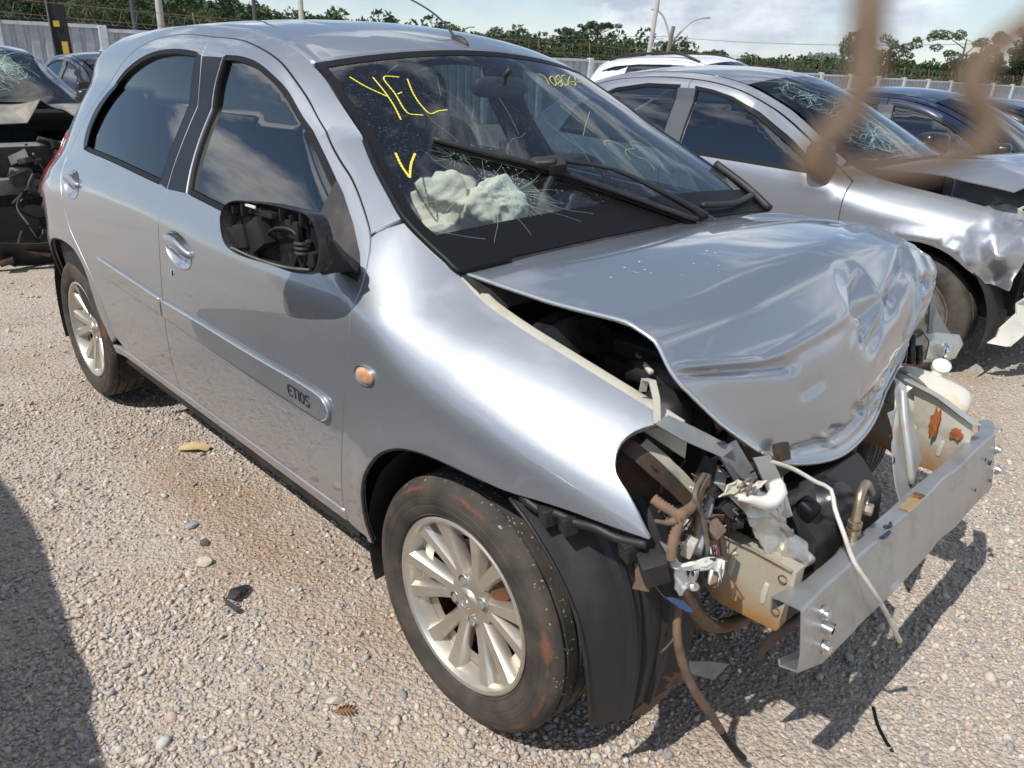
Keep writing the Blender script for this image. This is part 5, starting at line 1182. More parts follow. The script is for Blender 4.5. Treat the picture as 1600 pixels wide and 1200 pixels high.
for a in [  # (u0,v0,u1,v1,depth,width): folds read off the panel
 (.08, .52, .14, .66, -.040, .075), (.14, .66, .02, .60, .014, .030), (.14, .66, .26, .60, .014, .030), (.14, .66, .40, .585, -.012, .06),
 (.62, .26, .64, .56, .017, .030), (.64, .56, .82, .80, -.026, .045), (.64, .56, .58, .76, .016, .025), (.86, .46, .85, .68, .010, .022),
 (.30, .60, .62, .50, -.020, .045), (.72, .80, .62, .88, .014, .026), (.82, .80, .93, .66, .014, .035), (.70, .62, .84, .58, -.014, .04),
 (-.97, .565, -.60, .60, .010, .018), (-.95, .60, -.45, .645, -.012, .030), (-.60, .60, -.05, .575, .007, .022), (-.55, .93, .2, .90, -.012, .022),
 (.25, .85, .55, .90, .012, .024), (-.05, .84, .12, .90, -.011, .022), (.40, .86, .50, .80, -.011, .018), (-.35, .88, -.22, .94, .009, .018), (.35, .94, .62, .92, .010, .02), (.20, .93, .60, .84, -.010, .02),
 (.55, .05, .95, .24, .014, .028), (.70, .10, 1.0, .30, -.012, .028), (.80, .30, 1.0, .40, .012, .02), (.35, .36, .62, .30, -.006, .03)]: crease(*a)
rr = random.Random(21)
for _ in range(16):
    u0 = rr.uniform(-.5, .95); v0 = rr.uniform(.66, .97); a = rr.uniform(-1, 1); l = rr.uniform(.06, .2)
    crease(u0, v0, u0+l*math.cos(a), v0+l*math.sin(a)*.6, rr.choice((-1, 1))*rr.uniform(.002, .005), rr.uniform(.012, .03))
for k in range(5):   # broad shallow waves from the impact
    Dn += .0008*np.sin(U*rr.uniform(3, 7)+rr.uniform(0, 6))*np.sin(V_*rr.uniform(6, 12)+rr.uniform(0, 6))*np.clip((V_-.2)*2, 0, 1)
def blur(A, n):
    for _ in range(n):
        A = np.pad(A, 1, mode='edge'); A = (A[1:-1, 1:-1]*4+A[:-2, 1:-1]+A[2:, 1:-1]+A[1:-1, :-2]+A[1:-1, 2:])/8
    return A
G = G+GN*blur(Dn, 1)[..., None]
HG = G
fs = [(i*NU+j, i*NU+j+1, (i+1)*NU+j+1, (i+1)*NU+j) for i in range(NV-1) for j in range(NU-1)]
hood = mesh('bonnet', G.reshape(-1, 3), fs, M['silver_bonnet'] if 'silver_bonnet' in M else M['silver_hood'], HERO)
bm = bmesh.new(); bm.from_mesh(hood.data); bmesh.ops.recalc_face_normals(bm, faces=bm.faces)
if sum(f.normal.z for f in bm.faces) < 0: bmesh.ops.reverse_faces(bm, faces=bm.faces)
bm.to_mesh(hood.data); bm.free(); hood.data.polygons.foreach_set('use_smooth', [True]*len(hood.data.polygons))
md = hood.modifiers.new('sheet', 'SOLIDIFY'); md.thickness = .004; md.offset = -1
hood['label'] = 'bonnet buckled upwards across the middle and folded down at its nose'
# inner frame of the bonnet, torn along the right edge
E_ = HG[::6, 0]; I1 = HG[::6, 5]-np.array((0, 0, .018)); I2 = HG[::6, 13]-np.array((0, 0, .022)); I3 = HG[::6, 15]-np.array((0, 0, .006))
sheet('bonnet_inner_frame', [[E_[i]+np.array((0, .004, -.006)), I1[i], I2[i], I3[i]] for i in range(len(E_)-3)], .0025, M['primer'], hood)
E_ = HG[::6, -1]
sheet('bonnet_inner_frame', [[E_[i]-np.array((0, .004, .006)), HG[::6, -6][i]-np.array((0, 0, .018)), HG[::6, -14][i]-np.array((0, 0, .022)), HG[::6, -16][i]-np.array((0, 0, .006))] for i in range(len(E_)-3)], .0025, M['primer'], hood)
# pale hem along the torn edges
tube('bonnet_hem', [HG[i, 0]-np.array((0, 0, .002)) for i in range(0, NV, 4)], .0035, M['pale_edge'], hood, 6, smooth_path=False)
tube('bonnet_hem', [HG[-1, j]+np.array((0, 0, -.001)) for j in range(0, NU, 4)], .0045, M['silver_hood'], hood, 6, smooth_path=False)
tube('bonnet_hem', [HG[i, -1]-np.array((0, 0, .002)) for i in range(0, NV, 4)], .0035, M['silver_hood'], hood, 6, smooth_path=False)
# flaked paint on the bonnet
rr = random.Random(4); vs = []; fs = []
for _ in range(38):
    u0, v0 = rr.choice(((-.55, .22), (-.40, .27), (-.25, .25), (-.05, .24), (.10, .20), (.22, .13), (.15, .17), (.45, .2), (-.62, .18)))
    j = int((u0+rr.gauss(0, .06)+1)/2*(NU-1)); i = int((v0+rr.gauss(0, .018))*(NV-1)); i = max(1, min(NV-2, i)); j = max(1, min(NU-2, j))
    c = HG[i, j]; tu = (HG[i, j+1]-HG[i, j-1]); tu /= np.linalg.norm(tu); tv = HG[i+1, j]-HG[i-1, j]; tv /= np.linalg.norm(tv); nn = np.cross(tv, tu); nn *= np.sign(nn[2])
    a = rr.uniform(.0015, .006); b = rr.uniform(.0008, .0026); k = 7; base = len(vs); th = rr.uniform(0, 6.28)*.3+.8
    for q in range(k):
        t = 6.283*q/k; ra = rr.uniform(.6, 1.2); x_, y_ = a*ra*math.cos(t), b*ra*math.sin(t)
        vs.append(c+tu*(x_*math.cos(th)-y_*math.sin(th))+tv*(x_*math.sin(th)+y_*math.cos(th))+nn*.0009)
    fs.append(tuple(range(base, base+k)))
mesh('flaked_paint', vs, fs, M['whitechip'], hood, False)['kind'] = 'stuff'

# ---- right inner wing rail, pale primer, bolted flange under the fender edge
tr = []
for x in np.linspace(-.19, .375, 16):
    ye = float(HB.yt(x)); z = float(HB.zt(x))
    tr.append([(x, -ye-.001, z-.010), (x, -ye+.014, z-.004), (x, -ye+.030, z-.005), (x, -ye+.044, z-.030), (x, -ye+.046, z-.085)])
sheet('wing_rail', tr, .003, M['primer'], HERO)
sheet('wing_rail_end', [[(.355, -.655, .822), (.36, -.625, .832), (.36, -.60, .80)], [(.395, -.632, .800), (.40, -.60, .815), (.40, -.575, .775)], [(.425, -.607, .785), (.43, -.575, .797), (.43, -.555, .76)], [(.450, -.577, .767), (.455, -.55, .778), (.455, -.535, .748)]], .003, M['apron_dark'], HERO, sub=2)
for x, dy in ((.335, .024), (.352, .035), (.405, .06), (.44, .085)):
    lathe('rail_hole', [(0, .0005), (.007, .0005), (.0085, -.0002)], M['dark'], HERO, 14, axis='z', loc=(x, -.655+dy, .8215-.3*(x-.335)))
sheet('rail_hook', [[(.295, -.628, .858), (.303, -.618, .858)], [(.300, -.632, .885), (.308, -.622, .885)], [(.322, -.64, .890), (.33, -.63, .890)], [(.338, -.645, .862), (.346, -.635, .862)], [(.35, -.652, .82), (.358, -.642, .82)]], .003, M['primer'], HERO)
# strut tower, bulkhead, engine block masses under the bonnet
box('bulkhead', (-.17, 0, .66), (.03, 1.25, .60), M['dark'], HERO)
eng = box('engine_block', (.10, .08, .58), (.34, .62, .42), M['darkmetal'], HERO, bevel=.03)
box('cam_cover', (.10, .10, .815), (.22, .40, .06), M['plastic'], HERO, rot=(0, .05, 0), bevel=.015)
box('air_box', (.12, -.36, .74), (.26, .22, .17), M['plastic'], HERO, rot=(0, .1, .1), bevel=.02)
box('battery', (.10, .46, .74), (.18, .24, .18), M['plastic'], HERO, bevel=.01)
lathe('brake_booster', [(0, .05), (.10, .045), (.12, .02), (.12, -.03), (.05, -.06)], M['plastic_gloss'], HERO, 32, loc=(.02, -.52, .80)).rotation_euler = (0, 0, 1.3)
cushion('coolant_bottle', (.29, -.53, .77), (.09, .10, .12), (.1, 0, .2), HERO, M['plastic'])
tube('intake_hose', [(.15, -.45, .80), (.22, -.50, .84), (.30, -.48, .83), (.33, -.42, .78)], .030, M['plastic'], HERO, 12, ribs=.002)
tube('bonnet_stay', [(.17, -.47, .855), (.26, -.545, .862)], .006, M['primer'], HERO, 8)
# wiring and small hoses in the bay
rr = random.Random(8)
for k in range(16):
    x0 = rr.uniform(.28, .42); y0 = rr.uniform(-.58, -.35); z0 = rr.uniform(.62, .74)
    pts = [(x0, y0, z0)]
    for q in range(4): pts.append((pts[-1][0]+rr.uniform(-.04, .04), pts[-1][1]+rr.uniform(-.05, .06), pts[-1][2]+rr.uniform(-.08, .05)))
    tube('bay_wire', pts, rr.uniform(.0015, .0035), M[rr.choice(('plastic', 'greyhose', 'mudhose', 'rubber'))], HERO, 6)
# headlamp opening: diagonal carrier bar, muddy inner panel
sheet('lamp_carrier', [[(.290, -.665, .752), (.290, -.650, .773)], [(.320, -.659, .738), (.320, -.640, .761)], [(.350, -.642, .712), (.350, -.618, .732)], [(.380, -.613, .676), (.380, -.595, .698)], [(.410, -.588, .639), (.410, -.569, .658)]], .004, M['darkmetal'], HERO, sub=1)
sheet('lamp_carrier_flange', [[(.320, -.640, .763), (.312, -.612, .763)], [(.350, -.617, .734), (.342, -.590, .735)], [(.380, -.593, .699), (.372, -.565, .70)], [(.410, -.567, .659), (.402, -.540, .66)]], .003, M['primer'], HERO, sub=1)
lathe('carrier_slot', [(0, -.002), (.005, -.002), (.0065, .001)], M['dark'], HERO, 14, loc=(.347, -.634, .724)).scale = (1.4, 1, .8)
sheet('muddy_wing_inner', [[(.22, -.70, .76), (.25, -.68, .70), (.27, -.66, .58)], [(.26, -.62, .75), (.29, -.60, .69), (.31, -.59, .58)], [(.30, -.52, .74), (.33, -.52, .66), (.34, -.51, .56)]], .004, M['mudwing'], HERO, sub=3, noise=.006, seed=2)
# ---- longitudinal rails with crash boxes
def rail(sd, nm):
    y = sd*.48
    P = [(.02, .545), (.38, .556), (.40, .556), (.582, .550), (.580, .44), (.565, .405), (.44, .40), (.40, .42), (.02, .42)]
    r_ = prism(nm, P, 'y', y-sd*.030, y+sd*.006, M['rail'], HERO, .004)
    for bx, bz, l in ((.455, .505, .055), (.530, .475, .050)):
        for ys in (y+sd*.0065, y-sd*.0305): cushion('rail_bead', (bx, ys, bz), (.012, .005, l), (0, .08, 0), r_, M['primer'])
    sheet('rail_lip', [[(.37, y+sd*.004, .557), (.37, y+sd*.014, .560)], [(.50, y+sd*.004, .557), (.50, y+sd*.015, .561)], [(.575, y+sd*.004, .552), (.575, y+sd*.014, .555)]], .002, M['rail'], r_)
    for q in ((.57, .45), (.572, .525)): lathe('weld_nut', [(0, .006), (.007, .005), (.009, -.002)], M['rust'], r_, 12, loc=(q[0]-.012, y+sd*.008, q[1]))
    return r_
rail(-1, 'front_rail'); rail(1, 'front_rail')
# ---- bumper beam: pressed channel, torn wing at the near end
def beam_sec(t):
    r_ = R(11); fx_, fz_ = math.cos(r_), math.sin(r_)
    bx, by, bz = .590+.004*math.sin(math.pi*t), -.550+1.19*t, .514
    if t > .94: bx -= (t-.94)*.40
    return [(bx+f*fx_-u_*fz_, by, bz+f*fz_+u_*fx_) for f, u_ in ((-.010, -.026), (-.008, .001), (.004, .003), (.027, .000), (.0305, -.005), (.030, -.080), (.029, -.155), (.026, -.163), (-.010, -.165), (-.012, -.150))]
ts = np.linspace(0, 1, 46); bg_ = np.array([beam_sec(t) for t in ts])
rr = random.Random(6)
for i, t in enumerate(ts):
    bg_[i, :, 0] += .0015*math.sin(t*21)*(t > .2)
    d = math.exp(-((t-.38)/.03)**2); bg_[i, 2:5, 2] -= .012*d; bg_[i, 3:7, 0] -= .012*d     # the dent with the yellow rub
    d = math.exp(-((t-.62)/.05)**2); bg_[i, 3:8, 0] -= .006*d
    if t < .09:      # flared torn end
        k = (.09-t)/.09; bg_[i, :5, 2] += .010*k; bg_[i, 0:3, 0] -= .022*k; bg_[i, 6:, 2] += .040*k; bg_[i, 6:, 0] -= .012*k; bg_[i, :, 0] += .010*k
beam = sheet('bumper_beam', bg_, .0035, M['beam'], HERO)
beam['label'] = 'bare silver bumper beam pulled forward of the wreck'
for t, h in ((.055, -.042), (.060, -.118), (.92, -.045), (.935, -.110)):
    s_ = beam_sec(t); q_ = min(1, -h/.150); c = (s_[4][0]*(1-q_)+s_[6][0]*q_+.004, s_[4][1]+.03, s_[4][2]*(1-q_)+s_[6][2]*q_)
    b_ = lathe('beam_bolt', [(0, .012), (.008, .012), (.0095, .009), (.0095, .004), (.014, .003), (.014, -.003)], M['bolt'], beam, 12, loc=c); b_.rotation_euler = (0, 0, R(-90))
b_ = lathe('beam_tube', [(.008, .012), (.011, .012), (.011, -.01), (.008, -.01)], M['bolt'], beam, 20, loc=(beam_sec(.06)[5][0]+.008, beam_sec(.06)[5][1]+.03, beam_sec(.06)[5][2])); b_.rotation_euler = (0, 0, R(-90))
for t, h, r_ in ((.86, -.04, .004), (.90, -.065, .006), (.80, -.10, .004), (.12, -.09, .003), (.91, -.12, .004)):
    s_ = beam_sec(t); l_ = lathe('beam_hole', [(0, .0015), (r_, .0015), (r_*1.2, -.001)], M['dark'], beam, 14, loc=(s_[4][0]*(1+h/.150)-s_[6][0]*h/.150+.004, s_[4][1], s_[4][2]+h)); l_.rotation_euler = (0, 0, R(-90))
# yellow rub and blue pen marks on the beam's upper edge
def beam_patch(name, t0, t1, a, b, material, ragged=0, seed=0):
    rr = random.Random(seed); vs = []; fs = []; n = 14
    for i in range(n):
        t = t0+(t1-t0)*i/(n-1); k = int(np.clip(t*45, 0, 44)); f = t*45-k; S_ = bg_[k]*(1-f)+bg_[k+1]*f
        for q in np.linspace(a+rr.uniform(0, ragged), b-rr.uniform(0, ragged), 6):
            j = int(min(q, 8.99)); g = q-j; p = S_[j]*(1-g)+S_[j+1]*g; d = S_[j+1]-S_[j]; nn = np.array((-d[2], 0, d[0])); nn /= max(1e-9, np.linalg.norm(nn)); nn *= (1 if nn[0]+nn[2] > 0 else -1)
            vs.append(p+nn*.0032)
    for i in range(n-1):
        for j in range(5): fs.append((i*6+j, i*6+6+j, i*6+7+j, i*6+1+j))
    return mesh(name, vs, fs, material, beam)
beam_patch('yellow_rub', .425, .495, 2.0, 3.7, M['yellowrub'], .25, 3); beam_patch('rust_rub', .485, .51, 2.0, 3.2, M['rust'], .2, 5)
for seq in ([(.300, 3.0), (.300, 3.5), (.305, 3.8), (.318, 3.9), (.330, 3.7)], [(.338, 2.5), (.345, 2.8), (.358, 2.9), (.37, 2.7)]):
    pts = []
    for t, q in seq:
        k = int(t*45); f = t*45-k; S_ = bg_[k]*(1-f)+bg_[k+1]*f; j = int(q); g = q-j; pts.append(S_[j]*(1-g)+S_[j+1]*g+np.array((.003, 0, .0035)))
    tube('pen_mark', pts, .0042, M['bluepen'], beam, 6, step=.004)
# ---- front panel / radiator support pulled apart
sheet('radiator_support', [[(.478, -.530, .665), (.495, -.490, .672), (.508, -.458, .657)], [(.483, -.505, .625), (.505, -.470, .640), (.520, -.436, .612)], [(.497, -.492, .588), (.515, -.450, .600), (.530, -.400, .557)], [(.512, -.480, .560), (.535, -.440, .555), (.552, -.395, .525)], [(.525, -.470, .520), (.545, -.430, .515), (.560, -.395, .50)]], .004, M['alu'], HERO, sub=3, noise=.0035, seed=4)
sheet('support_plate', [[(.470, -.499, .746), (.480, -.455, .741)], [(.482, -.470, .695), (.494, -.425, .69)], [(.490, -.444, .650), (.502, -.405, .65)], [(.505, -.425, .600), (.515, -.388, .60)]], .003, M['apron'], HERO, sub=2)
sheet('support_gusset', [[(.42, -.545, .757), (.42, -.479, .758)], [(.44, -.522, .712), (.44, -.465, .722)], [(.46, -.499, .663), (.46, -.447, .685)]], .004, M['apron_dark'], HERO, sub=1)
tube('support_loop', [(.480, -.556, .691), (.492, -.546, .690), (.505, -.524, .680), (.515, -.497, .675), (.517, -.478, .690), (.508, -.480, .708)], [.006, .008, .011, .015, .017, .012], M['whiteplastic'], HERO, 10)
sheet('torn_bracket', [[(.455, -.575, .690), (.465, -.545, .712)], [(.470, -.555, .695), (.478, -.525, .712)], [(.482, -.545, .690), (.490, -.515, .708)], [(.495, -.520, .700), (.500, -.495, .712)]], .003, M['primer'], HERO, sub=2, noise=.004, seed=9)
box('support_block', (.540, -.420, .545), (.05, .065, .035), M['alu'], HERO, rot=(.2, .5, .6), bevel=.006)
tube('support_eye', [(.557, -.40, .535), (.572, -.405, .530)], .013, M['apron'], HERO, 14, smooth_path=False)
tube('lamp_brace', [(.400, -.500, .680), (.430, -.569, .643), (.455, -.630, .592)], [.009, .011, .010], M['apron'], HERO, 12)
box('relay_block', (.405, -.548, .715), (.028, .028, .034), M['plastic'], HERO, rot=(.2, .3, .4))
box('relay_block', (.420, -.518, .690), (.022, .045, .012), M['primer'], HERO, rot=(.2, .2, .5))
rr = random.Random(33)
for k in range(22):   # broken dark bits filling the nose
    c = np.array((rr.uniform(.36, .46), rr.uniform(-.58, -.34), rr.uniform(.52, .70))); box('broken_part', c, (rr.uniform(.015, .05), rr.uniform(.015, .06), rr.uniform(.01, .05)), M[rr.choice(('plastic', 'darkmetal', 'dark', 'mudwing', 'plastic_gloss', 'rustgrey'))], HERO, rot=(rr.uniform(-1, 1), rr.uniform(-1, 1), rr.uniform(-1, 1)), bevel=.004)
# corrugated hoses and harness, caked in red mud
tube('corrugated_hose', [(.395, -.697, .706), (.415, -.692, .697), (.435, -.687, .690), (.447, -.690, .678), (.452, -.706, .655), (.456, -.714, .617)], .0095, M['mudhose'], HERO, 12, step=.0035, ribs=.0011)
tube('muddy_branch', [(.445, -.692, .690), (.438, -.630, .687), (.424, -.587, .702), (.414, -.566, .714)], [.011, .008, .006], M['mudhose'], HERO, 10)
tube('muddy_branch', [(.445, -.694, .684), (.436, -.710, .681), (.426, -.730, .689)], [.009, .005, .003], M['mudhose'], HERO, 10)
tube('wire_loom', [(.415, -.570, .715), (.440, -.635, .707), (.450, -.616, .660), (.460, -.604, .604), (.465, -.600, .575)], .0052, M['greyhose'], HERO, 10, step=.003, ribs=.0006)
tube('wire_loom', [(.418, -.560, .712), (.432, -.600, .69), (.445, -.622, .65), (.452, -.640, .61)], .005, M['mudhose'], HERO, 10)
for k, cnm in enumerate(('plastic', 'whiteplastic', 'rubber', 'bluepen', 'red_lens')): tube('lead_wire', [(.462+.002*k, -.604+.003*k, .60), (.468+.002*k, -.606+.004*k, .585), (.470, -.612+.004*k, .572)], .0014, M[cnm], HERO, 6)
box('wire_plug', (.458, -.662, .622), (.020, .022, .034), M['primer'], HERO, rot=(0, .2, .3)); box('wire_plug', (.473, -.612, .566), (.016, .016, .045), M['plastic'], HERO, rot=(0, .15, .2))
# remains of the headlamp: white shattered carrier with bulb and a blue mirror shard
lp = sheet('lamp_remains', [[(.452, -.707, .606), (.467, -.670, .603), (.477, -.622, .592), (.483, -.583, .572)], [(.462, -.708, .600), (.477, -.670, .595), (.486, -.626, .585), (.490, -.588, .567)], [(.463, -.697, .590), (.478, -.663, .583), (.487, -.626, .576), (.490, -.602, .559)]], .003, M['whiteplastic'], HERO, sub=2, noise=.003, seed=3)
sheet('lamp_shell', [[(.452, -.697, .597), (.463, -.670, .585)], [(.456, -.692, .575), (.466, -.664, .562)], [(.458, -.689, .555), (.466, -.661, .545)], [(.460, -.680, .528), (.464, -.672, .526)]], .003, M['whiteplastic'], HERO, sub=2, noise=.002, seed=5)
cushion('lamp_bulb', (.473, -.660, .568), (.014, .014, .032), (0, .1, 0), HERO, M['chrome'])
lathe('bulb_collar', [(.003, .008), (.008, .006), (.012, 0), (.0125, -.003)], M['bolt'], HERO, 16, axis='z', loc=(.474, -.659, .548))
rr = random.Random(14)
for k in range(8):
    a = (.485+rr.uniform(-.004, .008), -.612+rr.uniform(-.022, .030), .576); tube('lamp_splinter', [a, (a[0]+rr.uniform(-.002, .008), a[1]+rr.uniform(-.006, .010), a[2]-rr.uniform(.01, .03)), (a[0]+rr.uniform(-.002, .01), a[1]+rr.uniform(-.01, .016), a[2]-rr.uniform(.03, .062))], [.0035, .0024, .0008], M['whiteplastic'], HERO, 5)
sh = sheet('mirror_shard', [[(.447, -.707, .533), (.452, -.696, .522)], [(.457, -.690, .528), (.458, -.680, .506)], [(.466, -.668, .514), (.468, -.657, .486)], [(.473, -.645, .486), (.474, -.643, .480)]], .002, M['bluemirror'], HERO)
tube('shard_wire', [(.435, -.735, .60), (.440, -.725, .56), (.448, -.706, .532)], .0011, M['greyhose'], HERO, 5)
# fender-edge clips and the torn liner
CL = [(.18, .655), (.215, .640), (.25, .645), (.29, .640), (.33, .645), (.37, .640), (.41, .645), (.425, .648)]
tube('fender_clip_rail', [side_pt(HB, x, z, -1, .012) for x, z in CL], .009, M['plastic'], HERO, 8)
for x, z in ((.235, .635), (.275, .632), (.395, .625)):
    p = side_pt(HB, x, z, -1, .012); box('fender_clip', p, (.030, .028, .034), M['plastic'], HERO, rot=(.2, 0, -.4), bevel=.003)
    box('clip_mouth', p+np.array((.004, -.012, 0)), (.018, .008, .018), M['dark'], HERO, rot=(.2, 0, -.4), bevel=.002)
box('fender_clip', (.435, -.735, .605), (.05, .045, .05), M['plastic'], HERO, rot=(.3, .2, -.6), bevel=.004)
sheet('clip_tab', [[(.405, -.745, .60), (.425, -.735, .60)], [(.41, -.745, .565), (.43, -.735, .57)], [(.405, -.745, .545), (.435, -.735, .55)]], .003, M['mudhose'], HERO)
sheet('chrome_tab', [[(.44, -.73, .655), (.455, -.72, .645)], [(.452, -.722, .632), (.468, -.712, .622)], [(.455, -.718, .62), (.47, -.708, .615)]], .003, M['alu'], HERO)
LO = [(.150, -.800, .640), (.205, -.802, .610), (.260, -.800, .562), (.300, -.796, .512), (.328, -.790, .455), (.343, -.780, .38), (.347, -.765, .29), (.343, -.745, .20), (.336, -.728, .152)]
LI = [(.165, -.56, .665), (.235, -.565, .655), (.30, -.57, .625), (.345, -.575, .57), (.375, -.58, .50), (.392, -.585, .41), (.392, -.59, .30), (.380, -.595, .21), (.372, -.60, .160)]
lg = []
for a, b in zip(catmull(LO, .03), catmull(LI, .03)):
    row = []
    for t in np.linspace(0, 1, 22):
        p = np.array(a)*(1-t)+np.array(b)*t
        bulge = .018*math.sin(math.pi*t)+(.010*(1 if .42 < t < .50 else 0)-.010*(1 if .60 < t < .66 else 0)+.012*(1 if t > .9 else 0))
        p = p+np.array((1., -.25, .15))*bulge
        if t < .06: p += np.array((.0, -.004, .0))
        row.append(p)
    lg.append(row)
rr = random.Random(2)
lg = np.array(lg); lg[-1, :, 2] += np.array([rr.uniform(-.012, .014) for _ in range(22)])
liner = sheet('wheel_liner', lg, .003, M['plastic_mud'], HERO); liner['label'] = 'black plastic wheel liner hanging loose ahead of the front tyre'
tube('liner_edge', [p[0]+np.array((.002, -.002, 0)) for p in lg], .004, M['plastic'], liner, 6, smooth_path=False)
sheet('liner_side', [[(.372, -.60, .16), (.392, -.585, .41), (.375, -.58, .53)], [(.40, -.52, .19), (.42, -.52, .40), (.41, -.52, .55)], [(.37, -.47, .22), (.39, -.47, .40), (.38, -.47, .55)]], .004, M['plastic_mud'], HERO, sub=2)
tube('liner_string', [(.405, -.625, .33), (.425, -.62, .37), (.43, -.61, .40)], .002, M['greyhose'], HERO, 5)
# bottom: lower arm, torn skirt, hanging drain hose, left things
sheet('lower_arm', [[(.350, -.615, .120), (.362, -.585, .110)], [(.368, -.585, .168), (.385, -.555, .150)], [(.385, -.570, .225), (.400, -.535, .195)], [(.398, -.530, .235), (.412, -.505, .190)]], .014, M['rustgrey'], HERO, sub=2, noise=.003, seed=1)
sheet('under_tray', [[(.378, -.458, .192), (.392, -.467, .172)], [(.398, -.40, .170), (.405, -.42, .140)], [(.418, -.344, .142), (.412, -.395, .122)]], .004, M['apron_dark'], HERO, sub=1)
tube('drain_hose', [(.440, -.640, .500), (.446, -.650, .467), (.456, -.660, .433), (.468, -.652, .376), (.488, -.622, .294), (.503, -.574, .215), (.515, -.535, .150)], [.007, .0085, .0095, .0095, .009, .0085], M['mudhose'], HERO, 12)
tube('drain_hose_end', [(.514, -.538, .154), (.524, -.50, .095), (.537, -.452, .030)], .0075, M['rubber'], HERO, 12)
tube('rusty_hoop', [(.395, -.575, .475), (.400, -.564, .445), (.410, -.520, .378), (.418, -.470, .325), (.424, -.400, .288), (.430, -.331, .275), (.432, -.29, .30)], .016, M['rustgrey'], HERO, 8)
sheet('rust_skirt', [[(.60, -.44, .40), (.585, -.40, .41)], [(.60, -.40, .34), (.58, -.36, .36)], [(.59, -.36, .31), (.57, -.30, .34)], [(.60, -.30, .33), (.575, -.25, .37)]], .003, M['rust'], HERO, sub=3, noise=.006, seed=7)
sheet('lower_panel', [[(.56, -.50, .40), (.57, -.30, .39), (.57, -.1, .385)], [(.53, -.48, .30), (.54, -.30, .31), (.54, -.12, .32)]], .004, M['darkmetal'], HERO, sub=2)
# middle: black reservoir box, air-conditioning pipe, white hanging hose, braces
rb = prism('black_shroud', [(.36, .44), (.40, .575), (.48, .600), (.55, .53), (.56, .42)], 'y', -.33, .0, M['plastic'], HERO, .02)
lathe('shroud_cap', [(0, .03), (.035, .028), (.045, .01), (.06, 0), (.065, -.01)], M['plastic_gloss'], rb, 28, axis='z', loc=(.52, -.20, .560)).rotation_euler = (0, .75, 0)
cushion('reservoir_cap', (.505, -.305, .575), (.045, .045, .05), (0, .4, 0), HERO, M['rubber'])
tube('cooling_pipe', [(.585, -.245, .50), (.582, -.238, .545), (.578, -.231, .580), (.574, -.220, .608), (.568, -.190, .618), (.562, -.150, .600), (.556, -.10, .560)], [.010, .010, .009, .009, .008, .008], M['brass'], HERO, 12)
for h in (.535, .552): lathe('pipe_collar', [(.010, .006), (.0145, .005), (.0145, -.005), (.010, -.006)], M['brass'], HERO, 18, axis='z', loc=(.582, -.239, h))
n_ = lathe('pipe_union', [(0, .014), (.011, .014), (.013, .011), (.013, -.009), (.009, -.012)], M['brass'], HERO, 6, loc=(.582, -.195, .570)); n_.rotation_euler = (0, 0, -1.3)
lathe('pipe_washer', [(.010, .003), (.019, .003), (.019, -.003), (.010, -.003)], M['brass'], HERO, 24, loc=(.576, -.182, .570)).rotation_euler = (0, 0, -1.3)
tube('muddy_pipe', [(.585, -.245, .51), (.575, -.28, .47), (.555, -.34, .45), (.50, -.42, .45)], .012, M['mudhose'], HERO, 10)
tube('white_hose', [(.470, -.47, .735), (.485, -.439, .722), (.500, -.389, .697), (.530, -.346, .666), (.550, -.319, .648), (.572, -.340, .625), (.602, -.346, .582), (.630, -.350, .540), (.658, -.325, .490), (.674, -.22, .375), (.682, -.12, .262), (.684, -.095, .235)], [.0042, .0042, .0046, .005, .006], M['whitehose'], HERO, 10)
lathe('hose_tip', [(.003, .009), (.0065, .008), (.0065, -.008)], M['greyhose'], HERO, 10, axis='z', loc=(.684, -.092, .228))
sheet('bonnet_lock_brace', [[(.440, -.044, .608), (.440, .012, .598)], [(.48, -.06, .58), (.48, -.012, .57)], [(.52, -.10, .545), (.52, -.058, .54)]], .004, M['apron'], HERO)
rr = random.Random(71)
for k in range(16):   # thin torn brackets left in the crushed nose
    c = np.array((rr.uniform(.37, .47), rr.uniform(-.60, -.36), rr.uniform(.56, .72))); d = np.array((rr.uniform(-.02, .03), rr.uniform(-.04, .04), rr.uniform(-.04, .04))); e_ = np.array((rr.uniform(-.012, .012), rr.uniform(-.012, .012), rr.uniform(.006, .02)))
    sheet('torn_bracket', [[c, c+e_], [c+d*.5+e_*.3, c+d*.5+e_*1.2], [c+d, c+d+e_*.7]], .0018, M[rr.choice(('primer', 'apron', 'apron_dark', 'alu', 'darkmetal', 'rustgrey'))], HERO)
for k in range(18):
    c = np.array((rr.uniform(.39, .48), rr.uniform(-.62, -.38), rr.uniform(.58, .72))); pts = [c]
    for q in range(4): pts.append(pts[-1]+np.array((rr.uniform(-.012, .014), rr.uniform(-.03, .03), rr.uniform(-.035, .015))))
    tube('bay_wire', pts, rr.uniform(.0012, .0028), M[rr.choice(('plastic', 'rubber', 'mudhose', 'greyhose', 'whitehose'))], HERO, 6)
for k in range(8):
    c = (rr.uniform(.40, .47), rr.uniform(-.60, -.42), rr.uniform(.57, .70)); box('wire_plug', c, (.014, .018, .022), M[rr.choice(('plastic', 'whiteplastic', 'plastic_gloss', 'greypanel'))], HERO, rot=(rr.uniform(-1, 1), rr.uniform(-1, 1), rr.uniform(-1, 1)), bevel=.002)
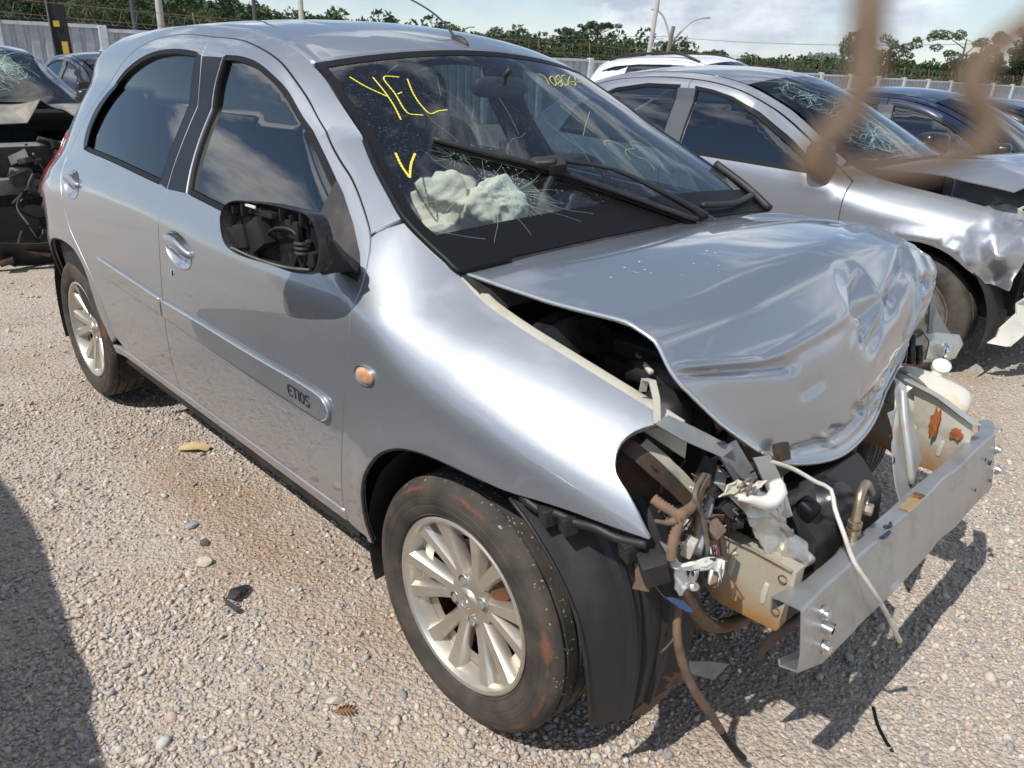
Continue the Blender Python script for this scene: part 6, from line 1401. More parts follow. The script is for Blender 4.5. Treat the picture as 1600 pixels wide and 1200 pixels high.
# ---- left side of the nose
sheet('left_apron', [[(.44, .30, .60), (.415, .345, .655), (.395, .37, .665)], [(.475, .235, .53), (.455, .30, .585), (.43, .375, .645)], [(.515, .20, .45), (.495, .27, .49), (.47, .37, .56)], [(.545, .19, .40), (.535, .26, .42), (.515, .36, .47)]], .004, M['apron'], HERO, sub=3, noise=.0008)
tube('apron_bead', [(.435, .335, .652), (.47, .30, .58), (.505, .275, .51), (.535, .26, .44)], .010, M['apron'], HERO, 8)
for p in ((.462, .245, .555), (.488, .225, .50)): lathe('apron_hole', [(0, .002), (.008, .002), (.010, -.002)], M['dark'], HERO, 14, loc=p).rotation_euler = (0, 0, -1.0)
sheet('left_rail_side', [[(.435, .43, .635), (.455, .455, .50)], [(.50, .44, .61), (.515, .455, .47)], [(.59, .45, .565), (.60, .46, .43)]], .004, M['primer'], HERO, sub=2)
sheet('left_rail_top', [[(.415, .40, .655), (.43, .445, .645)], [(.50, .415, .628), (.51, .455, .615)], [(.60, .43, .575), (.605, .47, .565)]], .004, M['apron'], HERO, sub=1)
rr = random.Random(3)
for (cx, cz, a, b, yy) in ((.505, .548, .012, .042, .4345), (.560, .530, .015, .016, .4440)):   # blistered rust on the rail's flank
    pl = []
    for q in range(22):
        t = 6.283*q/22; k = rr.uniform(.65, 1.25); pl.append((cx+a*k*math.cos(t), cz+b*k*math.sin(t)))
    prism('rust_patch', pl, 'y', yy-.0035, yy+.012, M['rustbright'], HERO, 0)
tk = cushion('washer_tank', (.445, .535, .575), (.21, .17, .10), (.05, .22, .2), HERO, M['tank'])
box('tank_tab', (.50, .455, .552), (.04, .010, .028), M['tank'], tk, bevel=.003).matrix_parent_inverse = tk.matrix_basis.inverted()
tube('tank_hose', [(.36, .42, .665), (.41, .43, .66), (.45, .44, .64), (.475, .447, .61), (.48, .45, .575)], .0055, M['greyhose'], HERO, 8)
tube('tank_neck', [(.425, .61, .59), (.43, .63, .625)], .016, M['tank'], HERO, 16, smooth_path=False)
lathe('tank_cap', [(0, .014), (.020, .014), (.025, .010), (.025, -.006), (.020, -.009)], M['whiteplastic'], HERO, 28, axis='z', loc=(.432, .635, .635)).rotation_euler = (.5, .3, 0)
sheet('left_lamp_panel', [[(.345, .665, .845), (.35, .70, .80)], [(.36, .66, .78), (.38, .73, .74)], [(.375, .65, .71), (.415, .76, .69)]], .004, M['greypanel'], HERO, sub=1)
sheet('left_lamp_bracket', [[(.36, .64, .725), (.425, .76, .705)], [(.385, .64, .70), (.445, .745, .685)], [(.39, .63, .65), (.44, .72, .645)], [(.375, .63, .635), (.42, .71, .63)]], .004, M['alu'], HERO, sub=1)
cushion('left_lamp_reflector', (.418, .685, .672), (.02, .07, .04), (0, 0, .5), HERO, M['chrome'])
for k in range(4): tube('left_strut_pipe', [(.33+.02*k, .50+.015*k, .80-.03*k), (.345+.02*k, .50+.01*k, .66)], .010, M['plastic_gloss'], HERO, 10, smooth_path=False)
sheet('left_fender', [[(-.36, .74, 1.03), (-.36, .84, .85), (-.36, .845, .65)], [(-.15, .68, .955), (-.15, .83, .82), (-.15, .84, .69)], [(.05, .665, .90), (.05, .815, .78), (.05, .825, .68)], [(.20, .66, .86), (.20, .785, .75), (.20, .79, .67)], [(.29, .66, .82), (.30, .74, .73), (.29, .75, .66)]], .004, M['silver'], HERO, sub=3)
sheet('left_fender_skirt', [[(-.36, .845, .65), (-.38, .84, .45), (-.42, .81, .30)], [(-.30, .845, .52), (-.335, .835, .42), (-.35, .81, .30)]], .004, M['silver'], HERO, sub=1)
crumple('dangling_clod', (.615, .30, .33), (.022, .02, .025), 5, HERO, M['mudhose'], 3, .5)
# ================================================================ the other cars of the yard
SEDAN = dict(zt=[(.80, .60), (.7, .665), (.55, .745), (.4, .80), (.1, .87), (-.2, .915), (-.5, .955), (-.62, .985), (-.7, 1.02), (-.95, 1.16), (-1.2, 1.29), (-1.4, 1.372), (-1.6, 1.415), (-1.9, 1.437), (-2.2, 1.430), (-2.5, 1.39), (-2.75, 1.31), (-3.0, 1.18), (-3.2, 1.08), (-3.35, 1.05), (-3.62, 1.01)],
    half=.865, wb=2.6, ws=(-1.42, -.63), roof=(-2.62, -1.42), rg=(-3.2, -2.62), hood=(-.62, .76), boot=(-3.62, -3.2), nose=.78, tail=-3.62, xf=-.60, xb=-1.78, xr=-2.72,
    fw=[(-1.70, .985), (-.82, .950), (-.77, .970), (-1.0, 1.105), (-1.25, 1.232), (-1.45, 1.308), (-1.60, 1.342), (-1.73, 1.358)], rw=[(-1.84, 1.362), (-2.1, 1.362), (-2.35, 1.325), (-2.58, 1.235), (-2.74, 1.13), (-2.78, 1.03), (-1.80, .990)], rr=.31, roofx=-1.0)
SUV = dict(zt=[(.72, .80), (.6, .87), (.4, .95), (.1, 1.02), (-.2, 1.055), (-.45, 1.09), (-.6, 1.15), (-.8, 1.28), (-1.0, 1.42), (-1.2, 1.53), (-1.4, 1.59), (-1.8, 1.62), (-2.3, 1.615), (-2.8, 1.58), (-3.1, 1.54), (-3.3, 1.40), (-3.4, 1.15)],
    half=.90, wb=2.65, ws=(-1.22, -.45), roof=(-3.12, -1.22), rg=(-3.4, -3.12), hood=(-.44, .70), boot=None, nose=.74, tail=-3.42, xf=-.48, xb=-1.62, xr=-2.60,
    fw=[(-1.56, 1.08), (-.66, 1.05), (-.62, 1.08), (-.85, 1.25), (-1.05, 1.40), (-1.2, 1.48), (-1.35, 1.515), (-1.57, 1.525)], rw=[(-1.70, 1.53), (-2.3, 1.525), (-2.75, 1.49), (-3.0, 1.43), (-3.08, 1.25), (-3.02, 1.12), (-1.68, 1.085)], rr=.34, roofx=-.9)
def car_cushion(*a): return cushion(*a)
def bg_car(name, sp, loc, rz, label, pm, rail_col=None, rails=False, smash=None, nose=True, hoodpanel=True, disp=None, mirror_m='plastic_gloss', wscr='clearglass', lod=1., group=None, cat='car', mirrors=(-1, 1)):
    root = empty(name, loc, label, cat, group, rz)
    B = Body(sp['zt'][::-1] if sp['zt'][0][0] > sp['zt'][-1][0] else sp['zt'], half=sp['half'], front=(0., .30), rear=(-sp['wb']-.1, .42), crease=.90 if sp['half'] < .88 else 1.0, roofx=sp['roofx'], tail=(-1.6, .03))
    H = .09*lod; pmat = M[pm]; rr_ = sp['rr']+.07; wb = sp['wb']
    te = lambda a, b, n=26: [(x, float(B.zt(x))-.0005) for x in np.linspace(a, b, n)]
    arch = lambda cx, a0, a1, n=20: [(cx+rr_*math.cos(R(a)), sp['rr']+rr_*math.sin(R(a))) for a in np.linspace(a0, a1, n)]
    zs = .26
    xf, xb, xr = sp['xf'], sp['xb'], sp['xr']; drop = .035
    dt = lambda a, b, n=20: [(x, float(B.zt(x))-drop) for x in np.linspace(a, b, n)]
    fx = sp.get('fx', 0.); nx_ = sp['nose']; zn = float(B.zt(nx_-.02))
    a_s = math.degrees(math.asin((zs-sp['rr'])/rr_))
    fen = te(xf-.06, nx_-.04, 30)+[(nx_-.02, zn-.08), (nx_-.06, .52)]+[(fx+rr_*math.cos(R(a)), sp['rr']+rr_*math.sin(R(a))) for a in np.linspace(35, 180-a_s, 22)]+[(xf+.02, zs), (xf, .60), (xf, .93), (xf-.10, float(B.zt(xf-.10))-drop)]
    fdo = dt(xf-.10, xb, 26)+[(xb, zs), (xf+.02, zs), (xf, .60), (xf, .93)]
    rdo = dt(xb, xr+.12, 22)+[(xr, 1.0), (xr+.0, .80), (xr+.25, .62), (-wb+rr_*math.cos(R(20)), .47), (-wb+rr_+.06, zs), (xb, zs)]
    qua = te(sp['tail']+.0, xf-.10, 60)[::-1]+[(sp['tail'], .95), (sp['tail']-.0, .6), (sp['tail']+.06, zs)]+[(-wb+rr_*math.cos(R(a)), sp['rr']+rr_*math.sin(R(a))) for a in np.linspace(180-a_s, a_s, 26)][0:]+[(-wb+rr_+.06, zs), (-wb+rr_*math.cos(R(20)), .47), (xr+.25, .62), (xr, .80), (xr, 1.0)]+dt(xb, xr+.12, 22)[::-1]+dt(xf-.10, xb, 26)[::-1]
    for sd in (-1, 1):
        panel('front_fender', B, fen, sd, pmat, root, h=H*.6, hb=.03, disp=(disp if sd < 0 else None))
        fd = panel('front_door', B, fdo, sd, pmat, root, holes=[sp['fw']], h=H, hb=.03, gap=.004)
        rd = panel('rear_door', B, rdo, sd, pmat, root, holes=[sp['rw']], h=H, hb=.03, gap=.004)
        panel('body_side', B, qua, sd, pmat, root, h=H, hb=.03)
        for pw, par in ((sp['fw'], fd), (sp['rw'], rd)):
            panel('window_seal', B, pw, sd, M['rubber'], par, holes=[clip_ring(pw, .022)], gap=0, off=.002, flange=.012, h=.2, hb=.04)
            panel('window_pane', B, clip_ring(pw, .012), sd, M['tinted_bg'], par, gap=0, off=.010, flange=0, h=.05*lod, hb=.035*lod)
        panel('pillar_film', B, [(sp['fw'][-1][0]+.01, float(B.zt(xb))-.088), (sp['rw'][0][0]-.01, float(B.zt(xb))-.088), (sp['rw'][-1][0]-.01, sp['rw'][-1][1]-.01), (sp['fw'][0][0]+.02, sp['fw'][0][1]-.01)], sd, M['greypillar'], fd, off=-.003, flange=.002, gap=0, h=.2)
        panel('inner_shell', B, [(xf-.05, .3), (sp['tail']+.2, .3), (sp['tail']+.2, .93), (xf-.05, .93)], sd, M['dark'], root, off=.04, flange=0, h=.2)
        for hx in (xb+.14, xr+.12):
            p = side_pt(B, hx, .90 if sp['half'] < .88 else .98, sd, -.012); cushion('door_handle', p, (.19, .03, .035), (0, 0, 0), fd if hx > xb else rd, pmat)
        if sd not in mirrors: continue
        mp = side_pt(B, xf-.18, sp['fw'][1][1]+.09, sd, -.13); cushion('door_mirror', mp, (.13, .24, .15), (0, 0, -.25*sd), root, M[mirror_m])
        box('mirror_stalk', side_pt(B, xf-.16, sp['fw'][1][1]+.03, sd, -.03), (.10, .12, .04), M['plastic'], root, bevel=.01)
    top_loft('roof', B, sp['roof'][0], sp['roof'][1], pmat, root, 30, 20, (.04, .055), (0, .07))
    w = top_loft('windscreen', B, sp['ws'][0], sp['ws'][1], M[wscr], root, 14, 18, (.055, .035), (.07, .10), s0=-.97, s1=.97)
    top_loft('rear_glass', B, sp['rg'][0], sp['rg'][1], M['tinted_bg'], root, 10, 14, (.03, .04), (-.06, 0), s0=-.97, s1=.97)
    if sp['boot']: top_loft('boot_lid', B, sp['boot'][0], sp['boot'][1], pmat, root, 10, 16, (.03, .03), (-.03, -.06))
    if hoodpanel: top_loft('bonnet', B, sp['hood'][0], sp['hood'][1], pmat, root, 24, 20, (.05, .05), (.10, .10))
    def face(nm, x0, z0, z1, bulge, mt, n=8, m=18):
        vs = []; fs = []
        for i in range(n):
            z = z0+(z1-z0)*i/(n-1); wd = float(B.Y(x0, min(z, float(B.zt(x0)))))
            for s in np.linspace(-1, 1, m): vs.append((x0+bulge*(1-abs(s)**2.4)*(1-.25*abs(2*i/(n-1)-1)**2), s*wd, z))
        for i in range(n-1):
            for j in range(m-1): fs.append((i*m+j, i*m+j+1, (i+1)*m+j+1, (i+1)*m+j))
        return mesh(nm, vs, fs, M[mt], root)
    if nose:
        f_ = face('front_bumper', nx_-.03, .22, zn-.0, .13, pm)
        face('grille', nx_-.022, .36, .55, .13, 'plastic', 4)
        for sd in (-1, 1):
            panel('headlamp', B, [(nx_-.05, zn-.03), (nx_-.30, float(B.zt(nx_-.3))-.05), (nx_-.22, zn-.13), (nx_-.05, zn-.15)], sd, M['lamp'], root, off=-.006, flange=.01, gap=0, h=.1)
    face('rear_bumper', sp['tail']+.005, .24, 1.0 if sp['half'] < .88 else 1.15, -.12, pm)
    for sd in (-1, 1):
        panel('tail_light', B, [(sp['tail']+.02, .98), (sp['tail']+.25, 1.0), (sp['tail']+.22, .82), (sp['tail']+.02, .80)], sd, M['red_lens'], root, off=-.008, flange=.01, gap=0, h=.1)
        cushion('seat', (-1.85, sd*.36, .90), (.16, .5, .75), (0, -.25, 0), root); cushion('headrest', (-1.97, sd*.36, 1.27), (.1, .26, .15), (0, -.2, 0), root)
    box('dashboard', (-.85, 0, .86), (.45, 1.45, .16), M['dash'], root, bevel=.05)
    box('floor_pan', (-1.75, 0, .30), (2.3, 1.5, .06), M['dark'], root)
    box('engine_bay', (-.12, 0, .52), (.7, 1.1, .30), M['dark'], root, bevel=.03)
    for x in (fx, -wb):
        for sd in (-1, 1):
            wl_ = bpy.data.objects.new('wheel', None); COL.objects.link(wl_); wl_.parent = root; wl_.location = (x, sd*(sp['half']-.115), sp['rr'])
            k = sp['rr']/.297; s = sd; w_ = .20
            pr = [(.204*k, s*w_*.40), (.235*k, s*w_*.49), (.27*k, s*w_*.48), (.288*k, s*w_*.42), (.2965*k, s*w_*.34), (.2965*k, s*w_*.12), (.289*k, s*w_*.10), (.289*k, s*w_*.06), (.2965*k, s*w_*.04), (.2965*k, -s*w_*.34), (.285*k, -s*w_*.45), (.204*k, -s*w_*.45)]
            lathe('tyre', pr if s < 0 else pr[::-1], M['tyre_plain'], wl_, 48)
            rp = [(0, .26), (.05, .27), (.06, .22), (.15, .24), (.185, .30), (.20, .42), (.207, .43), (.203, .38)]
            lathe('rim', [(a*k, s*w_*b) for a, b in (rp if s < 0 else rp[::-1])], M['steel_rim'], wl_, 40)
            for q in range(8):
                an_ = q*math.pi/4; cushion('rim_slot', (.115*k*math.cos(an_), s*w_*.262, .115*k*math.sin(an_)), (.035, .012, .045), (0, -an_, 0), wl_, M['dark'])
            vs = []; fs = []; n = 20
            for i in range(n):
                a = R(-15+210*i/(n-1))
                for y in (sp['half']-.03, .5): vs.append((x+(rr_+.01)*math.cos(a), sd*y, sp['rr']+(rr_+.01)*math.sin(a)))
            for i in range(n-1): fs.append((2*i, 2*i+1, 2*i+3, 2*i+2))
            mesh('wheel_well', vs, fs, M['dark'], root)
    if rails:
        for sd in (-1, 1): tube('roof_rail', [(x, sd*(float(B.yt(x))+.01), float(B.zt(x))+(.05 if 0 < i < 5 else .0)) for i, x in enumerate(np.linspace(sp['roof'][0]+.15, sp['roof'][1]-.1, 6))], .018, M['plastic'], root, 8)
    root_B[root.name] = B
    return root, B, w
root_B = {}
M['lamp'] = mat('clear_lamp_lens', (.55, .57, .58), .08, .3, coat=1)
M['greypillar'] = mat('satin_grey_pillar', (.10, .105, .115), .35, .2)
M['tyre_plain'] = mat('worn_tyre', (.035, .033, .03), .85, 0, var=(.09, .075, .055), vscale=8)
M['steel_rim'] = mat('grey_wheel', (.30, .30, .30), .4, .7, var=(.2, .17, .14), vscale=10)
gz0 = lambda x, y: float(ground_z(x, y))
def screen_cracks(root, B, sp, w, n, seed, cx, cs, spread, name='glass_cracks'):
    """spider web of cracks lying on the outside of a car's windscreen"""
    rr = random.Random(seed); x0, x1 = sp['ws']
    def Q(x, s, h=.003):
        t = (x-x0)/(x1-x0); k = 1-s*s; return np.array((x+(.07+.03*t)*k+h*.6, s*float(B.yt(x)), float(B.zt(x))+(.055-.02*t)*k+h))
    vs = []; fs = []
    def rib(pl, wd):
        P = [Q(min(x1-.03, max(x0+.03, x)), max(-.93, min(.93, s))) for x, s in pl]; b0 = len(vs)
        for i in range(len(P)):
            t = P[min(i+1, len(P)-1)]-P[max(i-1, 0)]; t /= max(1e-9, np.linalg.norm(t)); b = np.cross((.5, 0, .87), t); vs.extend([P[i]+b*wd/2, P[i]-b*wd/2])
        for i in range(len(P)-1): a = b0+2*i; fs.append((a, a+2, a+3, a+1))
    for i in range(n):
        a = 6.283*(i+rr.uniform(-.4, .4))/n; r = .01; l = spread*rr.uniform(.4, 1.1); pl = []
        while r < l: pl.append((cx+r*math.cos(a), cs+r*math.sin(a)/.6)); r += .03; a += rr.uniform(-.25, .25)
        if len(pl) > 1: rib(pl, .0035)
        r = spread*rr.uniform(.15, .8); a0 = rr.uniform(0, 6.28); rib([(cx+r*math.cos(a0+q*.22)*rr.uniform(.93, 1.07), cs+r*math.sin(a0+q*.22)/.6) for q in range(5)], .003)
    o = mesh(name, vs, fs, M['crack'], w); o['kind'] = 'stuff'; return o

# --- the silver saloon on the next row of the same line
def tri(v): return 1-np.abs((v % 2)-1)*2
def dent(x, z):
    k = np.clip((x-.02)/.14, 0, 1)
    return k*(-.05+.040*tri((x*1.0+z*.55)*9.)+.028*tri((z-x*.7)*8+.4)-.10*np.clip(x-.12, 0, 1))+.024*np.exp(-((np.hypot(x+.19, z-.31)-.405)/.028)**2)*(x < .06)
SEDAN_CRUSHED = dict(SEDAN, fx=-.19, nose=.30)
SED, SB, sw_ = bg_car('silver_saloon_car', SEDAN_CRUSHED, (-.10, 3.28, gz0(0, 3.28)-.02), 0, 'silver saloon with crushed front corner and cracked windscreen, parked beyond the hatchback', 'silver2', nose=False, hoodpanel=False, disp=dent, lod=.7)
screen_cracks(SED, SB, SEDAN, sw_, 40, 3, -.85, -.35, .34); screen_cracks(SED, SB, SEDAN, sw_, 26, 4, -1.2, -.6, .2)
# its bonnet pushed up and skewed, dark reflections
hg = []
for t in np.linspace(0, 1, 16):
    row = []
    for s in np.linspace(-1, 1, 22):
        x = -.52+.66*t+.12*(1-s*s); z = 1.0+.05*t-.16*max(0, t-.55)**1.2+.04*(1-s*s)+.03*abs(math.sin(5*s+3*t))*t; row.append((x, s*.72-.02*t, z-.10*t*max(0, -s-.5)))
    hg.append(row)
bn = sheet('bonnet', hg, .006, M['silver2'], SED); bn['label'] = 'bonnet pushed up and skewed by the crash'
sheet('torn_wing_edge', [[(.02, -.72, .86), (.05, -.64, .89)], [(.14, -.71, .80), (.17, -.61, .85)], [(.24, -.69, .70), (.27, -.57, .78)]], .004, M['alu'], SED, sub=3, noise=.014, seed=3)
for k in range(26):
    rr = random.Random(100+k); c = (rr.uniform(.02, .30), rr.uniform(-.76, -.45), rr.uniform(.60, .90)); sheet('torn_scrap', [[c, (c[0]+rr.uniform(.01, .05), c[1]+rr.uniform(-.03, .03), c[2]+rr.uniform(-.03, .03))], [(c[0]+rr.uniform(.0, .04), c[1]+.03, c[2]-rr.uniform(.01, .06)), (c[0]+.05, c[1]+.03, c[2]-.03)]], .003, M[rr.choice(('alu', 'whiteplastic', 'plastic', 'apron', 'plastic_gloss'))], SED)
sheet('front_corner_bracket', [[(.28, -.66, .58), (.36, -.58, .60)], [(.29, -.70, .48), (.38, -.60, .50)], [(.26, -.72, .36), (.36, -.62, .36)], [(.20, -.75, .24), (.30, -.68, .22)]], .012, M['whiteplastic'], SED, sub=2, noise=.012, seed=8)
sheet('lamp_housing', [[(.28, -.62, .64), (.44, -.48, .64)], [(.34, -.64, .54), (.48, -.50, .54)], [(.32, -.64, .46), (.46, -.50, .45)]], .02, M['alu'], SED, sub=2, noise=.010, seed=5)
box('bumper_beam', (.40, .1, .46), (.07, 1.0, .12), M['darkmetal'], SED, rot=(0, 0, .1), bevel=.01)
tube('dangling_cable', [(.38, -.60, .48), (.42, -.64, .36), (.41, -.68, .24), (.38, -.71, .14)], .008, M['greyhose'], SED, 8)
tube('dangling_cable', [(.46, -.50, .52), (.50, -.51, .35), (.49, -.48, .25)], .006, M['greyhose'], SED, 8)
box('radiator', (.26, .0, .55), (.05, .9, .4), M['dark'], SED)
# --- neighbours to its far side
NAV, NB, nw = bg_car('dark_blue_saloon_car', SEDAN, (-.05, 6.25, gz0(0, 6.25)-.02), R(2), 'dark blue saloon parked on the far side of the silver saloon', 'navy', lod=1.2, wscr='tinted_bg')
FAR, FB, fw_ = bg_car('black_saloon_car', SEDAN, (-.2, 9.3, gz0(0, 9.3)-.02), R(-1), 'black saloon cut off by the right edge, beyond the dark blue one', 'black_paint', lod=1.6, wscr='tinted_bg')
# --- back row
WSU, WB_, ww = bg_car('white_suv_car', SUV, (-3.9, 8.3, -.04), R(-2), 'white tall car with black roof rails behind the silver saloon', 'white_paint', rails=True, lod=1.5, wscr='tinted_bg')
DKB, DB_, dw = bg_car('black_hatchback_car', SEDAN, (-10.2, 2.75, gz0(-11, 2.7)), R(4), 'black car between the dark wreck and the silver hatchback tail', 'black_paint', lod=1.5)
WHT, HB2, hw = bg_car('white_pickup_car', SUV, (-15.6, 4.9, gz0(-16, 4.8)-.12), R(3), 'white car far behind at left, only its roof showing over the black car', 'white_paint', lod=1.8, rails=True, wscr='tinted_bg')
# --- the dark wreck behind the hatchback's tail
LFT, LB, lw = bg_car('dark_wrecked_car', SEDAN, (-6.0, -.12, gz0(-7, 0)), R(0), 'dark grey wreck at the left edge with tented bonnet and shattered windscreen', 'graphite', nose=False, hoodpanel=False, lod=.9)
screen_cracks(LFT, LB, SEDAN, lw, 60, 9, -1.12, .42, .26); screen_cracks(LFT, LB, SEDAN, lw, 26, 10, -.95, .15, .2)
hg = []
for t in np.linspace(0, 1, 16):
    row = []
    for y in np.linspace(-.74, .66, 40):
        d = y-.17-.02*t; fold = max(0, 1-(-d/.10 if d < 0 else d/.34)); side = .05*max(0, -d-.10)+.10*max(0, d-.2)
        z = .985+t*(.165*fold-.085-side*.6)+.008*math.sin(y*40)*t*(fold > .2)*(d > 0); row.append((-.56+.60*t-.06*abs(y)-.05*t*(1-fold)*(1 if d < 0 else .4), y, z+.02*(1-t)))
    hg.append(row)
bn = sheet('bonnet', hg, .006, M['gold_bonnet'], LFT); bn['label'] = 'bonnet folded up into a tent'
rr = random.Random(31)
box('radiator_pack', (.30, .1, .55), (.10, 1.1, .42), M['dark'], LFT, bevel=.01)
box('front_crossmember', (.42, .1, .50), (.08, 1.2, .11), M['apron_dark'], LFT, rot=(0, .1, .05), bevel=.008)
box('upper_crossmember', (.28, .1, .72), (.10, 1.3, .11), M['apron_dark'], LFT, rot=(0, .2, 0), bevel=.015)
for k in range(4): box('beam_cell', (.47, .30+.035*(k % 2), .475+.05*(k//2)), (.05, .028, .042), M['alu'], LFT, rot=(.1, 0, .3), bevel=.003)
for k in range(70):
    c = np.array((rr.uniform(.28, .62), rr.uniform(-.2, .72), rr.uniform(.18, .82))); m_ = M[rr.choice(('plastic', 'darkmetal', 'dark', 'plastic_gloss', 'plastic', 'dark', 'apron_dark', 'rubber'))]
    if k % 3: box('broken_part', c, (rr.uniform(.02, .09), rr.uniform(.03, .15), rr.uniform(.02, .10)), m_, LFT, rot=(rr.uniform(-.8, .8), rr.uniform(-.8, .8), rr.uniform(-.8, .8)), bevel=.006)
    else: tube('torn_cable', [c, c+np.array((rr.uniform(-.05, .15), rr.uniform(-.1, .1), -.1)), c+np.array((rr.uniform(-.05, .2), rr.uniform(-.15, .15), -.22))], rr.uniform(.006, .016), m_, LFT, 7)
bp_ = [[], [], []]
FBM = empty('fallen_bumper', (-5.25, -.2, gz0(-5, 0)), 'broken dark bumper skin lying on the gravel under the dark wreck', 'bumper')
sheet('bumper_skin', [[(.0+.20*math.sin(a)+r_*.10, -.75+1.45*a/2.2, .02+.17*r_+.02*math.sin(a*5)) for r_ in (0, .4, .8, 1.)] for a in np.linspace(0, 2.2, 18)], .006, M['plastic_mud'], FBM, sub=1)
for k in range(16):
    c = np.array((rr.uniform(-.05, .25), rr.uniform(-.4, .6), rr.uniform(.03, .12))); box('broken_bracket', c, (rr.uniform(.03, .1), rr.uniform(.05, .25), rr.uniform(.01, .05)), M[rr.choice(('plastic', 'mudhose', 'darkmetal', 'plastic_mud'))], FBM, rot=(rr.uniform(-.5, .5), rr.uniform(-.5, .5), rr.uniform(-1, 1)), bevel=.004)
# --- the car standing at the photographer's side: its shadow reaches the lower left of the picture
NGH, GB_, gw = bg_car('parked_dark_car', SEDAN, (.18, -2.93, 0), 0, 'dark car just outside the left edge whose shadow falls on the gravel', 'graphite', lod=1.5, mirrors=(-1,))
# ================================================================ small things on the ground
def on_ground(x, y, dz=0.): return (x, y, float(gz_exact(np.array(x), np.array(y)))+dz)
M['card'] = mat('beige_cardboard', (.58, .46, .24), .8, 0, var=(.48, .36, .18), vscale=25)
c = on_ground(-1.70, -.70, .012)
o = sheet('cardboard_scrap', [[(-.055, -.02, 0), (-.05, .025, .004)], [(-.015, -.026, .006), (-.01, .028, .014)], [(.03, -.022, .010), (.035, .03, .006)], [(.06, -.016, .0), (.062, .02, .002)]], .004, M['card']); o.location = c; o.rotation_euler = (0, 0, .75); tag(o, 'torn beige cardboard scrap on the gravel beside the rear door', 'scrap')
c = on_ground(-.76, -.985, .010)
PS = empty('plastic_shard', c, 'bent black plastic shard lying on the gravel left of the front wheel', 'shard', None, .3)
sheet('wide_blade', [[(.00, -.03, .004), (.03, -.025, .012)], [(-.01, -.005, .016), (.028, .0, .02)], [(-.005, .03, .008), (.018, .035, .012)], [(.0, .05, .0), (.010, .05, .0)]], .003, M['plastic'], PS)
sheet('narrow_blade', [[(-.01, -.03, .010), (.0, -.04, .010)], [(.03, -.045, .016), (.03, -.056, .014)], [(.075, -.04, .004), (.065, -.055, .002)]], .003, M['plastic'], PS)
M['fern'] = mat('dry_brown_leaflets', (.22, .10, .04), .8, 0, var=(.30, .17, .08), vscale=60)
def sprig(name, x, y, rz, n, label):
    e = empty(name, on_ground(x, y, .008), label, 'dry sprig', None, rz); vs = []; fs = []
    for k in range(n):
        for s in (-1, 1):
            a = k*.008; l = .016*math.sin(math.pi*(k+1)/(n+1))**.5; b = len(vs); vs += [(a, 0, .004), (a+.006, s*l*.5, .010), (a+.012, s*l, .004), (a+.007, s*l*.35, .002)]; fs.append((b, b+1, b+2, b+3))
    m_ = mesh('leaflets', vs, fs, M['fern'], e, False); md = m_.modifiers.new('t', 'SOLIDIFY'); md.thickness = .0022
    tube('stem', [(-.01, 0, .003), (n*.008, 0, .004)], .0016, M['fern'], e, 6, smooth_path=False)
sprig('dry_sprig', -.20, -1.003, .9, 5, 'small dry brown sprig beside a pale stone in the lower middle'); sprig('dry_sprig', .00, -1.165, .55, 9, 'longer dry brown sprig at the bottom edge left of the front wheel')
rr = random.Random(19)
def stone(x, y, r, label, tone):
    bm = bmesh.new(); bmesh.ops.create_icosphere(bm, subdivisions=2, radius=1); g = random.Random(int(x*1000)); dirs = [(Vector((g.gauss(0, 1), g.gauss(0, 1), g.gauss(0, 1))).normalized(), g.uniform(.55, .85)) for _ in range(9)]
    for v in bm.verts:
        for d, k in dirs:
            q = v.co.dot(d)
            if q > k: v.co -= d*(q-k)
        v.co = Vector((v.co.x*r*1.15, v.co.y*r*.9, v.co.z*r*.65))
    o = from_bm('stone', bm, M['bigstone%d' % tone], None, True, 30); o.location = on_ground(x, y, r*.3); o.rotation_euler = (0, 0, x*9); tag(o, label, 'stone')
M['bigstone0'] = mat('pale_stone', (.50, .45, .38), .9, 0, var=(.42, .37, .31), vscale=40, bump=.5, bscale=150); M['bigstone1'] = mat('grey_stone', (.30, .31, .33), .9, 0, var=(.38, .37, .36), vscale=40, bump=.5, bscale=150); M['bigstone2'] = mat('dark_stone', (.11, .10, .09), .9, 0, bump=.5, bscale=150)
stone(-.235, -.985, .020, 'pale stone just above the small dry sprig', 0)
stone(-1.18, -.93, .020, 'grey pebble in the open gravel left of the sill', 1)
stone(-.96, -.985, .026, 'broad flat pale stone left of the black plastic shard', 0)
stone(-1.06, -.94, .017, 'dark pebble between the shard and the flat pale stone', 2)
# dark thin cable stub stuck in the gravel before the beam
a = np.array((.66, -.03, .012)); o = tube('cable_stub', [(0, 0, .0), (.03, -.05, .004), (.065, -.085, .002), (.085, -.10, .0)], .0045, M['rubber'], None, 6); o.location = on_ground(.655, -.04, .006); tag(o, 'thin black cable lying on the gravel under the end of the white hose', 'cable')
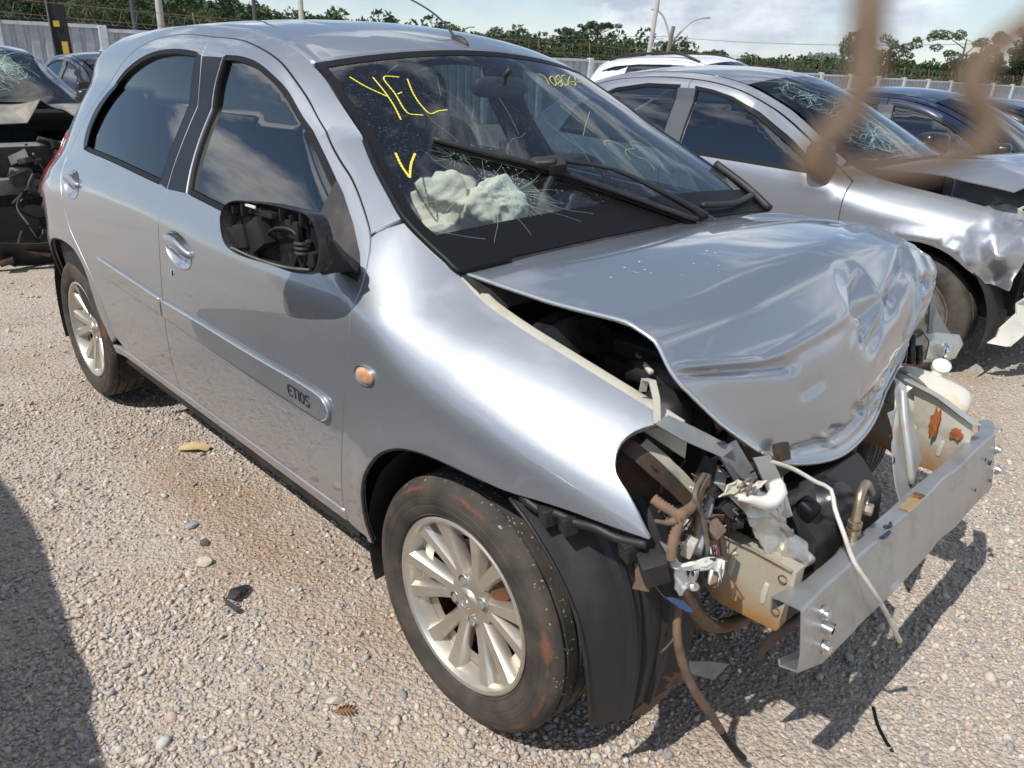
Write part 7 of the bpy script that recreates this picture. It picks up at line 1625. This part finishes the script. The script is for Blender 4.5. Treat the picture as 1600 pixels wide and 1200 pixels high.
# ---- the loop of brown twine hanging down right in front of the lens (far out of focus)
M['twine'] = mat('brown_twine', (.17, .118, .078), .9, 0, var=(.12, .08, .052), vscale=300, bump=.6, bscale=900, bdist=.0006)
TW = [(.755, -2.22, .84), (.86, -2.10, 1.15), (.97, -1.86, 1.46), (1.01, -1.68, 1.50), (1.015, -1.63, 1.45), (1.0163, -1.6167, 1.4025), (1.0174, -1.6176, 1.3991), (1.0184, -1.6186, 1.3956), (1.0193, -1.6197, 1.3922), (1.0195, -1.6210, 1.3896), (1.0188, -1.6230, 1.3872), (1.0179, -1.6252, 1.3853), (1.0179, -1.6260, 1.3839), (1.0198, -1.6242, 1.3836), (1.0224, -1.6215, 1.3837), (1.0248, -1.6188, 1.3841), (1.0272, -1.6159, 1.3849), (1.0290, -1.6134, 1.3861), (1.0293, -1.6122, 1.3877), (1.0284, -1.6121, 1.3894), (1.0271, -1.6126, 1.3908), (1.0266, -1.6123, 1.3922), (1.0268, -1.6112, 1.3937), (1.0276, -1.6094, 1.3955), (1.0286, -1.6074, 1.3971), (1.0300, -1.6046, 1.3996), (1.0306, -1.6019, 1.4032), (1.035, -1.60, 1.44), (1.06, -1.64, 1.50), (1.04, -1.85, 1.47), (.92, -2.12, 1.10), (.80, -2.22, .82)]
rr = random.Random(9)
o = tube('twine_loop', TW, [rr.uniform(.0011, .0019) for _ in range(90)], M['twine'], None, 8, step=.002); tag(o, 'blurred loop of brown twine hanging close before the lens at upper right', 'twine')
# ================================================================ the air: far things fade to blue
hzm = bpy.data.materials.new('clear_air_haze'); hzm.use_nodes = True; ht = hzm.node_tree; ht.nodes.clear()
ho = ht.nodes.new('ShaderNodeOutputMaterial'); hv = ht.nodes.new('ShaderNodeVolumePrincipled')
hv.inputs['Color'].default_value = (.88, .94, 1, 1); hv.inputs['Density'].default_value = 3e-5; hv.inputs['Anisotropy'].default_value = .2
ht.links.new(hv.outputs[0], ho.inputs['Volume'])
hzo = box('haze', (0, 0, 150), (21000, 21000, 480), hzm, None, bevel=0); hzo['kind'] = 'stuff'; hzo['label'] = 'thin blue haze lying over the whole landscape'; hzo['category'] = 'haze'
